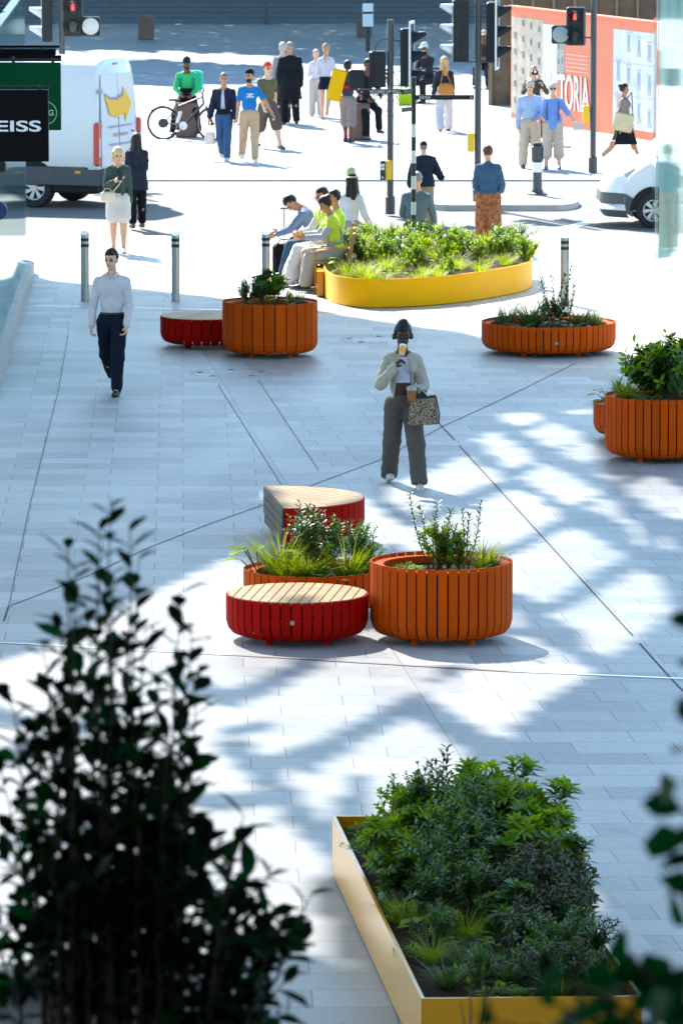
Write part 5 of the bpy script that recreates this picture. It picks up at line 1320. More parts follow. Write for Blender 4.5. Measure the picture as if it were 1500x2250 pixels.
def mk_shrub(h=.5, spread=.22, ns=9, ll=.05, lw=.02, dens_=26, m=None, whorl=False, tipm=None, name='leafy_shrub', lift=.05, side=True, bare=.15):
    l = Leaves(); b = MB()
    for i in range(ns):
        a = 6.283*i/ns+random.uniform(-.4, .4); tl_ = random.uniform(.05, 1)*spread/h*1.6; L = h*random.uniform(.7, 1.05)
        pts = stemline((random.uniform(-.03, .03), random.uniform(-.03, .03), 0), (math.cos(a)*tl_, math.sin(a)*tl_, 1), L, 6, .10, lift)
        b.tube(pts, [.006*(1-.12*j) for j in range(7)], 5)
        lines = [(pts, bare)]
        if side:
            for _ in range(3):
                j = random.randint(2, 4); dd = (pts[j+1]-pts[j]).normalized()+rv(.8); sp_ = stemline(pts[j], dd, L*.35, 4, .15, .08); b.tube(sp_, [.003]*5, 4); lines.append((sp_, .1))
        for ln_, b0 in lines:
            nl = int(dens_*(len(ln_)/7))
            if whorl:
                for lev in (1.0, .82, .62):
                    idx = min(len(ln_)-1.001, lev*(len(ln_)-1)); j = int(idx); q = ln_[j].lerp(ln_[j+1], idx-j); ax = (ln_[j+1]-ln_[j]).normalized()
                    c_ = 9 if lev == 1 else 7
                    for k in range(c_):
                        a2 = 6.283*k/c_+random.uniform(-.2, .2)+lev*5; u = ax.orthogonal().normalized(); v_ = ax.cross(u)
                        dd = (u*math.cos(a2)+v_*math.sin(a2))+ax*random.uniform(.3, .9); l.leaf(q, dd, ax, ll*random.uniform(.8, 1.15), lw, 1 if (tipm and lev == 1) else 0, .2, .2)
            else:
                for k in range(nl):
                    t_ = b0+(1-b0)*(k+random.random())/nl; idx = t_*(len(ln_)-1.001); j = int(idx); q = ln_[j].lerp(ln_[j+1], idx-j); ax = (ln_[j+1]-ln_[j]).normalized()
                    a2 = k*2.4+random.uniform(-.4, .4); u = ax.orthogonal().normalized(); v_ = ax.cross(u); dd = (u*math.cos(a2)+v_*math.sin(a2))+ax*random.uniform(.3, 1.0)
                    l.leaf(q, dd, ax, ll*random.uniform(.65, 1.15), lw*random.uniform(.8, 1.1), 1 if (tipm and t_ > .8) else 0)
    o = l.build(name, [m or G_MD, tipm or G_BR]); b.build('stem', STEM, o); return o
def mk_sprig(h=.6, ns=4, m=None, spread=.1, ll=.062): return mk_shrub(h, spread, ns, ll, ll*.36, 46, m, name='upright_sprig', side=False, bare=.3, lift=.04)
def mk_fern(h=.3, n=11, m=None):
    l = Leaves()
    for i in range(n):
        a = 6.283*i/n+random.uniform(-.3, .3); d = Vector((math.cos(a), math.sin(a), random.uniform(.6, 1.4))).normalized(); L = h*random.uniform(.9, 1.3); hz_ = Vector((d.x, d.y, 0)).normalized(); sd = hz_.cross(Vector((0, 0, 1)))
        for k in range(13):
            t_ = .15+.85*k/13; q = d*L*t_+hz_*L*.3*t_*t_-Vector((0, 0, .35*L*t_*t_)); w_ = .10*h/.3*(1-t_)**.7*1.0+.01
            for s_ in (-1, 1): l.leaf(q, sd*s_+hz_*.35+Vector((0, 0, -.1)), (0, 0, 1), w_, .014*h/.3, 0, .1, .1, 2)
    return l.build('fern', [m or G_MD])
def mk_broad(h=.22, n=10, ll=.13, m=None, name='broadleaf_plant'):
    l = Leaves(); b = MB()
    for i in range(n):
        a = 6.283*i/n+random.uniform(-.3, .3); tl_ = random.uniform(.3, 1.1); pts = stemline((0, 0, 0), (math.cos(a)*tl_, math.sin(a)*tl_, 1), h*random.uniform(.6, 1.1), 3, .1); b.tube(pts, .004, 5)
        l.leaf(pts[-1], (math.cos(a), math.sin(a), .1), (0, 0, 1), ll*random.uniform(.8, 1.1), ll*.8, 0, .2, .25)
    o = l.build(name, [m or G_MD]); b.build('stem', STEMG, o); return o
def mk_ground(r=.14, n=160, ll=.03, m=None):
    l = Leaves()
    for i in range(n):
        a = random.uniform(0, 6.283); q = r*math.sqrt(random.random()); l.leaf((q*math.cos(a), q*math.sin(a), .02+.07*(1-q/r)*random.random()), (math.cos(a)+random.uniform(-.8, .8), math.sin(a)+random.uniform(-.8, .8), random.uniform(.1, 1.0)), (0, 0, 1), ll*random.uniform(.7, 1.3), ll*.55, 0, .2, .1, 2)
    return l.build('ground_cover', [m or G_BR])
LIB = {
 'grass': [mk_grass(.36), mk_grass(.42, 170, .12)], 'gdark': [mk_grass(.34, 150, .10, G_DG, .006, .03)], 'gup': [mk_grass(.42, 110, .07, G_DG, .005, .1, 1.7)],
 'gfine': [mk_grass(.30, 240, .10, G_GR, .0035, .05)],
 'shrub': [mk_shrub(), mk_shrub(.55, .25, 10)], 'dshrub': [mk_shrub(.5, .26, 11, .05, .02, 30, G_DK, tipm=G_MD)], 'bronze': [mk_shrub(.42, .26, 12, .06, .022, 24, G_DK, tipm=G_RD)],
 'bright': [mk_shrub(.45, .24, 10, .045, .022, 30, G_BR)], 'whorl': [mk_shrub(.5, .26, 11, .105, .03, 20, G_MD, whorl=True, tipm=G_BR, name='whorled_shrub')],
 'wdark': [mk_shrub(.45, .24, 9, .09, .026, 20, G_DK, whorl=True, tipm=G_MD, name='whorled_shrub')],
 'sprig': [mk_sprig(.62, 4, G_DK, .17)], 'fern': [mk_fern()], 'fernb': [mk_fern(.26, 10, G_BR)], 'broad': [mk_broad(m=G_BR)], 'silver': [mk_broad(.12, 12, .07, G_SV)],
 'ground': [mk_ground()], 'laurel': [mk_shrub(.58, .55, 17, .085, .036, 26, G_DK, tipm=G_BR, bare=.2)]}
KIND = {'grass': 'grass tuft', 'gdark': 'grass tuft', 'gup': 'grass tuft', 'gfine': 'grass tuft', 'sprig': 'sprig', 'fern': 'fern', 'fernb': 'fern', 'broad': 'plant', 'silver': 'plant', 'ground': 'ground cover'}
WORD = {'grass': 'arching grass tuft', 'gdark': 'dark green grass tuft', 'gup': 'upright dark grass tuft', 'gfine': 'fine feathery grass tuft', 'shrub': 'mid green leafy shrub', 'dshrub': 'dark small leaved shrub',
 'bronze': 'bronze tipped shrub', 'bright': 'bright green shrub', 'whorl': 'bright whorled shrub', 'wdark': 'dark whorled shrub', 'sprig': 'tall thin sprigs', 'fern': 'green fern', 'fernb': 'bright small fern',
 'broad': 'round leaved plant', 'silver': 'silvery grey leaved plant', 'ground': 'low leafy mat', 'laurel': 'large glossy leaved laurel shrub'}
used_ = set(); cnt = {}
def plant(kind, x, y, z, sc, where, group):
    src = LIB[kind][cnt.get(kind, 0) % len(LIB[kind])]; cnt[kind] = cnt.get(kind, 0)+1
    if src.name not in used_: o = src; used_.add(src.name)
    else: o = copy_tree(src)
    o.location = (x, y, z); o.scale = (sc*random.uniform(.93, 1.07), sc*random.uniform(.93, 1.07), sc); o.rotation_euler = (0, 0, random.uniform(0, 6.28))
    tag(o, f'{WORD[kind]} {where}', KIND.get(kind, 'shrub'), group); return o
# ---- in the round planters: (kind, px, dx dy of centre, scale)
def inround(c, z, lst, group):
    for kind, dx, dy, sc, where in lst: sc *= 1.5 if c is cL else 1.3; plant(kind, c.x+dx, c.y+dy, z, sc, where, group)
GT = 'plants in the tall centre planter'
inround(cT, .62, [('sprig', -.08, .02, .84, 'left of centre in the tall centre orange planter'), ('sprig', .22, .08, .76, 'right of centre in the tall centre orange planter'), ('bright', .16, .0, .5, 'right of the middle of the tall centre orange planter'), ('shrub', .06, .05, .62, 'in the middle of the tall centre orange planter'),
 ('bright', -.02, -.02, .8, 'in the middle of the tall centre orange planter'), ('grass', .36, .05, .85, 'on the right side of the tall centre orange planter'), ('gdark', .44, -.02, .65, 'at the right rim of the tall centre orange planter'), ('fernb', .3, -.2, .55, 'at the front right of the tall centre orange planter'),
 ('ground', -.3, -.08, .8, 'on the bare soil at the left of the tall centre orange planter'), ('ground', .1, -.3, .6, 'at the front rim of the tall centre orange planter')], GT)
GL_ = 'plants in the low planter behind the round bench'
inround(cL, .33, [('broad', -.48, .02, 1.0, 'at the left rim of the low centre orange planter'), ('grass', -.28, .1, 1.1, 'left in the low centre orange planter'), ('gfine', -.2, -.22, .95, 'front left in the low centre orange planter'),
 ('gfine', -.05, -.2, 1.0, 'front middle in the low centre orange planter'), ('sprig', .0, .2, .75, 'behind the grasses in the low centre orange planter'), ('dshrub', .1, .15, .8, 'behind the grasses in the low centre orange planter'), ('dshrub', -.02, .3, .85, 'at the back of the low centre orange planter'),
 ('fernb', .08, -.2, 1.0, 'front centre of the low centre orange planter'), ('grass', .33, -.12, 1.0, 'right in the low centre orange planter'), ('fern', .2, -.32, .7, 'at the front rim of the low centre orange planter'), ('shrub', .42, .22, .62, 'at the right back of the low centre orange planter'), ('bright', .52, .12, .5, 'between the low and tall centre orange planters')], GL_)
GM = 'plants in the tall planter near the seated people'
inround(cM, .66, [('wdark', -.1, .0, .78, 'in the middle of the tall orange planter near the red bench'), ('whorl', .08, .05, .62, 'in the tall orange planter below the seated people'), ('dshrub', -.3, .05, .62, 'left in the tall orange planter near the red bench'), ('gdark', .36, .05, .72, 'right in the tall orange planter below the seated people'),
 ('fern', .22, -.2, .8, 'at the front right of the tall orange planter below the seated people'), ('fern', -.25, -.25, .8, 'at the front left of the tall orange planter near the red bench'), ('broad', .1, -.3, .6, 'at the front rim of the tall orange planter near the red bench')], GM)
GW = 'plants in the wide low planter'
inround(cW, .34, [('gup', -.55, .1, 1.0, 'far left in the wide low orange planter'), ('gdark', -.62, -.1, .9, 'at the left rim of the wide low orange planter'), ('gdark', -.28, -.1, 1.15, 'left of centre in the wide low orange planter'), ('gdark', -.2, .15, 1.1, 'left of centre at the back of the wide low orange planter'), ('shrub', -.02, .35, .6, 'at the back centre of the wide low orange planter'),
 ('silver', .1, -.35, 1.0, 'at the front centre of the wide low orange planter'), ('sprig', .08, .1, 1.05, 'in front of the lone bollard in the wide low orange planter'), ('sprig', .25, .2, .8, 'right of the lone bollard in the wide low orange planter'), ('dshrub', .12, .05, .7, 'below the sprigs in the wide low orange planter'), ('gdark', .42, -.1, 1.1, 'right of centre in the wide low orange planter'),
 ('gup', .6, .05, .75, 'at the right rim of the wide low orange planter'), ('fern', .3, -.3, .9, 'front right of the wide low orange planter'), ('fern', -.4, -.35, .7, 'front left of the wide low orange planter'), ('gdark', .62, -.15, .75, 'at the front right rim of the wide low orange planter')], GW)
GE = 'plants in the planters at the right edge'
inround(cE, .66, [('laurel', -.12, .12, .85, 'left of the two other laurels at the right edge'), ('laurel', .05, .05, 1.0, 'filling the tall orange planter at the right edge'), ('laurel', .3, .2, .9, 'behind the other laurel at the right edge'), ('grass', -.4, -.02, .8, 'left in the tall orange planter at the right edge'), ('gfine', -.3, -.1, .65, 'left of the laurel at the right edge'),
 ('fern', -.1, -.38, .9, 'at the front rim of the right edge planter'), ('shrub', .15, -.3, .5, 'at the front of the right edge planter, below the laurel'), ('fern', .35, -.3, .8, 'at the front rim, farthest right')], GE)
inround(cS, .35, [('broad', -.42, -.05, .9, 'in the small low planter half hidden at the right edge'), ('shrub', -.3, .1, .55, 'in the small low planter half hidden at the right edge'), ('fern', -.46, -.2, .7, 'at the rim of the small low planter at the right edge')], GE)
# ---- yellow box planter
GX = 'plants in the yellow box planter'
def bx_at(u, v):
    a = Vector(BOXP[0]).lerp(Vector(BOXP[1]), v); c = Vector(BOXP[3]).lerp(Vector(BOXP[2]), v); return a.lerp(c, u)
colw = ['left', 'centre left', 'centre right', 'right']
def inbox(lst):
    for kind, u, v, sc in lst:
        p = bx_at(u, v); c_ = colw[min(3, int(u*4))]; r_ = ['far end', 'behind the middle', 'middle', 'before the middle', 'near end'][min(4, int(v*5))]
        plant(kind, p.x, p.y, hz-.08, sc, f'{c_} side, {r_} of the yellow box planter', GX)
inbox([('bright', .30, .10, 1.05), ('dshrub', .45, .06, 1.05), ('sprig', .55, .08, 1.1), ('sprig', .68, .12, .85), ('bright', .48, .02, .9), ('whorl', .82, .10, 1.15), ('whorl', .95, .22, 1.1), ('ground', .12, .05, 1.1), ('ground', .18, .12, 1.2), ('ground', .08, .14, 1.0), ('fern', .24, .2, .8),
 ('gdark', .40, .16, 1.0), ('dshrub', .62, .22, 1.25), ('dshrub', .75, .2, 1.1), ('shrub', .55, .26, 1.1), ('gfine', .22, .26, 1.0), ('whorl', .18, .36, .95), ('wdark', .3, .34, 1.05), ('dshrub', .45, .38, 1.2), ('dshrub', .62, .4, 1.2), ('whorl', .88, .42, 1.1), ('wdark', .78, .36, 1.1),
 ('wdark', .98, .45, .95), ('shrub', .3, .48, 1.0), ('wdark', .56, .5, 1.0), ('bronze', .80, .55, 1.3), ('bronze', .92, .62, 1.25), ('bronze', .66, .60, 1.2), ('dshrub', .48, .58, 1.0), ('gdark', .22, .58, .9), ('broad', .16, .66, .8), ('bright', .26, .68, .55), ('gfine', .38, .66, 1.0), ('bronze', .8, .7, 1.1),
 ('wdark', .55, .7, .9), ('fern', .42, .76, 1.0), ('gdark', .28, .8, .8), ('gfine', .15, .78, .9), ('ground', .08, .74, 1.0), ('gdark', .16, .9, .8), ('shrub', .32, .9, .55), ('fern', .55, .84, 1.1), ('shrub', .68, .82, .8), ('dshrub', .78, .86, .9), ('grass', .86, .93, .85), ('fern', .5, .94, .9), ('bronze', .92, .78, .8), ('gdark', .66, .95, .9), ('ground', .4, .95, 1.2), ('fern', .24, .45, .8), ('gfine', .1, .55, .9), ('ground', .2, .5, 1.3), ('fern', .25, .84, .7), ('dshrub', .36, .44, 1.0), ('shrub', .2, .72, .6), ('whorl', .4, .28, .9), ('dshrub', .14, .30, .8), ('wdark', .12, .5, .75), ('bright', .1, .62, .5), ('dshrub', .3, .56, .9), ('fern', .3, .4, .9), ('broad', .5, .8, .8), ('dshrub', .6, .9, .7), ('fern', .36, .84, 1.1), ('bronze', .74, .92, .8), ('bronze', .6, .78, 1.0), ('ground', .25, .86, 1.2), ('gdark', .45, .88, 1.0), ('broad', .34, .74, .7)])
# ---- curved yellow planter
GC = 'plants in the curved yellow planter'
inround(yp, .46, [('bright', -.3, -.1, .5, 'in the added yellow planter standing in for a reflection'), ('grass', -.5, -.2, .5, 'in the added yellow planter standing in for a reflection'), ('shrub', .1, 0, .5, 'in the added yellow planter standing in for a reflection')], 'plants added for the reflection in the right glass')  # plants of the planter that stands in for the reflection
cx0 = sum(p[0] for p in CURV)/len(CURV); cy0 = sum(p[1] for p in CURV)/len(CURV); xs_ = [p[0] for p in CURV]; ys_ = [p[1] for p in CURV]
k = 0; pos = []
while len(pos) < 96 and k < 6000:
    k += 1; x = random.uniform(min(xs_)+.06, max(xs_)-.05); y = random.uniform(min(ys_)+.05, max(ys_)-.06)
    if inside(x, y, CURV) and all((x-a)**2+(y-c)**2 > .185**2 for a, c in pos): pos.append((x, y))
kinds_back = ['bright', 'grass', 'bright', 'shrub', 'gfine', 'bright', 'fernb']; kinds_fr = ['broad', 'gfine', 'grass', 'ground', 'bright', 'grass', 'fernb']
for i, (x, y) in enumerate(sorted(pos)):
    u = (x-min(xs_))/(max(xs_)-min(xs_)); front = y < cy0-.25*(1) + (u-.5)*.5
    kd = random.choice(kinds_fr if front else kinds_back)
    sc = random.uniform(.9, 1.15)*(.9 if front else .95)
    cw = ['far left', 'left', 'centre left', 'centre', 'centre right', 'right', 'far right'][min(6, int(u*7))]; rw = 'front' if front else ('middle' if y < cy0+.6 else 'back')
    plant(kd, x, y, hy_-.08, sc, f'at the {cw}, {rw} of the curved yellow planter', GC)
for k_ in LIB:                       # library sources that were never placed
    for s_ in LIB[k_]:
        if s_.name not in used_:
            for ch in list(s_.children): bpy.data.objects.remove(ch)
            bpy.data.objects.remove(s_)

# ================================================================== NEAR FOLIAGE (out of focus)
TZ = 4.52
t = empty('terrace_trough', (-1.02, 11.6, TZ-.7), 'dark blurred trough edge at the bottom left corner', 'planter')
b = MB(); b.box((0, 0, .33), (1.26, 5.6, .66)); b.build('box', mat('trough_slate', (.02, .028, .036), .5, 0, .1, 10), t)
b = MB(); 
for x_ in (-.60, .60): b.box((x_, 0, .68), (.10, 5.7, .04))
for y_ in (-2.8, 2.8): b.box((0, y_, .68), (1.1, .10, .04))
b.build('rim', mat('trough_rim', (.022, .032, .042), .4), t)
b = MB(); bumpy(b, dens([(-.55, -2.75), (.55, -2.75), (.55, 2.75), (-.55, 2.75)], 6), .65, amp=.02); b.build('soil', SOIL, t, True)
def near_bush(name, label, Y0, base_px, tips, ll, lw, m, nleaf, zb=None, side=1.0, dy=.22, bright=.0, wide=0):
    root = None; l = Leaves(); b = MB()
    bp = atY(base_px[0], base_px[1], Y0); o0_ = Vector((bp.x, Y0, bp.z if zb is None else zb))
    for (px, py) in tips:
        Yt = Y0+random.uniform(-dy, dy); q = atY(px, py, Yt)-o0_; st_ = Vector((q.x*.62*wide+random.uniform(-.05, .05)*wide, q.y*.4, 0)); c1 = st_.lerp(q, .5)+Vector((-(q.x)*.10, random.uniform(-.04, .04), .02))
        pts = []
        for i in range(11):
            t_ = i/10; pts.append(st_*(1-t_)**2+c1*2*t_*(1-t_)+q*t_*t_+rv(.006))
        b.tube(pts, [.009*(1-.085*i) for i in range(11)], 5)
        L = q.length; lines = [(pts, .3)]
        for _ in range(int(4.4*side)):
            j = random.randint(3, 8); ax = (pts[j+1]-pts[j]).normalized(); dd = ax*.8+rv(.8); sp_ = stemline(pts[j], dd, random.uniform(.10, .2)*(1.2-.08*j), 4, .15, .12); b.tube(sp_, [.003, .003, .0025, .002, .002], 4); lines.append((sp_, .1))
        for ln_, b0 in lines:
            tot = sum((ln_[i+1]-ln_[i]).length for i in range(len(ln_)-1)); nl = max(4, int(tot*nleaf))
            for k in range(nl):
                t_ = b0+(1-b0)*(k+random.random())/nl; idx = t_*(len(ln_)-1.001); j = int(idx); p_ = ln_[j].lerp(ln_[j+1], idx-j); ax = (ln_[j+1]-ln_[j]).normalized()
                a2 = k*2.4+random.uniform(-.5, .5); u = ax.orthogonal().normalized(); v_ = ax.cross(u); dd = (u*math.cos(a2)+v_*math.sin(a2))+ax*random.uniform(.4, 1.1)
                l.leaf(p_, dd, ax, ll*random.uniform(.6, 1.15), lw*random.uniform(.75, 1.15), 1 if random.random() < bright*(1 if p_.z > q.z*.6 else .2) else 0)  # brighter green near the stem tips paints in sunlit leaves
    o = l.build(name, [m, G_FR]); o.location = o0_; b.build('stem', STEM, o); tag(o, label, 'shrub'); return o
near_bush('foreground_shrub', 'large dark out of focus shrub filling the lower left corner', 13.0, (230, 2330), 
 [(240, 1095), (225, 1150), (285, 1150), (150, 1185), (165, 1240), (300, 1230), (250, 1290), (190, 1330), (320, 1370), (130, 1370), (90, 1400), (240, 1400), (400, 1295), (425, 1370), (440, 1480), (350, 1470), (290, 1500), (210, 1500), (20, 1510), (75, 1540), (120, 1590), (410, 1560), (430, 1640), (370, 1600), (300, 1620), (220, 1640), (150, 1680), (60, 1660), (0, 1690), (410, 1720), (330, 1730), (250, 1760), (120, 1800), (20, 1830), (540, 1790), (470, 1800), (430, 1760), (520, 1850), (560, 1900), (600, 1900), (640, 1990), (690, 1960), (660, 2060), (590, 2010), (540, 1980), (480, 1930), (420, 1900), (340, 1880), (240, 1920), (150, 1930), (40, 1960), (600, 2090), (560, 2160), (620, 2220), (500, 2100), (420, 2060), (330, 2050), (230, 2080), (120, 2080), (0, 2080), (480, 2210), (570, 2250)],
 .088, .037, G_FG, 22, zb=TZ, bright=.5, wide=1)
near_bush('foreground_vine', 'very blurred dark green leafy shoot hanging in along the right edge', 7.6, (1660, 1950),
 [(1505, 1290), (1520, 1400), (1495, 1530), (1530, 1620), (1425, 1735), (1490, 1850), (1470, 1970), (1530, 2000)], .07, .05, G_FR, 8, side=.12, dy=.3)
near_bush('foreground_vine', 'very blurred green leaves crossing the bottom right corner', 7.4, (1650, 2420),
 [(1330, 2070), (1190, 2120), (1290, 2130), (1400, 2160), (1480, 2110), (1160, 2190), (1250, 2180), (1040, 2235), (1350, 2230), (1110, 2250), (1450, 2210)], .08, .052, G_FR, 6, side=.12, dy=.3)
sp = near_bush('foreground_sprig', 'thin blurred budding sprig in front of the near end of the yellow box', 17.0, (1040, 2500), [(1030, 2150), (1065, 2120), (1010, 2200)], .02, .009, G_BR, 50, side=.2)

# ================================================================== TREES whose crowns shade the far paving (above the frame)
FL = [[(0, 126), (200, 128), (290, 132), (450, 135), (560, 149), (620, 163), (560, 176), (500, 187), (285, 187), (0, 187)], [(-900, -200), (2400, -200), (2400, 190), (1120, 170), (1000, 160), (900, 143), (700, 138), (520, 115), (200, 109), (-900, 104)]]
def farshade(x, y):
    px, py = topix(x, y, 0); px += 26*math.sin(x*5.1+y*.7)+18*math.sin(y*2.3); py += 2.5*math.sin(x*3.7+y)
    return any(inside(px, py, p) for p in FL)
for lab, X0, X1, tx in (('broad tree crown above the frame shading the far left paving', -15, 0, -15.5), ('broad tree crown above the frame shading the far right paving', 0, 15, 16)):
    l = Leaves(); Y = 136.0; HT = 9.5
    while Y < 182:
        X = X0
        while X < X1:
            gx, gy = X+random.uniform(0, .3), Y+random.uniform(0, .3)
            if farshade(gx, gy):
                for _ in range(6):
                    hh_ = HT+random.uniform(-1, 2.5); s_ = .22
                    c = Vector((gx-SHX*hh_, gy-SHY*hh_, hh_))+Vector((random.uniform(-.12, .12), random.uniform(-.12, .12), 0)); d = rv(1); l.leaf(c, d, rv(1), .5, .36, 0, .1, .1, 2)
            X += .3
        Y += .3
    t = empty('broad_tree', (tx, 172, 0), lab, 'tree', 'trees shading the far paving'); o = l.build('crown', [G_MD], t); o.location = (-tx, -172, 0)
    b = MB(); b.tube([(0, 0, 0), (.1, 0, 3), (-tx*.1, 1, 7), (-tx*.35, 0, 9.5)], [.4, .32, .25, .1], 10)
    for a in range(5): b.tube([(-tx*.1, 1, 7), (-tx*(.2+.13*a), -12+6*a, 10.5)], [.2, .06], 6)
    b.build('trunk', STEM, t, True)
# ================================================================== PEOPLE
def thing(name, label, cat, M, group=None):
    o = bpy.data.objects.new(name, None); COL.objects.link(o); o.matrix_world = M; return tag(o, label, cat, group)
def shoulder_bag(label, i, side='L', col='#222', drop=.33, size=(.28, .09, .22), yoff=0, strap=None, cross=False, nm='shoulder_bag'):
    H = i['H']; sg = 1 if side == 'L' else -1; m = cloth('bag'+col, col, .15); J = i['J']; sh = J[side+'sh']
    p = Vector((sg*(i['sw']+.05), yoff-.02, sh[2]-drop*H)); t = thing(nm, label, 'bag', i['M'] @ Matrix.Translation(p))
    b = MB(); b.bbox((0, 0, 0), (size[1], size[0], size[2]), .025, M=None); b.build('bag_body', m, t)
    s0 = Vector((( -sg if cross else sg)*i['sw']*(.55), 0, sh[2]+.05*H))-p; b = MB()
    for y_, k in ((-size[0]*.4, -.075), (size[0]*.4, .05)): b.tube([Vector((0, y_, size[2]/2)), Vector((s0.x*.4, y_*.3+k*2.1*H*.6, s0.z*.5)), Vector((s0.x*.85, k*H*1.1, s0.z*.88)), s0], .010, 5)
    b.build('strap', m if strap is None else cloth('strap'+strap, strap), t); return t
def handbag_on(label, i, side, col, size, drop=.1, nm='hand_bag', rot=0, mt=None, handle=None, handcol='#111'):
    h = i['hand'][side]; p = Vector(h)-Vector((0, 0, drop+size[2]/2)); t = thing(nm, label, 'bag', i['M'] @ Matrix.Translation(p) @ Matrix.Rotation(rot, 4, 'Z'))
    b = MB(); b.bbox((0, 0, 0), size, min(size)*.2); b.build('bag_body', mt or cloth('bag'+col, col, .15), t)
    b = MB()
    for s_ in (-1, 1): b.tube([Vector((-size[0]*.3, s_*size[1]*.35, size[2]/2)), Vector((-size[0]*.2, 0, size[2]/2+drop*.8)), Vector((0, 0, size[2]/2+drop)), Vector((size[0]*.2, 0, size[2]/2+drop*.8)), Vector((size[0]*.3, s_*size[1]*.35, size[2]/2))], .006, 5)
    b.build('handle', cloth('strap'+handcol, handcol), t); return t

# --- man in white shirt
i = person('man walking in a white shirt and dark navy trousers, near the glass shopfront', 247, 866, 553, heading=-8, skin='pale', hair='short', haircol='#1d1512', res=.0105,
  legs=((17, 0, 5), (-16, 1, 38, -44)), arms=((6, 9, 22, -4), (2, 12, 12, 3)), head=(-14, 4), shirt='#c9c3c4', pants=('trousers', '#0d1626', .97, .012), shoes='#0a0a0c', sleeve=.97, hem=-.03, build=1.0, curl=38)
# belt, collar and placket as parts of his clothes
pz = i['pel'][2]; b = MB(); b.lathe([(.148, pz+.062), (.150, pz+.09)], 28, sy=.80); b.build('belt', mat('belt_black', (.01, .01, .01), .4), i['root'], True)
b = MB(); n = 16
for a0_, a1_ in ((-1.45, -.1), (-3.04, -1.69)):
    pass
c = Vector(i['FT'][0] @ np.array([0, 0, .315*i['H']])+i['FT'][1])
for sx in (-1, 1): b.add([c+Vector((sx*.012, -.085, -.045)), c+Vector((sx*.062, -.045, .028)), c+Vector((sx*.075, .0, .03)), c+Vector((sx*.085, -.02, -.01)), c+Vector((sx*.05, -.098, -.04))], [(0, 1, 2, 3, 4)])
o = b.build('collar', cloth('shirt#c9c3c4', '#c9c3c4'), i['root']); s_ = o.modifiers.new('t', 'SOLIDIFY'); s_.thickness = .008

# --- woman with headphones
W = person('woman in grey wide trousers and cream jacket drinking from a paper cup, wearing headphones', 884, 1066, 714, heading=6, skin='dark', hair='topbun', haircol='#0d0a0a', res=.0105, fem=True,
  legs=((21, 5, 5, 16), (-14, 2, 12, -14)), arms=((8, 15, 84, -22), (26, 20, 158, -34)), head=(0, 6), shirt='#b4b6c6', sleeve=.18, hem=-.125, pants=('trousers', '#57504a', 1.0, .027), shoes='#bdb8ae',
  coat=('jacket', '#a69f90', .018, .97, -.0, .105, .02), build=1.0, curl=55)
H = W['H']; r0 = W['root']
b = MB(); hb = [hpos(W, (.058*math.cos(a), .006, .085+.082*math.sin(a))) for a in np.linspace(-.1, math.pi+.1, 15)]; b.tube(hb, .012, 8); hp_ = b.build('headphones', mat('headphone_silver', (.55, .56, .56), .3), r0, True)
for sx in (-1, 1):
    b = MB(); b.sphere(hpos(W, (sx*.056, .008, .068)), .036, 14, sc=(.55, .8, 1.15)); b.build('ear_cup', mat('headphone_black', (.02, .02, .022), .35), hp_, True)
b = MB()
for sx in (-1, 1): b.sphere(hpos(W, (sx*.019, -.058, .073)), .026, 12, sc=(1.05, .3, .8))
b.tube([hpos(W, (-.046, -.02, .078)), hpos(W, (-.03, -.055, .08)), hpos(W, (.03, -.055, .08)), hpos(W, (.046, -.02, .078))], .004, 6); b.build('sunglasses', mat('glass_black', (.01, .01, .012), .12), r0, True)
# cup at the mouth
hd_ = W['hand']['R']; cp = hpos(W, (-.008, -.088, .028)); t = thing('paper_cup', 'paper cup with orange sleeve at the mouth of the woman with headphones', 'cup', W['M'] @ Matrix.Translation(cp) @ Matrix.Rotation(R(-22), 4, 'X') @ Matrix.Rotation(R(12), 4, 'Y'))
b = MB(); b.lathe([(.001, -.115), (.030, -.115), (.040, -.01), (.001, -.01)], 18); b.build('cup_body', mat('paper_tan', (.62, .42, .22), .6), t, True)
b = MB(); b.lathe([(.0345, -.075), (.0395, -.028)], 18); b.build('sleeve', mat('sleeve_orange', (.85, .35, .03), .6), t, True)
b = MB(); b.lathe([(.043, -.014), (.043, .0), (.036, .002), (.036, .012), (.001, .012)], 18); b.build('lid', WHT, t, True)
hl_ = W['hand']['L']
t = thing('iced_drink_cup', 'clear plastic cup of iced amber drink in the other hand of the woman with headphones', 'cup', W['M'] @ Matrix.Translation(hl_+Vector((-.01, -.05, .0))))
b = MB(); b.lathe([(.001, -.085), (.043, -.085), (.055, .03), (.001, .03)], 18); b.build('drink', mat('amber_drink', (.26, .10, .015), .2), t, True)
b = MB(); b.lathe([(.057, .032), (.058, .065), (.02, .085), (.001, .086)], 18); b.build('lid', mat('clear_lid', (.35, .33, .32), .15), t, True)
b = MB(); b.tube([(0, 0, .05), (-.01, 0, .24)], .0035, 6); b.build('straw', mat('straw_black', (.02, .02, .02), .5), t)
lm = bpy.data.materials.new('leopard_fabric'); lm.use_nodes = True; nt_ = lm.node_tree; vo = nt_.nodes.new('ShaderNodeTexVoronoi'); vo.inputs['Scale'].default_value = 42; vo.feature = 'DISTANCE_TO_EDGE'; tc_ = nt_.nodes.new('ShaderNodeTexCoord'); nz_ = nt_.nodes.new('ShaderNodeTexNoise'); nz_.inputs['Scale'].default_value = 30
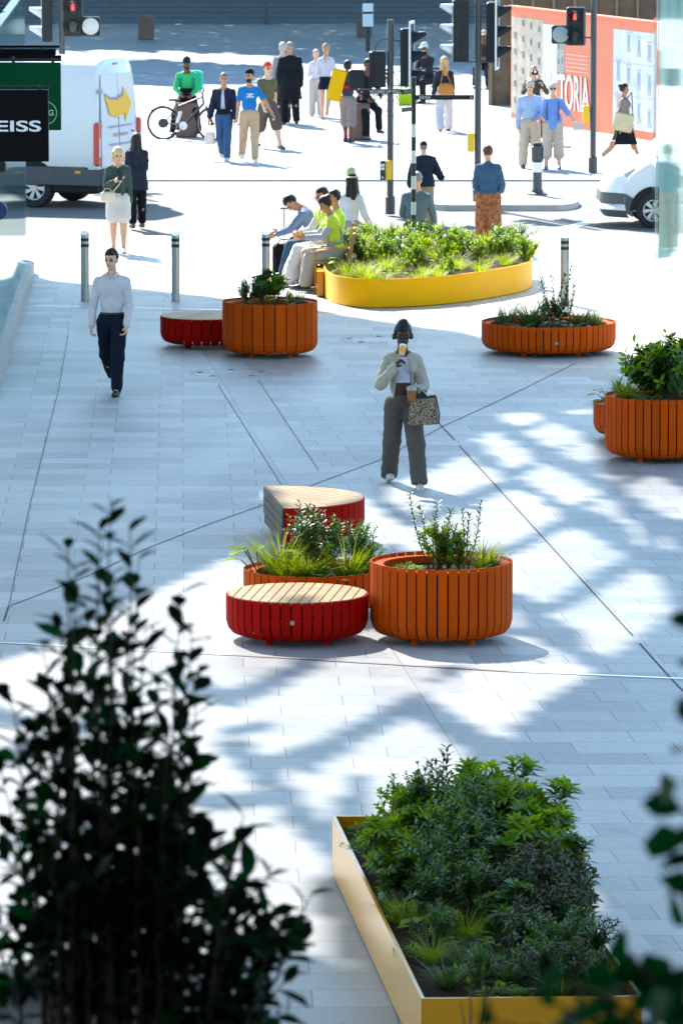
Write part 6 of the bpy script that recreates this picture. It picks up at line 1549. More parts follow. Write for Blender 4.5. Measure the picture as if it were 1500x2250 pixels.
ad_ = nt_.nodes.new('ShaderNodeMix'); ad_.data_type = 'RGBA'; ad_.inputs[0].default_value = .06; nt_.links.new(tc_.outputs['Object'], nz_.inputs['Vector']); nt_.links.new(tc_.outputs['Object'], ad_.inputs[6]); nt_.links.new(nz_.outputs['Color'], ad_.inputs[7]); nt_.links.new(ad_.outputs[2], vo.inputs['Vector'])
rp = nt_.nodes.new('ShaderNodeValToRGB'); rp.color_ramp.interpolation = 'CONSTANT'; rp.color_ramp.elements[0].color = (.36, .27, .17, 1); rp.color_ramp.elements[1].position = .11; rp.color_ramp.elements[1].color = (.015, .012, .010, 1); e_ = rp.color_ramp.elements.new(.42); e_.color = (.30, .20, .10, 1)
nt_.links.new(vo.outputs['Distance'], rp.inputs[0]); nt_.links.new(rp.outputs[0], nt_.nodes['Principled BSDF'].inputs['Base Color']); nt_.nodes['Principled BSDF'].inputs['Roughness'].default_value = .8
tb = thing('tote_bag', 'large leopard print tote bag with black trim on the forearm of the woman with headphones', 'bag', W['M'] @ Matrix.Translation(hl_+Vector((.13, .05, -.21))))
b = MB(); b.v = []; wv = [(-.19, -.07, -.15), (.15, -.08, -.14), (.19, .07, -.13), (-.17, .08, -.14), (-.16, -.035, .14), (.13, -.04, .16), (.14, .04, .16), (-.15, .04, .14)]
b.add(wv, [(3, 2, 1, 0), (0, 1, 5, 4), (1, 2, 6, 5), (2, 3, 7, 6), (3, 0, 4, 7), (4, 5, 6, 7)]); o = b.build('bag_body', lm, tb); bv = o.modifiers.new('b', 'BEVEL'); bv.width = .02; bv.segments = 3
b = MB(); b.tube([(-.16, -.04, .145), (.13, -.045, .165), (.14, .045, .165), (-.15, .045, .145), (-.16, -.04, .145)], .008, 6); b.tube([(.13, -.045, .16), (.165, -.08, -.02), (.155, -.085, -.13)], .008, 6); b.tube([(-.16, -.04, .14), (-.195, -.075, -.14)], .008, 6); b.build('trim', mat('trim_black', (.01, .01, .012), .6), tb, True)
b = MB()
for y_ in (-.03, .03): b.tube([(-.10, y_, .15), (-.13, y_*.6, .24), (-.10, 0, .29), (-.03, y_*.4, .25), (.06, y_, .155)], .008, 6)
b.build('handle', mat('strap_cream', (.5, .47, .42), .7), tb, True)
t = thing('dark_pouch', 'dark navy pouch sticking out of the top of the leopard print bag', 'bag', W['M'] @ Matrix.Translation(hl_+Vector((.07, .08, -.06)))); b = MB(); b.bbox((0, 0, 0), (.20, .06, .16), .02, rz=.1); b.build('pouch', mat('pouch_navy', (.01, .013, .02), .6), t)

# --- woman in shorts with phone
i = person('blonde woman in white shorts and green jacket looking at her phone', 260, 555, 330, heading=4, skin='pale', hair='bob', haircol='#d9b988', res=.013, fem=True, legs=((3, 0, 2), (-2, -1, 2)), arms=((-4, 6, 2, 4), (20, 10, 118, -32)), head=(6, 18),
  shirt='#3c4a3e', sleeve=.1, hem=-.02, pants=('shorts', '#cfcac4', .34, .03), shoes='#cfccc6', coat=('jacket', '#3f5048', .016, .93, .02, .05))
t = thing('phone', 'phone held up by the blonde woman in white shorts', 'phone', i['M'] @ Matrix.Translation(i['hand']['R']+Vector((.01, -.02, .06))) @ Matrix.Rotation(R(-25), 4, 'X')); b = MB(); b.bbox((0, 0, 0), (.075, .01, .15), .004); b.build('case', mat('phone_black', (.03, .03, .035), .3), t); b = MB(); b.bbox((0, .007, 0), (.066, .004, .14), .001); b.build('screen', mat('phone_screen', (.05, .05, .06), .1), t)
sb = thing('cream_handbag', 'cream crossbody handbag at the hip of the blonde woman in white shorts', 'bag', i['M'] @ Matrix.Translation(Vector((-.17, -.14, i['pel'][2]+.02)))); b = MB(); b.bbox((0, 0, 0), (.24, .09, .16), .025); b.build('bag_body', cloth('bagcream', '#d8cfbd'), sb)
b = MB(); S_ = Vector((.09, -.13, i['J']['Lsh'][2]-.10))-Vector((-.17, -.14, i['pel'][2]+.02)); b.tube([(.08, 0, .07), Vector((.08, 0, .07)).lerp(S_, .5)+Vector((.01, -.035, 0)), S_, S_+Vector((0, .09, .12))], .011, 5); b.tube([(-.07, 0, .08), (-.05, -.01, .13), (.03, -.01, .13), (.06, 0, .08)], .007, 5); b.build('strap', cloth('bagcream', '#d8cfbd'), sb)
person('person in a dark coat and black trousers seen from behind, beside the van', 301, 500, 299, heading=195, skin='tan', hair='long', haircol='#171212', res=.014, fem=True, legs=((-4, 1, 4), (6, 2, 4)), arms=((-5, 5, -2, 4), (22, 4, 125, 18)), head=(-25, 0), shirt='#20242c', pants=('trousers', '#15161b', .93, .012), shoes='#7a5648', coat=('coat', '#262b38', .024, .95, .13, 0))
# --- delivery rider on the stone block
D_ = person('delivery rider in a green jacket and beanie sitting behind his bicycle', 412, 300, 150, heading=-4, X=(at(412, 298).x, at(412, 298).y-.1, 0), H=1.78, skin='brown', hair=None, res=.015, sit=.70, legs=((58, 14, 62), (48, 16, 60)), arms=((22, 10, 62, -22), (26, 10, 60, -28)), lean=6, head=(-4, 8), beard='#15100e',
  shirt='#35b36a', sleeve=.98, hem=.02, pants=('trousers', '#1b1f24', .98, .015), shoes='#2a2a2c', cap=('beanie', '#1f2636'), build=1.08)
b = MB(); c = D_['pel']; b.bbox((0, -.155, c[2]+.12), (.30, .07, .17), .03); b.build('waist_bag', cloth('black', '#15171a'), D_['root'])
t = thing('delivery_backpack', 'teal delivery backpack on the rider in the green jacket', 'backpack', D_['M'] @ Matrix.Translation(Vector((.10, .23, c[2]+.34)))); b = MB(); b.bbox((0, 0, 0), (.42, .28, .44), .04); b.build('pack_body', cloth('teal', '#2fb5a8'), t); b = MB()
for sx in (-1, 1): b.tube([(sx*.11-.1, -.10, .20), (sx*.13-.1, -.27, .20), (sx*.13-.1, -.375, .05), (sx*.15-.1, -.33, -.12)], .02, 6)
b.build('strap', cloth('tealdark', '#1d8f8a'), t)
# bicycle
g0 = at(360, 303); g1 = at(468, 305); bw = (g1-g0); ang_ = math.atan2(bw.y, bw.x)
t = empty('bicycle', (g0.x, g0.y-.35, 0), 'dark electric bicycle with a hub motor leaning in front of the delivery rider', 'bicycle', rz=ang_)
BK = mat('bike_black', (.018, .018, .02), .4); SP = mat('spoke', (.35, .36, .37), .3, .8); BWH = mat('bike_silver', (.6, .6, .6), .35, .5)
WB = bw.length; rw = .345
def bwheel(x, motor):
    b = MB(); n = 40; ring = [(x+rw*math.cos(2*math.pi*k/n), 0, rw+rw*math.sin(2*math.pi*k/n)) for k in range(n+1)]; b.tube(ring, .024, 8, cap=False); wo = b.build('wheel', TY, t, True)
    b = MB()
    for k in range(16): a = 2*math.pi*k/16; b.tube([(x, 0, rw), (x+rw*.95*math.cos(a), 0, rw+rw*.95*math.sin(a))], .0022, 4)
    b.tube([(x+rw*.93*math.cos(2*math.pi*k/n), 0, rw+rw*.93*math.sin(2*math.pi*k/n)) for k in range(n+1)], .010, 6, cap=False); b.build('spokes', SP, wo)
    b = MB(); b.tube([(x, -.05, rw), (x, .05, rw)], .10 if motor else .03, 18); b.build('hub', BK, wo, True)
bwheel(0, True); bwheel(WB, False)
bb_ = (WB*.42, 0, .30); st = (WB*.26, 0, .80); hd0 = (WB*.82, 0, .78); hd1 = (WB*.80, 0, .92); 
b = MB(); b.tube([(0, 0, rw), bb_], .014, 8); b.tube([(0, 0, rw), (WB*.30, 0, .68)], .012, 8); b.tube([bb_, st], .018, 8); b.tube([bb_, hd0], .026, 8); b.tube([(WB*.29, 0, .70), hd1], .020, 8); b.tube([hd0, hd1, (WB*.79, 0, 1.0)], .022, 8); b.build('frame', BK, t, True)
b = MB()
for y_ in (-.05, .05): b.tube([(WB, y_, rw), (WB*.86, y_, .72)], .014, 8)
b.build('fork', BK, t, True)
b = MB(); b.tube([(WB*.74, -.30, 1.03), (WB*.79, -.12, 1.02), (WB*.79, .12, 1.02), (WB*.74, .30, 1.03)], .013, 8); b.tube([(WB*.80, 0, .98), (WB*.83, 0, 1.12)], .012, 6); b.build('handlebar', BK, t, True)
b = MB(); b.bbox((WB*.22, 0, .84), (.25, .13, .05), .02); b.tube([st, (WB*.235, 0, .84)], .014, 8); b.build('saddle', BK, t)
b = MB(); b.tube([(bb_[0], -.06, .30), (bb_[0], -.05, .30)], .09, 20); b.tube([(bb_[0], -.07, .30), (bb_[0]-.10, -.08, .19)], .010, 6); b.bbox((bb_[0]-.10, -.12, .19), (.09, .08, .02), .005); b.tube([(bb_[0], .07, .30), (bb_[0]+.1, .08, .41)], .01, 6); b.build('crank', BWH, t, True)
b = MB(); b.tube([(WB*.3, -.04, .36), (WB*.36, -.04, .60)], .04, 8); b.build('battery', BWH, t, True)
b = MB(); b.tube([(0, -.02, rw*2+.03), (-.15, -.02, rw*2-.02), (-.27, -.02, rw*1.75)], .012, 6); b.build('mudguard', BK, t)
# --- walkers beyond the road
i = person('man in a dark quilted waistcoat and blue jeans carrying a white plastic bag', 492, 353, 165, heading=-12, skin='tan', hair='crop', haircol='#6a6460', legs=((10, 0, 6), (-8, 0, 18, -16)), arms=((4, 10, 10, 4), (2, 14, 8, 12)), head=(18, 0), shirt='#b9bcc8', hem=-.02, sleeve=.6, pants=('trousers', '#33557c', .97, .012), shoes='#c7c4c0', coat=('waistcoat', '#1c2438', .026, .9, -.02, .055))
b = MB(); b.bbox((.0, -.155, i['pel'][2]+.07), (.24, .07, .11), .025); b.build('waist_bag', cloth('black', '#15171a'), i['root'])
handbag_on('thin white plastic carrier bag hanging from the hand of the man in the quilted waistcoat', i, 'R', '#cfc3c0', (.2, .14, .26), .16, nm='carrier_bag', handcol='#cfc3c0')
i = person('man in a bright blue printed t-shirt and beige trousers', 548, 356, 158, heading=6, skin='tan', hair='short', haircol='#1c1512', legs=((8, 1, 6), (-7, 3, 20, -20)), arms=((14, 30, 26, 26), (-4, 8, 4, 6)), head=(-38, 0), beard='#2a1d16', shirt='#1f6fae', sleeve=.3, hem=-.01, pants=('trousers', '#b79a7c', .97, .012), shoes='#cfccc8', cap=('cap0', '#141416'))
c = Vector(i['FT'][0] @ np.array([0, -.062*i['H'], .2*i['H']])+i['FT'][1])
b = MB()
for z_, w_ in ((.035, .13), (-.02, .15), (.008, .06)):
    x_ = -w_/2
    while x_ < w_/2: b.bbox((c.x+x_+.008, c.y-.026, c.z+z_), (.013, .004, .028), .001); x_ += .02
b.build('chest_print', WHT, i['root'])
person('man in an olive t-shirt, camouflage shorts and red cap striding', 588, 325, 135, heading=28, skin='pale', hair='crop', haircol='#4a3a2c', legs=((27, 2, 8), (-16, 2, 14, -10)), arms=((-18, 10, -6, 8), (20, 8, 34, 0)), head=(0, 4), shirt='#5b5a40', sleeve=.3, hem=.02, pants=('shorts', '#5a5048', .5, .035), shoes='#4a463c', cap=('cap', '#c04a35'))
person('tall man in a long black coat walking away', 637, 274, 97, heading=188, skin='tan', hair='crop', haircol='#8a8178', legs=((9, 2, 5), (-10, 1, 18, -18)), arms=((5, 10, 25, -5), (2, 9, 14, 2)), shirt='#15171c', pants=('trousers', '#15171d', .97, .018), shoes='#3a3028', coat=('long_coat', '#15181e', .03, .97, .22, 0, .045), build=1.06)
person('grey haired person mostly hidden behind the man in the long black coat', 621, 268, 98, heading=190, H=1.72, skin='pale', hair='short', haircol='#b0aca6', shirt='#8f8f96', pants=('trousers', '#2a2c34', .97, .01), legs=((6, 1, 4), (-6, 1, 8)), arms=((5, 6, 15, 0), (5, 8, 50, -4)))
i = person('woman in a loose white top and short navy skirt, hair in a long ponytail', 716, 262, 101, heading=170, skin='pale', hair='pony', haircol='#b5885e', fem=True, legs=((5, 1, 4), (-10, -1, 34, -30)), arms=((8, 8, 120, -20), (4, 12, 100, -20)), shirt='#c3c3cc', sleeve=.95, hem=.04, pants=('skirt', '#161b2c', .13, .03), shoes='#c2a98e', cap=('cap0', '#5a7186'))
person('person in a white top half hidden beside the woman with the ponytail', 694, 255, 113, heading=200, skin='pale', hair='short', haircol='#c9a08a', fem=True, legs=((4, 1, 4), (-4, 1, 4)), arms=((10, 8, 110, -10), (5, 6, 20, 0)), shirt='#cbcbd2', hem=.03, pants=('trousers', '#b9b4ae', .97, .02), shoes='#bbb')
# --- pair at the stone block
i = person('youth in grey shorts and red sock standing by the stone block, dark curly hair', 764, 312, 139, heading=150, skin='brown', hair='curly', haircol='#16100e', legs=((6, 0, 4), (-5, 3, 4)), arms=((5, 8, 15, 4), (18, 8, 60, -10)), shirt='#3b3b46', sleeve=.4, hem=.05, pants=('shorts', '#857a74', .55, .035), shoes='#26303f')
b = MB(); b.tube([i['J']['Lan']+np.array([0, 0, .0]), i['J']['Lan']+np.array([0, 0, .10])], .045, 10); b.build('red_sock', cloth('red', '#b8222a'), i['root'], True)
b = MB(); b.bbox((.03, .13, i['pel'][2]+.28), (.34, .05, .09), .02); b.build('red_stripe', cloth('red2', '#b02530'), i['root'])
t = thing('yellow_folder', 'large flat yellow bag beside the youth in grey shorts', 'bag', Matrix.Translation(atY(739, 186, g.y if False else at(764, 312).y-.15)) @ Matrix.Rotation(R(14), 4, 'Y')); b = MB(); b.bbox((0, 0, 0), (.30, .07, .68), .03); b.build('bag_body', cloth('yellowbag', '#d9a806'), t)
person('person in black clothes sitting on the stone block with legs crossed', 803, 306, 172, heading=30, X=(at(800, 306).x, at(800, 306).y+.05, 0), H=1.75, skin='brown', hair='short', haircol='#15100e', sit=.74, legs=((62, 4, 60), (40, 4, 36)), arms=((30, 8, 60, -15), (20, 8, 50, -15)), lean=12, shirt='#1a1e28', pants=('trousers', '#15181f', .95, .012), shoes='#5c6068')
# --- cafe people
i = person('person in a dark jacket and white cap sitting at a cafe table', 942, 222, 120, heading=-40, X=(at(942, 224).x, at(942, 224).y, 0), H=1.74, skin='brown', hair='short', haircol='#b5b2ae', sit=.45, legs=((82, 6, 84), (78, 8, 70)), arms=((30, 8, 90, -20), (25, 8, 80, -10)), lean=14, shirt='#2c2a33', pants=('trousers', '#22222a', .97, .012), shoes='#222', cap=('cap', '#cfcdc8'))
i2 = person('person in a dark top with a pale cap sitting at the farther cafe table', 1062, 180, 92, heading=-10, X=(at(1064, 192).x, at(1064, 192).y, 0), H=1.72, skin='brown', hair='short', haircol='#3a2d28', sit=.45, legs=((80, 6, 78), (82, 8, 86)), arms=((25, 8, 85, -25), (25, 8, 88, -25)), lean=8, shirt='#3a3338', pants=('trousers', '#2c2a30', .97, .012), shoes='#6a3a2c', cap=('cap', '#c9a79c'))
i3 = person('person in grey leaning on a table, partly hidden behind the signal head', 1078, 195, 95, heading=170, H=1.7, X=(at(1082, 178).x, at(1082, 178).y, 0), skin='tan', hair='short', haircol='#2a211c', sit=.45, legs=((82, 6, 84), (78, 8, 80)), arms=((30, 8, 90, -20), (25, 8, 80, -10)), shirt='#555a62', pants=('trousers', '#2a2c33', .97, .012))
CH = mat('cafe_metal', (.03, .032, .035), .4, .3)
def cafe_table(label, x, y, grp='folding cafe tables and chairs on the far paving'):
    t = empty('cafe_table', (x, y, 0), label, 'table', grp); b = MB(); b.lathe([(.001, .72), (.32, .72), (.32, .735), (.001, .735)], 20); b.build('tabletop', CH, t)
    b = MB()
    for a in (.7, 2.3): b.tube([(.28*math.cos(a), .28*math.sin(a), 0), (-.22*math.cos(a), -.22*math.sin(a), .72)], .011, 6); b.tube([(-.28*math.cos(a), -.28*math.sin(a), 0), (.22*math.cos(a), .22*math.sin(a), .72)], .011, 6)
    b.build('folding_legs', CH, t); return t
def cafe_chair(label, x, y, rz=0, grp='folding cafe tables and chairs on the far paving'):
    t = empty('cafe_chair', (x, y, 0), label, 'chair', grp, R(rz)); b = MB()
    for k in range(5): b.bbox((0, -.16+.08*k, .44), (.38, .06, .015), .004)
    b.build('seat', CH, t); b = MB()
    for z_ in (.62, .72, .80): b.bbox((0, .22, z_), (.38, .015, .05), .004)
    b.build('backrest', CH, t)
    for sx in (-1, 1):
        b = MB(); b.tube([(sx*.19, -.22, 0), (sx*.19, .22, .84)], .010, 6); b.tube([(sx*.19, .24, 0), (sx*.19, -.19, .44)], .010, 6); b.build('leg', CH, t)
    return t
g_ = at(942, 224); cafe_chair('folding cafe chair under the person in the dark jacket and white cap', g_.x, g_.y+.02, -40)
g_ = at(896, 222); cafe_table('round cafe table left of the person in the dark jacket and white cap', g_.x, g_.y)
g_ = at(870, 228); cafe_chair('empty folding cafe chair behind the short signal pole', g_.x, g_.y, 60)
g_ = at(1064, 192); cafe_chair('folding cafe chair under the person with the pale cap', g_.x, g_.y+.05, -10)
g_ = at(1100, 190); cafe_table('round cafe table by the left end of the hoarding', g_.x, g_.y)
g_ = at(1085, 178); cafe_chair('folding cafe chair under the person in grey', g_.x, g_.y-.05, 170)
g_ = at(1118, 196); cafe_chair('empty folding cafe chair at the left end of the hoarding', g_.x, g_.y, -80)
g_ = at(838, 250); cafe_chair('empty folding cafe chair behind the person in black on the stone block', g_.x, g_.y, 20)
g_ = at(889, 228); t = empty('lime_bag', (g_.x, g_.y-.3, 0), 'lime green and yellow shopping bag on the ground behind the fingerpost', 'bag'); b = MB(); b.bbox((0, 0, .19), (.30, .16, .38), .02); b.build('bag_body', cloth('lime', '#a7c41c'), t); b = MB(); b.tube([(-.08, 0, .38), (-.05, 0, .5), (.05, 0, .5), (.08, 0, .38)], .008, 5); b.build('handle', cloth('lime', '#a7c41c'), t)
i = person('woman with long blonde hair in white trousers walking with a tan bag', 975, 288, 126, heading=196, skin='pale', hair='long', haircol='#c99f6b', fem=True, legs=((-16, 8, 10), (18, 8, 4)), arms=((8, 12, 30, 0), (2, 8, 12, 4)), shirt='#2b2d33', sleeve=.95, hem=-.0, pants=('trousers', '#c9c8cc', 1.0, .03), shoes='#3a3532', coat=('jacket', '#2a2e36', .022, .95, -.01, 0))
t = thing('tan_bag', 'slouchy tan leather bag on the back of the blonde woman in white trousers', 'bag', i['M'] @ Matrix.Translation(Vector((.02, .20, i['pel'][2]+.10)))); S = Sdf(.02); S.ell((0, 0, -.02), (.19, .06, .15), .03); S.cone((-.1, 0, .06), (.1, 0, .06), .05, .05, .04); v, f = S.mesh(); npmesh('bag_body', v, f, cloth('tan', '#b87a3c'), t)
b = MB(); b.tube([(-.12, 0, .10), (0, -.06, .42), (.02, -.06, .5)], .011, 5); b.tube([(.12, 0, .10), (.04, -.06, .42), (.02, -.06, .5)], .011, 5); b.build('strap', cloth('tan', '#b87a3c'), t)
# --- right hand group
person('older man in a pale blue shirt and beige trousers, arm linked, by the traffic bollard', 1163, 369, 181, heading=6, skin='pale', hair='short', haircol='#b9b2a6', legs=((4, 3, 3), (-2, 3, 3)), arms=((4, 14, 55, -30), (0, 10, 6, 4)), head=(-6, 14), shirt='#9fb2d2', hem=-.03, pants=('trousers', '#b8ab99', .96, .025), shoes='#26282c', build=1.12)
i = person('older woman in a blue shirt, sunglasses and cropped beige trousers holding papers', 1214, 371, 187, heading=-4, skin='pale', hair='short', haircol='#c6c2bb', fem=True, legs=((2, 3, 2), (2, 3, 2)), arms=((8, 32, 40, 34), (4, 6, 70, 20)), shirt='#6f93cf', sleeve=.55, hem=.06, pants=('shorts', '#b9a99a', .72, .03), shoes='#3a6f93', build=1.1)
b = MB()
for sx in (-1, 1): b.sphere(hpos(i, (sx*.02, -.058, .074)), .025, 10, sc=(1.0, .35, .8))
b.build('sunglasses', mat('glass_black', (.01, .01, .012), .12), i['root'], True)
b = MB()
for sx in (-1, 1): q = Vector((sx*.115, -.10, i['J']['Lsh'][2]-.02)); b.tube([q+Vector((0, .1, .045)), q, q+Vector((0, -.03, -.16)), q+Vector((0, .0, -.34))], .010, 5)
b.build('backpack_strap', cloth('navy', '#1c2c4c'), i['root'])
t = thing('folded_papers', 'crumpled pale papers in the hand of the woman in the blue shirt', 'paper', i['M'] @ Matrix.Translation(i['hand']['L']+Vector((.03, -.02, -.02)))); b = MB(); b.bbox((0, 0, 0), (.20, .02, .12), .004, rz=.3); b.bbox((.03, .03, .03), (.14, .02, .10), .004, rz=-.2); b.build('paper_sheet', mat('paper_grey', (.5, .5, .48), .8), t)
i = person('man in a dark grey top with a camera at his face, behind the older couple', 1172, 312, 149, heading=10, skin='pale', hair='crop', haircol='#b08a78', legs=((4, 2, 2), (-2, 2, 2)), arms=((35, 22, 140, -30), (35, 22, 140, -30)), shirt='#4a4844', hem=.03, pants=('trousers', '#6b4438', .9, .02), shoes='#333')
t = thing('camera', 'black camera held to the eye of the man in dark grey', 'camera', i['M'] @ Matrix.Translation(hpos(i, (-.01, -.11, .055)))); b = MB(); b.bbox((0, 0, 0), (.14, .07, .09), .01); b.build('camera_body', BLK, t); b = MB(); b.tube([(0, -.03, 0), (0, -.13, -.01)], .036, 14); b.build('lens_barrel', BLK, t, True)
i = person('woman striding right in a taupe jacket and long black skirt, past the hoarding', 1370, 352, 182, heading=92, skin='tan', hair='bun', haircol='#2a1714', fem=True, legs=((27, 0, 6, 12), (-22, 0, 26, -40)), arms=((14, 4, 24, 4), (-12, 6, -2, 4)), shirt='#2a2426', pants=('skirt', '#15151a', .29, .05), shoes='#8f8d8c', coat=('jacket', '#8b7a6c', .022, .96, .02, 0))
t = thing('cream_tote', 'cream canvas tote bag hanging at the hip of the woman in the long black skirt', 'bag', i['M'] @ Matrix.Translation(Vector((-.21, .03, i['pel'][2]+.0))) @ Matrix.Rotation(R(12), 4, 'X')); b = MB(); b.bbox((0, 0, 0), (.07, .40, .38), .03); b.build('bag_body', cloth('cream2', '#c9b894'), t); b = MB(); b.tube([(0, -.15, .18), (.08, -.09, .45), (.1, -.04, .62)], .011, 5); b.tube([(0, .15, .18), (.08, .04, .45), (.1, -.04, .62)], .011, 5); b.build('strap', cloth('brownstrap', '#4a3428'), t)
# --- near the curved planter
i = person('man in a navy quilted jacket and cap walking away past the striped post', 930, 495, 317, heading=190, skin='pale', hair='crop', haircol='#7a746e', legs=((5, 2, 4), (-6, 2, 10, -10)), arms=((4, 14, 20, 4), (26, 26, 46, 30)), shirt='#252c3c', pants=('trousers', '#a98d6e', .96, .02), shoes='#3a342e', coat=('quilted_jacket', '#1e2738', .032, .97, .06, 0), cap=('cap0', '#1b202a'), build=1.12, head=(0, 6))
i = person('person in a denim jacket and patterned trousers with a black bag, seen from behind', 1072, 523, 371, heading=168, skin='pale', hair='short', haircol='#5b3a22', H=1.66, legs=((3, 2, 3), (-2, 2, 3)), arms=((10, 10, 60, -6), (12, 10, 66, -12)), head=(40, 12), X=(at(1072, 551).x, at(1072, 551).y, 0), shirt='#2f4a66', pants=('trousers', mat('patterned_cloth', '#95613f', .85, 0, .75, 22, .1, .2, nlow=16), 1.0, .04), shoes='#333', coat=('denim_jacket', '#3b5a76', .026, .97, -.02, 0), build=1.1, fem=True)
handbag_on('black handbag hanging from the arm of the person in the denim jacket', i, 'L', '#17181c', (.17, .22, .22), .12, nm='black_handbag')
# seated people: hats and hi vis, all on or by the timber bench
BX, BY = bx.x, bx.y
i = person('nearest hi-vis worker on the timber bench, hair tied back, eating', 740, 650, 480, heading=-82, X=(BX+.02, BY+.12, 0), H=1.68, skin='tan', hair='bun', haircol='#2a1c14', res=.0125, fem=True, sit=.49, legs=((80, 7, 68), (84, 4, 84)), arms=((35, 6, 88, -14), (38, 8, 92, -16)), lean=10, head=(0, 18),
  shirt='#b3b6bf', sleeve=.97, pants=('trousers', '#b3aca0', .98, .035), shoes='#17181a', coat=('hi_vis_vest', (.0, 0, 0) and mat('hi_vis_yellow', (.62, .80, .03), .6), .026, .12, .02, .06), build=1.08)
rt = i['root']; c = i['FT']
b = MB(); pr = [Vector(c[0] @ np.array([.155*math.cos(a), .115*math.sin(a), .07*1.68])+c[1]) for a in np.linspace(0, 6.283, 25)]; b.tube(pr, .022, 6, cap=False)
for sx in (-1, 1): b.tube([Vector(c[0] @ np.array([sx*.09, .115*k_, zz])+c[1]) for k_, zz in ((.95, .1), (1.0, .3), (.75, .46), (0, .50), (-.75, .44), (-1.0, .3), (-.95, .12))], .018, 6)
b.build('reflective_band', mat('reflective_grey', (.35, .37, .40), .4), rt, True)
t = thing('food_wrapper', 'orange and white food wrapper in the hands of the hi-vis worker', 'food', i['M'] @ Matrix.Translation((i['hand']['L']+i['hand']['R'])/2+Vector((0, -.04, .02)))); b = MB(); b.bbox((0, 0, 0), (.12, .10, .14), .03, rz=.3); b.build('wrapper', mat('wrapper_orange', (.8, .38, .2), .7, 0, .4, 20), t)
S = Sdf(.02); S.wr = (.008, 18, 3); S.ell((0, -.06, 0), (.22, .24, .06), .05); S.cone((-.16, -.26, -.04), (-.18, -.34, -.44), .08, .16, .08); S.cone((.10, -.26, -.04), (.08, -.33, -.40), .07, .13, .08); v, f = S.mesh()
t = thing('white_apron', 'white cloth draped over the knees of the people on the timber bench', 'cloth', Matrix.Translation(Vector((BX-.30, BY+.62, .62))) @ Matrix.Rotation(R(-90), 4, 'Z')); npmesh('draped_cloth', v, f, cloth('whitecloth', '#d5d2d2'), t)
i = person('worker in a hi-vis vest with short dark hair behind the eating woman on the bench', 748, 640, 468, heading=-80, X=(BX+.05, BY+.62, 0), H=1.76, skin='tan', hair='crop', haircol='#2a1e18', sit=.49, legs=((82, 6, 80), (84, 6, 84)), arms=((30, 6, 80, -14), (30, 8, 80, -16)), lean=4, head=(0, 4), shirt='#c9c9cc', pants=('trousers', '#b8b4b0', .97, .03), shoes='#222', coat=('hi_vis_vest', _m['hi_vis_yellow'], .024, .12, .02, .06))
i = person('bald man in sunglasses and hi-vis vest facing left on the timber bench', 712, 640, 455, heading=-60, X=(BX-.08, BY+1.05, 0), H=1.80, skin='tan', hair='crop', haircol='#2a1e18', sit=.49, legs=((82, 6, 80), (84, 6, 84)), arms=((30, 6, 80, -14), (30, 8, 80, -16)), lean=8, head=(0, 10), shirt='#cfcfd2', pants=('trousers', '#c2bfbc', .97, .03), shoes='#222', coat=('hi_vis_vest', _m['hi_vis_yellow'], .024, .12, .02, .06))
b = MB()
for sx in (-1, 1): b.sphere(hpos(i, (sx*.02, -.058, .074)), .025, 10, sc=(1.0, .35, .7))
b.build('sunglasses', mat('glass_black', (.01, .01, .012), .12), i['root'], True)
i = person('man in a blue shirt and jeans bending forward at the far end of the bench', 690, 620, 460, heading=-100, X=(BX-.22, BY+1.7, 0), H=1.78, skin='tan', hair='short', haircol='#15120f', sit=.49, legs=((84, 8, 70), (88, 10, 80)), arms=((40, 8, 70, -10), (40, 10, 74, -14)), lean=32, head=(20, 34), shirt='#6f80a8', sleeve=.9, hem=.0, pants=('trousers', '#3b5876', .97, .02), shoes='#222', build=1.1)
g_ = at(617, 604); t = empty('wheeled_suitcase', (g_.x+.05, g_.y, 0), 'black soft suitcase with its thin handle raised, left of the bench', 'suitcase'); b = MB(); b.bbox((0, 0, .27), (.36, .30, .44), .04); b.bbox((0, -.165, .2), (.28, .04, .24), .015); b.build('case_body', cloth('case', '#121317'), t)
b = MB(); 
for y_ in (-.04, .04): b.tube([(0, y_, .45), (0, y_, 1.03)], .008, 6)
b.bbox((0, 0, 1.04), (.14, .12, .03), .008); b.build('pull_handle', mat('handle_metal', (.32, .22, .16), .4, .5), t); b = MB()
for x_ in (-.14, .14): b.tube([(x_, -.1, .035), (x_, -.07, .035)], .035, 12)
b.tube([(-.1, -.1, .49), (-.06, -.12, .56), (.08, -.12, .56), (.12, -.1, .49)], .012, 6); b.build('wheels', BLK, t)
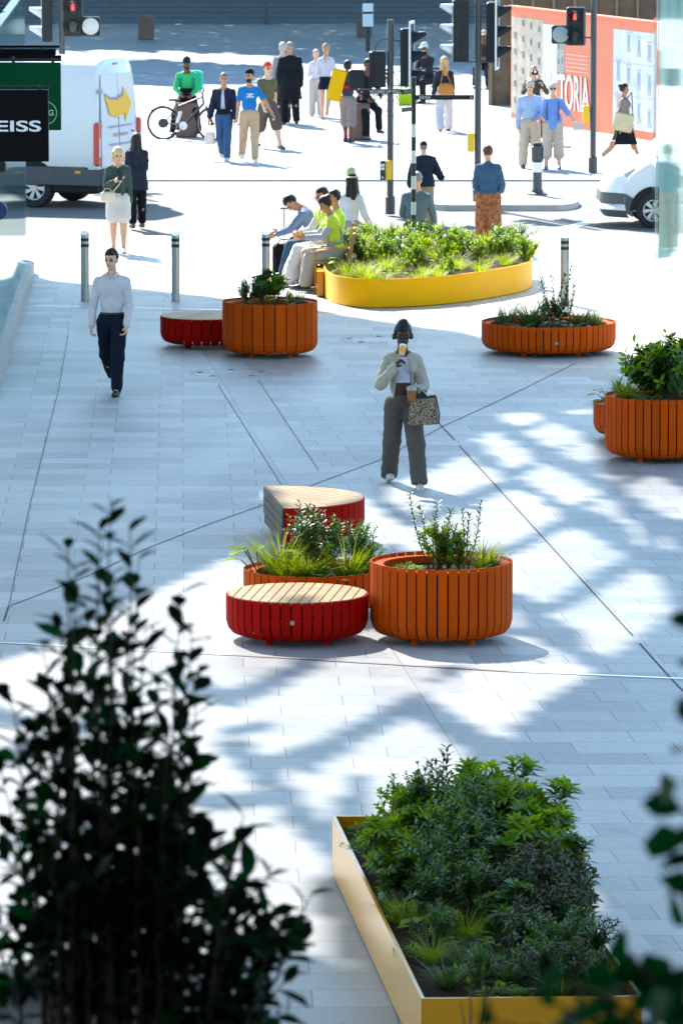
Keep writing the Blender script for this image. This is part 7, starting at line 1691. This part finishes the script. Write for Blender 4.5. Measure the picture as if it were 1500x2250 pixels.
g_ = at(770, 585); i = person('woman in a green brimmed hat and pale shirt sitting behind the planter', 770, 585, 422, heading=150, X=(at(772, 578).x, at(772, 578).y, 0), H=1.70, skin='tan', hair='long', haircol='#14100f', fem=True, sit=.47, legs=((82, 6, 84), (78, 8, 80)), arms=((20, 14, 60, -10), (15, 12, 50, -4)), head=(55, 4), shirt='#b9c8d4', pants=('trousers', '#8e9296', .97, .02), shoes='#333', cap=('hat', '#b4ba98'))
i = person('grey haired man in a slate blue shirt sitting behind the striped post', 914, 575, 421, heading=165, X=(at(914, 577).x, at(914, 577).y, 0), H=1.76, skin='pale', hair='crop', haircol='#8d8a86', sit=.45, legs=((82, 6, 84), (78, 8, 80)), arms=((20, 14, 60, -10), (15, 12, 50, -4)), head=(40, 12), lean=6, shirt='#57707c', sleeve=.9, pants=('trousers', '#4a4a50', .97, .02), shoes='#333', build=1.12)
# a plain bench carries the two people behind the planter
for px_, lab in ((772, 'low stone bench under the woman in the brimmed hat'), (914, 'low stone bench under the man in the slate blue shirt')):
    g_ = at(px_, 577); t = empty('stone_bench', (g_.x, g_.y, 0), lab, 'bench', 'stone benches behind the curved planter'); b = MB(); b.bbox((0, 0, .22), (.75, .46, .44), .03); b.build('block', STONE, t)

# ------------------------------------------------------------------ tell apart things whose words came out the same
by = {}
for o in COL.objects:
    if o.parent is None and 'label' in o: by.setdefault(o['label'], []).append(o)
for lb, os_ in by.items():
    if len(os_) < 2: continue
    dx = max(o.location.x for o in os_)-min(o.location.x for o in os_); dy = max(o.location.y for o in os_)-min(o.location.y for o in os_)
    if len(os_) == 2: wds = ('left one', 'right one') if dx*3 > dy else ('nearer one', 'farther one')
    elif len(os_) == 3: wds = ('leftmost', 'between the two', 'rightmost')
    else: wds = ('leftmost', 'second from left', 'third from left', 'fourth from left', 'fifth from left', 'sixth from left', 'seventh from left')
    for o, wd_ in zip(sorted(os_, key=lambda o: o.location.x if (dx*3 > dy or len(os_) > 2) else o.location.y), wds): o['label'] = lb+', '+wd_
